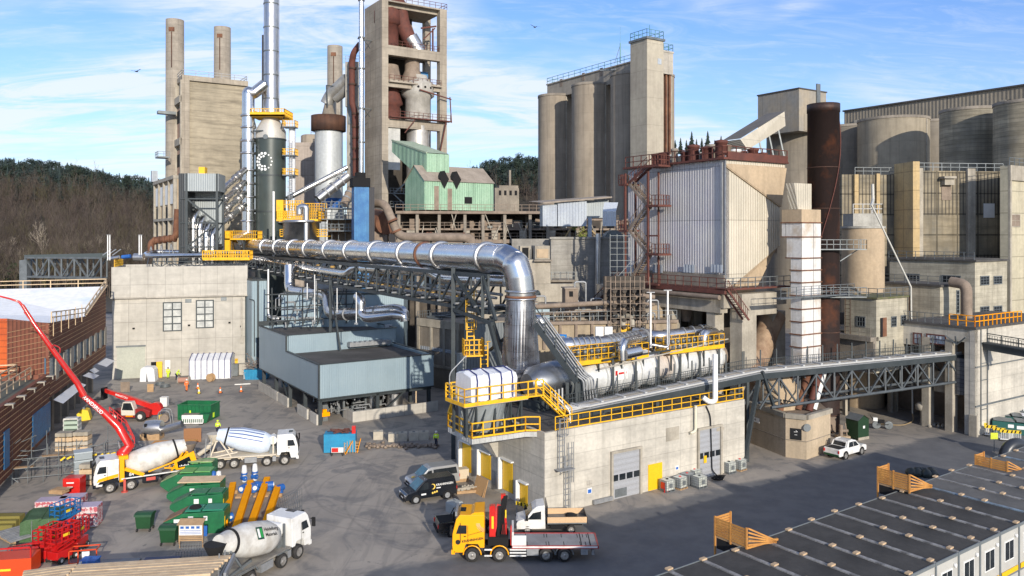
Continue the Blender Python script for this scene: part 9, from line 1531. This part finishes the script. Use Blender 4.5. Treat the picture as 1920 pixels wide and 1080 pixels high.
def lift(name,lb,loc,ang,mt,n=3,sc=1.0,grp=None):
 t=T(name,lb,'lift',loc,ang,grp);b=MB();b.box(-.9,.9,-.5,.5,.3,.9);t.part('chassis',b,mt,bevel=.04)
 for x in(-.6,.6):
  for y in(-.52,.52):b=MB();b.cyl((x,y-.1,.25),(x,y+.1,.25),.25,14);o=t.part('wheel',b,RUBBER);b=MB();b.cyl((x,y-.11,.25),(x,y+.11,.25),.11,10);t.part('rim',b,PW,o)
 b=MB()
 for k in range(n):z=.9+k*.28;b.beam((-.7,-.3,z),(.7,-.3,z+.26),.09);b.beam((.7,.3,z),(-.7,.3,z+.26),.09)
 t.part('scissor_arms',b,mt);z=.95+n*.28;b=MB();b.box(-1.0,1.0,-.5,.5,z,z+.08);b.rail([(-1,-.5,z),(1,-.5,z),(1,.5,z),(-1,.5,z)],1.1,.55,.03,2,.12,True);t.part('basket',b,mt);b=MB();b.box(-.4,.1,-.53,-.5,z+.4,z+.6);t.part('marking',b,HAZ);return t
q=G(122,1002);lift('scissor_lift','blue scissor lift with yellow panel between the red-striped packs',(q.x,q.y,0),R(75),M('lift_blue',(.01,.14,.36),None,1,.4),2)
RL=M('lift_red',(.50,.012,.012),None,1,.35)
for i,(px,py,a_,lb)in enumerate([(92,1046,80,'left red boom lift of the cluster at bottom left'),(118,1050,70,'middle red boom lift of the cluster at bottom left'),(143,1032,95,'right red boom lift of the cluster at bottom left')]):
 q=G(px,py);t=lift('boom_lift',lb,(q.x,q.y,0),R(a_),RL,1+i%2,1,'red boom lifts');b=MB();b.beam((-.8,0,.9),(.6,.1,2.0),.25);b.beam((.6,.1,2.0),(-.7,.2,2.5),.2);t.part('arm',b,RL)
q=G(128,1064);box_thing('lift_basket','orange-red lift basket with white label at the front of the cluster','basket',(q.x,q.y,.2),R(12),[('frame',[[0,1.9,0,.06,0,.08],[0,1.9,0,.06,.9,.98],[0,.07,0,.06,0,.98],[1.83,1.9,0,.06,0,.98],[0,1.9,.9,.96,.9,.98],[0,.07,0,.9,.9,.98],[1.83,1.9,0,.9,.9,.98],[.6,.67,0,.06,0,.95]],M('lift_orange',(.62,.06,.01),None,1,.4)),('label',[.9,1.4,-.02,.0,.3,.85],PW),('floor',[0,1.9,.06,.96,0,.05],GREYST)])
for i in range(5):
 q=G(8+i*13,1070-i*2);t=T('red_fence_panel',['leftmost','second','third','fourth','rightmost'][i]+' red tube fence panel of the bundle at the bottom left corner','fence panel',(q.x,q.y+.4,0),R(35),'red fence panels stacked at bottom left');b=MB();b.rail([(0,0,0),(2.0,0,0)],1.5,.16,.022,2);t.part('bars',b,RL);b=MB();b.box(-.1,.1,-.4,.4,0,.08);b.box(1.9,2.1,-.4,.4,0,.08);t.part('foot',b,BLACK)
q=G(5,1090);box_thing('orange_lift_body','orange lift body with yellow stripe at the bottom left corner','lift',(q.x-1.2,q.y,.2),R(10),[('body',[0,2.9,0,1.6,0,1.2],M('lift_orange',(.62,.06,.01))),('stripe',[.5,1.6,-.02,0,.4,.55],HAZ),('top_frame',[[0,2.9,0,.08,1.9,2.0],[0,.08,0,.08,1.2,2],[2.82,2.9,0,.08,1.2,2]],RL)])
for i in range(3):q=G(28+i*11,1016+i*6);box_thing('metal_sheet_stack',['rear','middle','front'][i]+' bundle of grey metal sections left of the red lifts','metal sections',(q.x-1.2,q.y,.1),R(55),[('sections',[[0,2.6,k*.2,k*.2+.15,.3,.45+.04*(k%2)]for k in range(4)],GALV),('bearer',[.2,.35,0,.8,0,.3],WOOD)],'bundles of grey metal sections')
def planks(lb,a,c,n,z,w_,grp):
 A=G(*a,z);B=G(*c,z);t=T('plank_stack',lb,'timber planks',(A.x,A.y,0),atan2(B.y-A.y,B.x-A.x),grp);L3=(B-A).length;rr_=random.Random(int(L3*7))
 for k in range(n):b=MB();y=-k*w_*1.28;b.box(rr_.uniform(0,.15),L3-rr_.uniform(0,.15)-k*.12,y-w_,y,z-.14,z+rr_.uniform(-.01,.02));t.part('plank',b,WOODL)
 b=MB();[b.box(x-.06,x+.06,-n*w_*1.3,.1,z-.32,z-.15)for x in(.2,L3/3,2*L3/3,L3-.2)];[b.box(x-.08,x+.08,y-.08,y+.08,0,z-.32)for x in(.3,L3-.3)for y in(-.2,-n*w_)];t.part('bearer',b,GREYST);b=MB();b.box(L3,L3+.16,-n*w_*1.3,.12,z-.3,z+.05);t.part('end_frame',b,GALV);return t
planks('long platform of pale planks along the bottom edge, right part',(145,1058),(436,1040),7,2.9,.32,'pale plank platforms at the bottom edge')
planks('shorter platform of pale planks along the bottom edge, left part',(44,1070),(148,1056),5,2.8,.32,'pale plank platforms at the bottom edge')
q=G(150,1062,1.2);box_thing('blue_box','blue plastic box behind the plank platform','box',(q.x,q.y,0),R(5),[('body',[0,1.0,0,.8,0,1.5],BLUE),('lid',[-.05,1.05,-.05,.85,1.5,1.56],BLUE)])
for i,(px,py,w_,lb)in enumerate([(180,1062,2.6,'dark flat open tray behind the plank platform'),(262,1058,2.4,'dark blue sheeted bundle behind the plank platform')]):
 q=G(px,py,.9);box_thing('flat_tray',lb,'tray',(q.x,q.y,0),R(6),[('tray',[0,w_,0,1.2,.1,.9],M('tray_navy',(.02,.04,.10),None,1,.5)if i else GREYST),('runner',[.1,w_-.1,.2,.3,0,.1],BLACK)])
t=T('mesh_fence_panel','thin wire mesh fence panel standing behind the notice stand','fence',G(330,1050).to_tuple(),R(6));b=MB();b.rail([(0,0,0),(4.4,0,0)],1.1,.2,.012,3);t.part('mesh',b,GREYST);b=MB();b.box(-.2,.2,-.1,.1,0,.1);b.box(4.2,4.6,-.1,.1,0,.1);t.part('foot',b,BLACK)
t=T('mesh_fence_panel','tall thin mesh fence panel standing right of the orange beams','fence',G(520,985).to_tuple(),R(70));b=MB();b.rail([(0,0,0),(3.4,0,0)],2.0,.3,.014,3);t.part('mesh',b,GREYST);b=MB();b.box(-.2,.2,-.1,.1,0,.1);b.box(3.2,3.6,-.1,.1,0,.1);t.part('foot',b,BLACK)
def ibc(px,py,lb,tint=0,z=0):
 q=G(px,py);t=T('ibc_tank',lb,'tank',(q.x,q.y,0),TH+tint*.12,'caged white liquid tanks along the fan building');b=MB();b.box(.04,1.06,.04,.96,.16,1.1);t.part('bottle',b,M('ibc_white',(.62,.64,.58),(.52,.56,.50),1,.4)if tint<2 else PANELG,bevel=.05);b=MB()
 for z in(.2,.42,.64,.86,1.08):b.beam((0,0,z),(1.1,0,z),.03);b.beam((0,0,z),(0,1,z),.03);b.beam((1.1,0,z),(1.1,1,z),.03)
 for k in range(6):b.beam((k*.22,0,.15),(k*.22,0,1.12),.03);b.beam((0,k*.2,.15),(0,k*.2,1.12),.03);b.beam((1.1,k*.2,.15),(1.1,k*.2,1.12),.03)
 t.part('cage',b,GALV);b=MB();b.cyl((.55,.5,1.1),(.55,.5,1.16),.12,10);t.part('cap',b,RED if tint else BLACK);b=MB();b.box(0,1.1,0,1,0,.05);[b.box(x,x+.12,0,1,.05,.15)for x in(0,.49,.98)];t.part('pallet',b,WOOD if tint==1 else GREYST)
 b=MB();b.box(.35,.75,-.03,-.015,.4,.8);t.part('label_plate',b,GREYST)
ibc(1250,925,'leftmost caged tank, by the red stand and yellow door',0);ibc(1276,920,'second caged tank, with red cap',1);ibc(1291,913,'third caged tank, grey-blue with red cap',2);ibc(1303,905,'fourth caged tank, set back near the roller door',1);ibc(1311,918,'caged tank standing forward of the others',0);ibc(1367,890,'caged tank left of the pair at the building end',0);ibc(1389,885,'rightmost caged tank with square label',1)
t=T('red_stand','small red and yellow hazard stand beside the yellow door','stand',G(1246,924).to_tuple(),TH);b=MB();b.box(0,.7,0,.08,0,.9);b.box(0,.08,0,.5,.3,.9);t.part('frame',b,RED);b=MB();b.box(.3,.45,-.03,0,.1,.6);t.part('stripe',b,HAZ)
q=G(866,962);t=T('concrete_block','grey ballast block with sloping top and lifting eye beside the dark van','concrete block',(q.x-.7,q.y-.1,0),R(-50));b=MB();b.box(-.9,.4,-.2,.8,0,.75);b.prism([(-.9,-.2),(.4,-.2),(.4,.8),(-.9,.8)],.75,.95,.8);t.part('block',b,M('concrete_plain',(.36,.38,.37),None,1,.9));b=MB();b.tube(fil([(-.4,.3,.95),(-.4,.3,1.05),(-.1,.3,1.05),(-.1,.3,.95)],.05),.02,5);t.part('lifting_eye',b,GREYST)
q=G(855,905);box_thing('pale_crate','pale timber crate behind the silver van','crate',(q.x,q.y,0),R(20),[('body',[0,1.3,0,.9,.3,1.2],M('crate_pale',(.56,.47,.34),None,1,.8)),('pallet',[0,1.3,0,.9,0,.3],WOOD)])
q=G(857,928);t=T('rubble_pallet','pallet of rubble and scrap wood behind the vans','pallet',(q.x,q.y,0),R(15));b=MB();b.box(0,1.8,0,1,.05,.3);t.part('pallet',b,WOOD);b=MB();rr_=random.Random(2);[b.lathe([(.1,0),(.2,.12),(.03,.28)],(rr_.uniform(.1,1.7),rr_.uniform(.1,.9),.3),6)for _ in range(18)];b.beam((.2,.2,.5),(2.6,.1,.6),.1);t.part('rubble',b,PIER)
q=G(916,925);t=T('plywood_sheet','tan plywood sheet leaning on the fan building between yellow doors','plywood',(q.x-.6,q.y-.2,0),R(123));b=MB();b.add([(-1,.35,0),(1,.35,0),(1,-.1,1.5),(-1,-.1,1.5),(-1,.4,0),(1,.4,0),(1,-.05,1.55),(-1,-.05,1.55)],[(0,3,2,1),(4,5,6,7),(2,3,7,6),(0,1,5,4),(1,2,6,5),(3,0,4,7)]);t.part('sheet',b,M('ply_tan',(.48,.28,.12),None,1,.8));b=MB();b.beam((-.8,.45,0),(-.8,0,1.2),.06);t.part('batten',b,WOOD)
for i,(px,py)in enumerate([(967,966),(981,972)]):
 q=G(px,py);t=T('hazard_barrier',['left','right'][i]+' yellow and black barrier by the flatbed lorry cab','barrier',(q.x,q.y,0),R(-35),'yellow and black barriers by the lorry');b=MB();b.box(0,1.2,0,.06,.9,1.2);t.part('board',b,HAZ);b=MB();[b.box(.15+k*.35,.3+k*.35,-.01,0,.9,1.2)for k in range(3)];t.part('black_stripe',b,BLACK);b=MB();b.box(.05,.12,0,.06,0,.9);b.box(1.08,1.15,0,.06,0,.9);t.part('leg',b,GALV)
for i,(px,py,lb)in enumerate([(256,134,'dark bird gliding left of the concrete chimneys'),(1003,51,'pale bird gliding above the round silos')]):
 b=MB();b.lathe([(.02,-.35),(.1,-.1),(.09,.15),(.02,.35)],(0,0,0),8,(1,0,.1));b.add([(.1,0,.03),(-.1,0,.03),(-.25,-1.0,.25),(0,-.9,.28)],[(0,1,2,3)]);b.add([(.1,0,.03),(-.1,0,.03),(-.25,1.0,.2),(0,.9,.25)],[(3,2,1,0)]);b.add([(-.3,-.06,0),(-.3,.06,0),(-.5,.1,.02),(-.5,-.1,.02)],[(0,1,2,3)]);o=b.build('bird',CLOTHN if i==0 else GREYST);o.location=P(px,py,120);o.rotation_euler=(0,0,1.2+i);tag(o,lb,'bird')
#   people
def person(lb,px,py,ang,jacket,trousers,helmet,pose='stand',zb=0,bend=0,s_=1.0,loc=None):
 q=G(px,py)if loc is None else V(loc);t=T('person',lb,'person',(q.x,q.y,zb or q.z),ang)
 b_=bend;hip=.92;
 def bd(x,z):return(x*cos(b_)+(z-hip)*sin(b_),hip+(z-hip)*cos(b_)-x*sin(b_))if z>hip else(x,z)
 def pt(x,y,z):a=bd(x,z);return(a[0],y,a[1])
 J={'pel':(pt(0,0,.95),.15),'ch':(pt(0,0,1.25),.16),'nk':(pt(0,0,1.50),.065),'hd':(pt(.02,0,1.60),.09),'tp':(pt(.02,0,1.72),.085)}
 for s in(-1,1):
  fwd=.16 if(pose=='walk' and s>0)else(-.14 if pose=='walk' else 0)
  J['sh%d'%s]=(pt(0,s*.19,1.42),.07);J['el%d'%s]=(pt(.08 if pose!='work' else.22,s*.26,1.15 if pose!='work' else 1.2),.05);J['wr%d'%s]=(pt(.2 if pose!='work' else.45,s*.24,.95 if pose!='work' else 1.12),.034);J['pm%d'%s]=(pt(.23 if pose!='work' else.52,s*.24,.89 if pose!='work' else 1.09),.032)
  J['hp%d'%s]=((0,s*.09,.90),.095);J['kn%d'%s]=((fwd*.6+.03,s*.11,.50),.065);J['an%d'%s]=((fwd,s*.12,.09),.045);J['to%d'%s]=((fwd+.17,s*.13,.04),.04)
  pm=V(J['pm%d'%s][0]);dd=(pm-V(J['wr%d'%s][0])).normalized()
  for k in range(5):
   off=V((0,(k-2)*.013 if k<4 else 0,0))if k<4 else V((0,-s*.03,0));base_=pm+off+dd*.01;J['f%d%d'%(s,k)]=(tuple(base_+dd*(.05+.008*(k%3))+(V((0,-s*.02,0))if k==4 else V((0,0,0)))),.009);J['g%d%d'%(s,k)]=(tuple(base_+dd*(.075+.01*(k%2))+V((.01,-s*.008,-.01))),.008)
 E=[('pel','ch'),('ch','nk'),('nk','hd'),('hd','tp')]
 for s in(-1,1):E+=[('nk','sh%d'%s),('sh%d'%s,'el%d'%s),('el%d'%s,'wr%d'%s),('wr%d'%s,'pm%d'%s),('pel','hp%d'%s),('hp%d'%s,'kn%d'%s),('kn%d'%s,'an%d'%s),('an%d'%s,'to%d'%s)]+[('pm%d'%s,'f%d%d'%(s,k))for k in range(5)]+[('f%d%d'%(s,k),'g%d%d'%(s,k))for k in range(5)]
 def skin(nm,keys,edges,mt,dr,sub=1):
  me=bpy.data.meshes.new(nm);idx={k:i for i,k in enumerate(keys)};me.from_pydata([J[k][0]for k in keys],[(idx[a],idx[c])for a,c in edges],[]);me.materials.append(mt);o=bpy.data.objects.new(nm,me);COL.objects.link(o);o.parent=t.o
  md=o.modifiers.new('s','SKIN');md.use_smooth_shade=True;o.modifiers.new('u','SUBSURF').levels=sub;o.modifiers['u'].render_levels=sub
  for i,k in enumerate(keys):r_=J[k][1]+dr;me.skin_vertices[0].data[i].radius=(r_,r_*(1.0 if k not in('ch','pel')else 1.15))
  me.skin_vertices[0].data[0].use_root=True
  return o
 def mk(nm,keys,edges,mt,dr):
  me=bpy.data.meshes.new(nm+'_tmp');
  return skin(nm,keys,edges,mt,dr)
 ks=list(J);body=T0=None
 bm_=None
 def add_skin(o):pass
 make_skin('body',t,J,ks,E,SKIN,0)
 up=['pel','ch','nk']+[a%s for s in(-1,1)for a in('sh%d','el%d','wr%d')]
 make_skin('jacket',t,J,up,[e for e in E if e[0]in up and e[1]in up],jacket,.025)
 lo=['pel']+[a%s for s in(-1,1)for a in('hp%d','kn%d','an%d')];make_skin('trousers',t,J,lo,[e for e in E if e[0]in lo and e[1]in lo],trousers,.018)
 b=MB();h=V(J['tp'][0]);b.lathe([(.135,-.03),(.13,.03),(.09,.09),(.02,.115)],h,12);b.lathe([(.15,-.04),(.155,-.03),(.14,-.02)],h+V((.02,0,0)),12);t.part('helmet',b,helmet)
 b=MB()
 hd_=V(J['hd'][0]);b.lathe([(.0105,0),(.008,.015)],hd_+V((.088,.032,.02)),6,(1,0,0));b.lathe([(.0105,0),(.008,.015)],hd_+V((.088,-.032,.02)),6,(1,0,0));t.part('eyes',b,BLACK)
 b=MB();
 for s in(-1,1):a=V(J['to%d'%s][0]);b.box(a.x-.2,a.x+.07,a.y-.055,a.y+.055,0,.10)
 t.part('boots',b,BLACK)
 for zz in(1.1,1.28):
  b=MB();p=V(pt(0,0,zz));p2=V(pt(0,0,zz+.05));b.cyl(p,p2,.215,14);
 t.part('reflective_band',b,PW);t.o.scale=(s_,)*3;return t
def make_skin(nm,t,J,keys,edges,mt,dr):
 bm=bmesh.new();sl_=bm.verts.layers.skin.verify();vv={}
 for i,k in enumerate(keys):
  v=bm.verts.new(J[k][0]);r_=J[k][1]+dr;v[sl_].radius=(r_,r_*(1.2 if k in('ch','pel')else 1));v[sl_].use_root=(i==0);vv[k]=v
 for a,c in edges:bm.edges.new((vv[a],vv[c]))
 me=bpy.data.meshes.new(nm);bm.to_mesh(me);bm.free();me.materials.append(mt);o=bpy.data.objects.new(nm,me);COL.objects.link(o);o.parent=t.o
 md=o.modifiers.new('s','SKIN');md.use_smooth_shade=True;u=o.modifiers.new('u','SUBSURF');u.levels=u.render_levels=1;return o
person('worker in yellow hi-vis jacket and navy trousers standing alone at the shade edge',818,838,R(-100),HIVIS,CLOTHN,PW,'walk')
person('worker in full yellow hi-vis standing between the yellow door and cable reel',315,709,R(-60),HIVIS,HIVIS,CLOTHN,'stand')
person('worker in yellow hi-vis bending over the pinkish cable reel',331,712,R(-20),HIVIS,CLOTHN,HIVIS,'work',bend=.6)
person('worker in full orange hi-vis walking near the tent mouth',350,733,R(-90),HIVISO,HIVISO,PW,'walk')
person('worker in yellow hi-vis standing up at the rear of the striped mixer',408,816,R(-60),HIVIS,CLOTHN,HIVIS,'work')
q=G(428,1040);person('worker in yellow hi-vis and blue trousers leaning over the black chute of the logo mixer',424,1052,R(-10),HIVIS,BLUE,HIVIS,'work',bend=.5)
p=CT.w(-1.35,.45);pr_=person('driver in yellow hi-vis sitting in the cab of the orange-yellow crane truck',0,0,pi,HIVIS,CLOTHN,HIVIS,'work',loc=(p[0],p[1],.85),zb=.85)
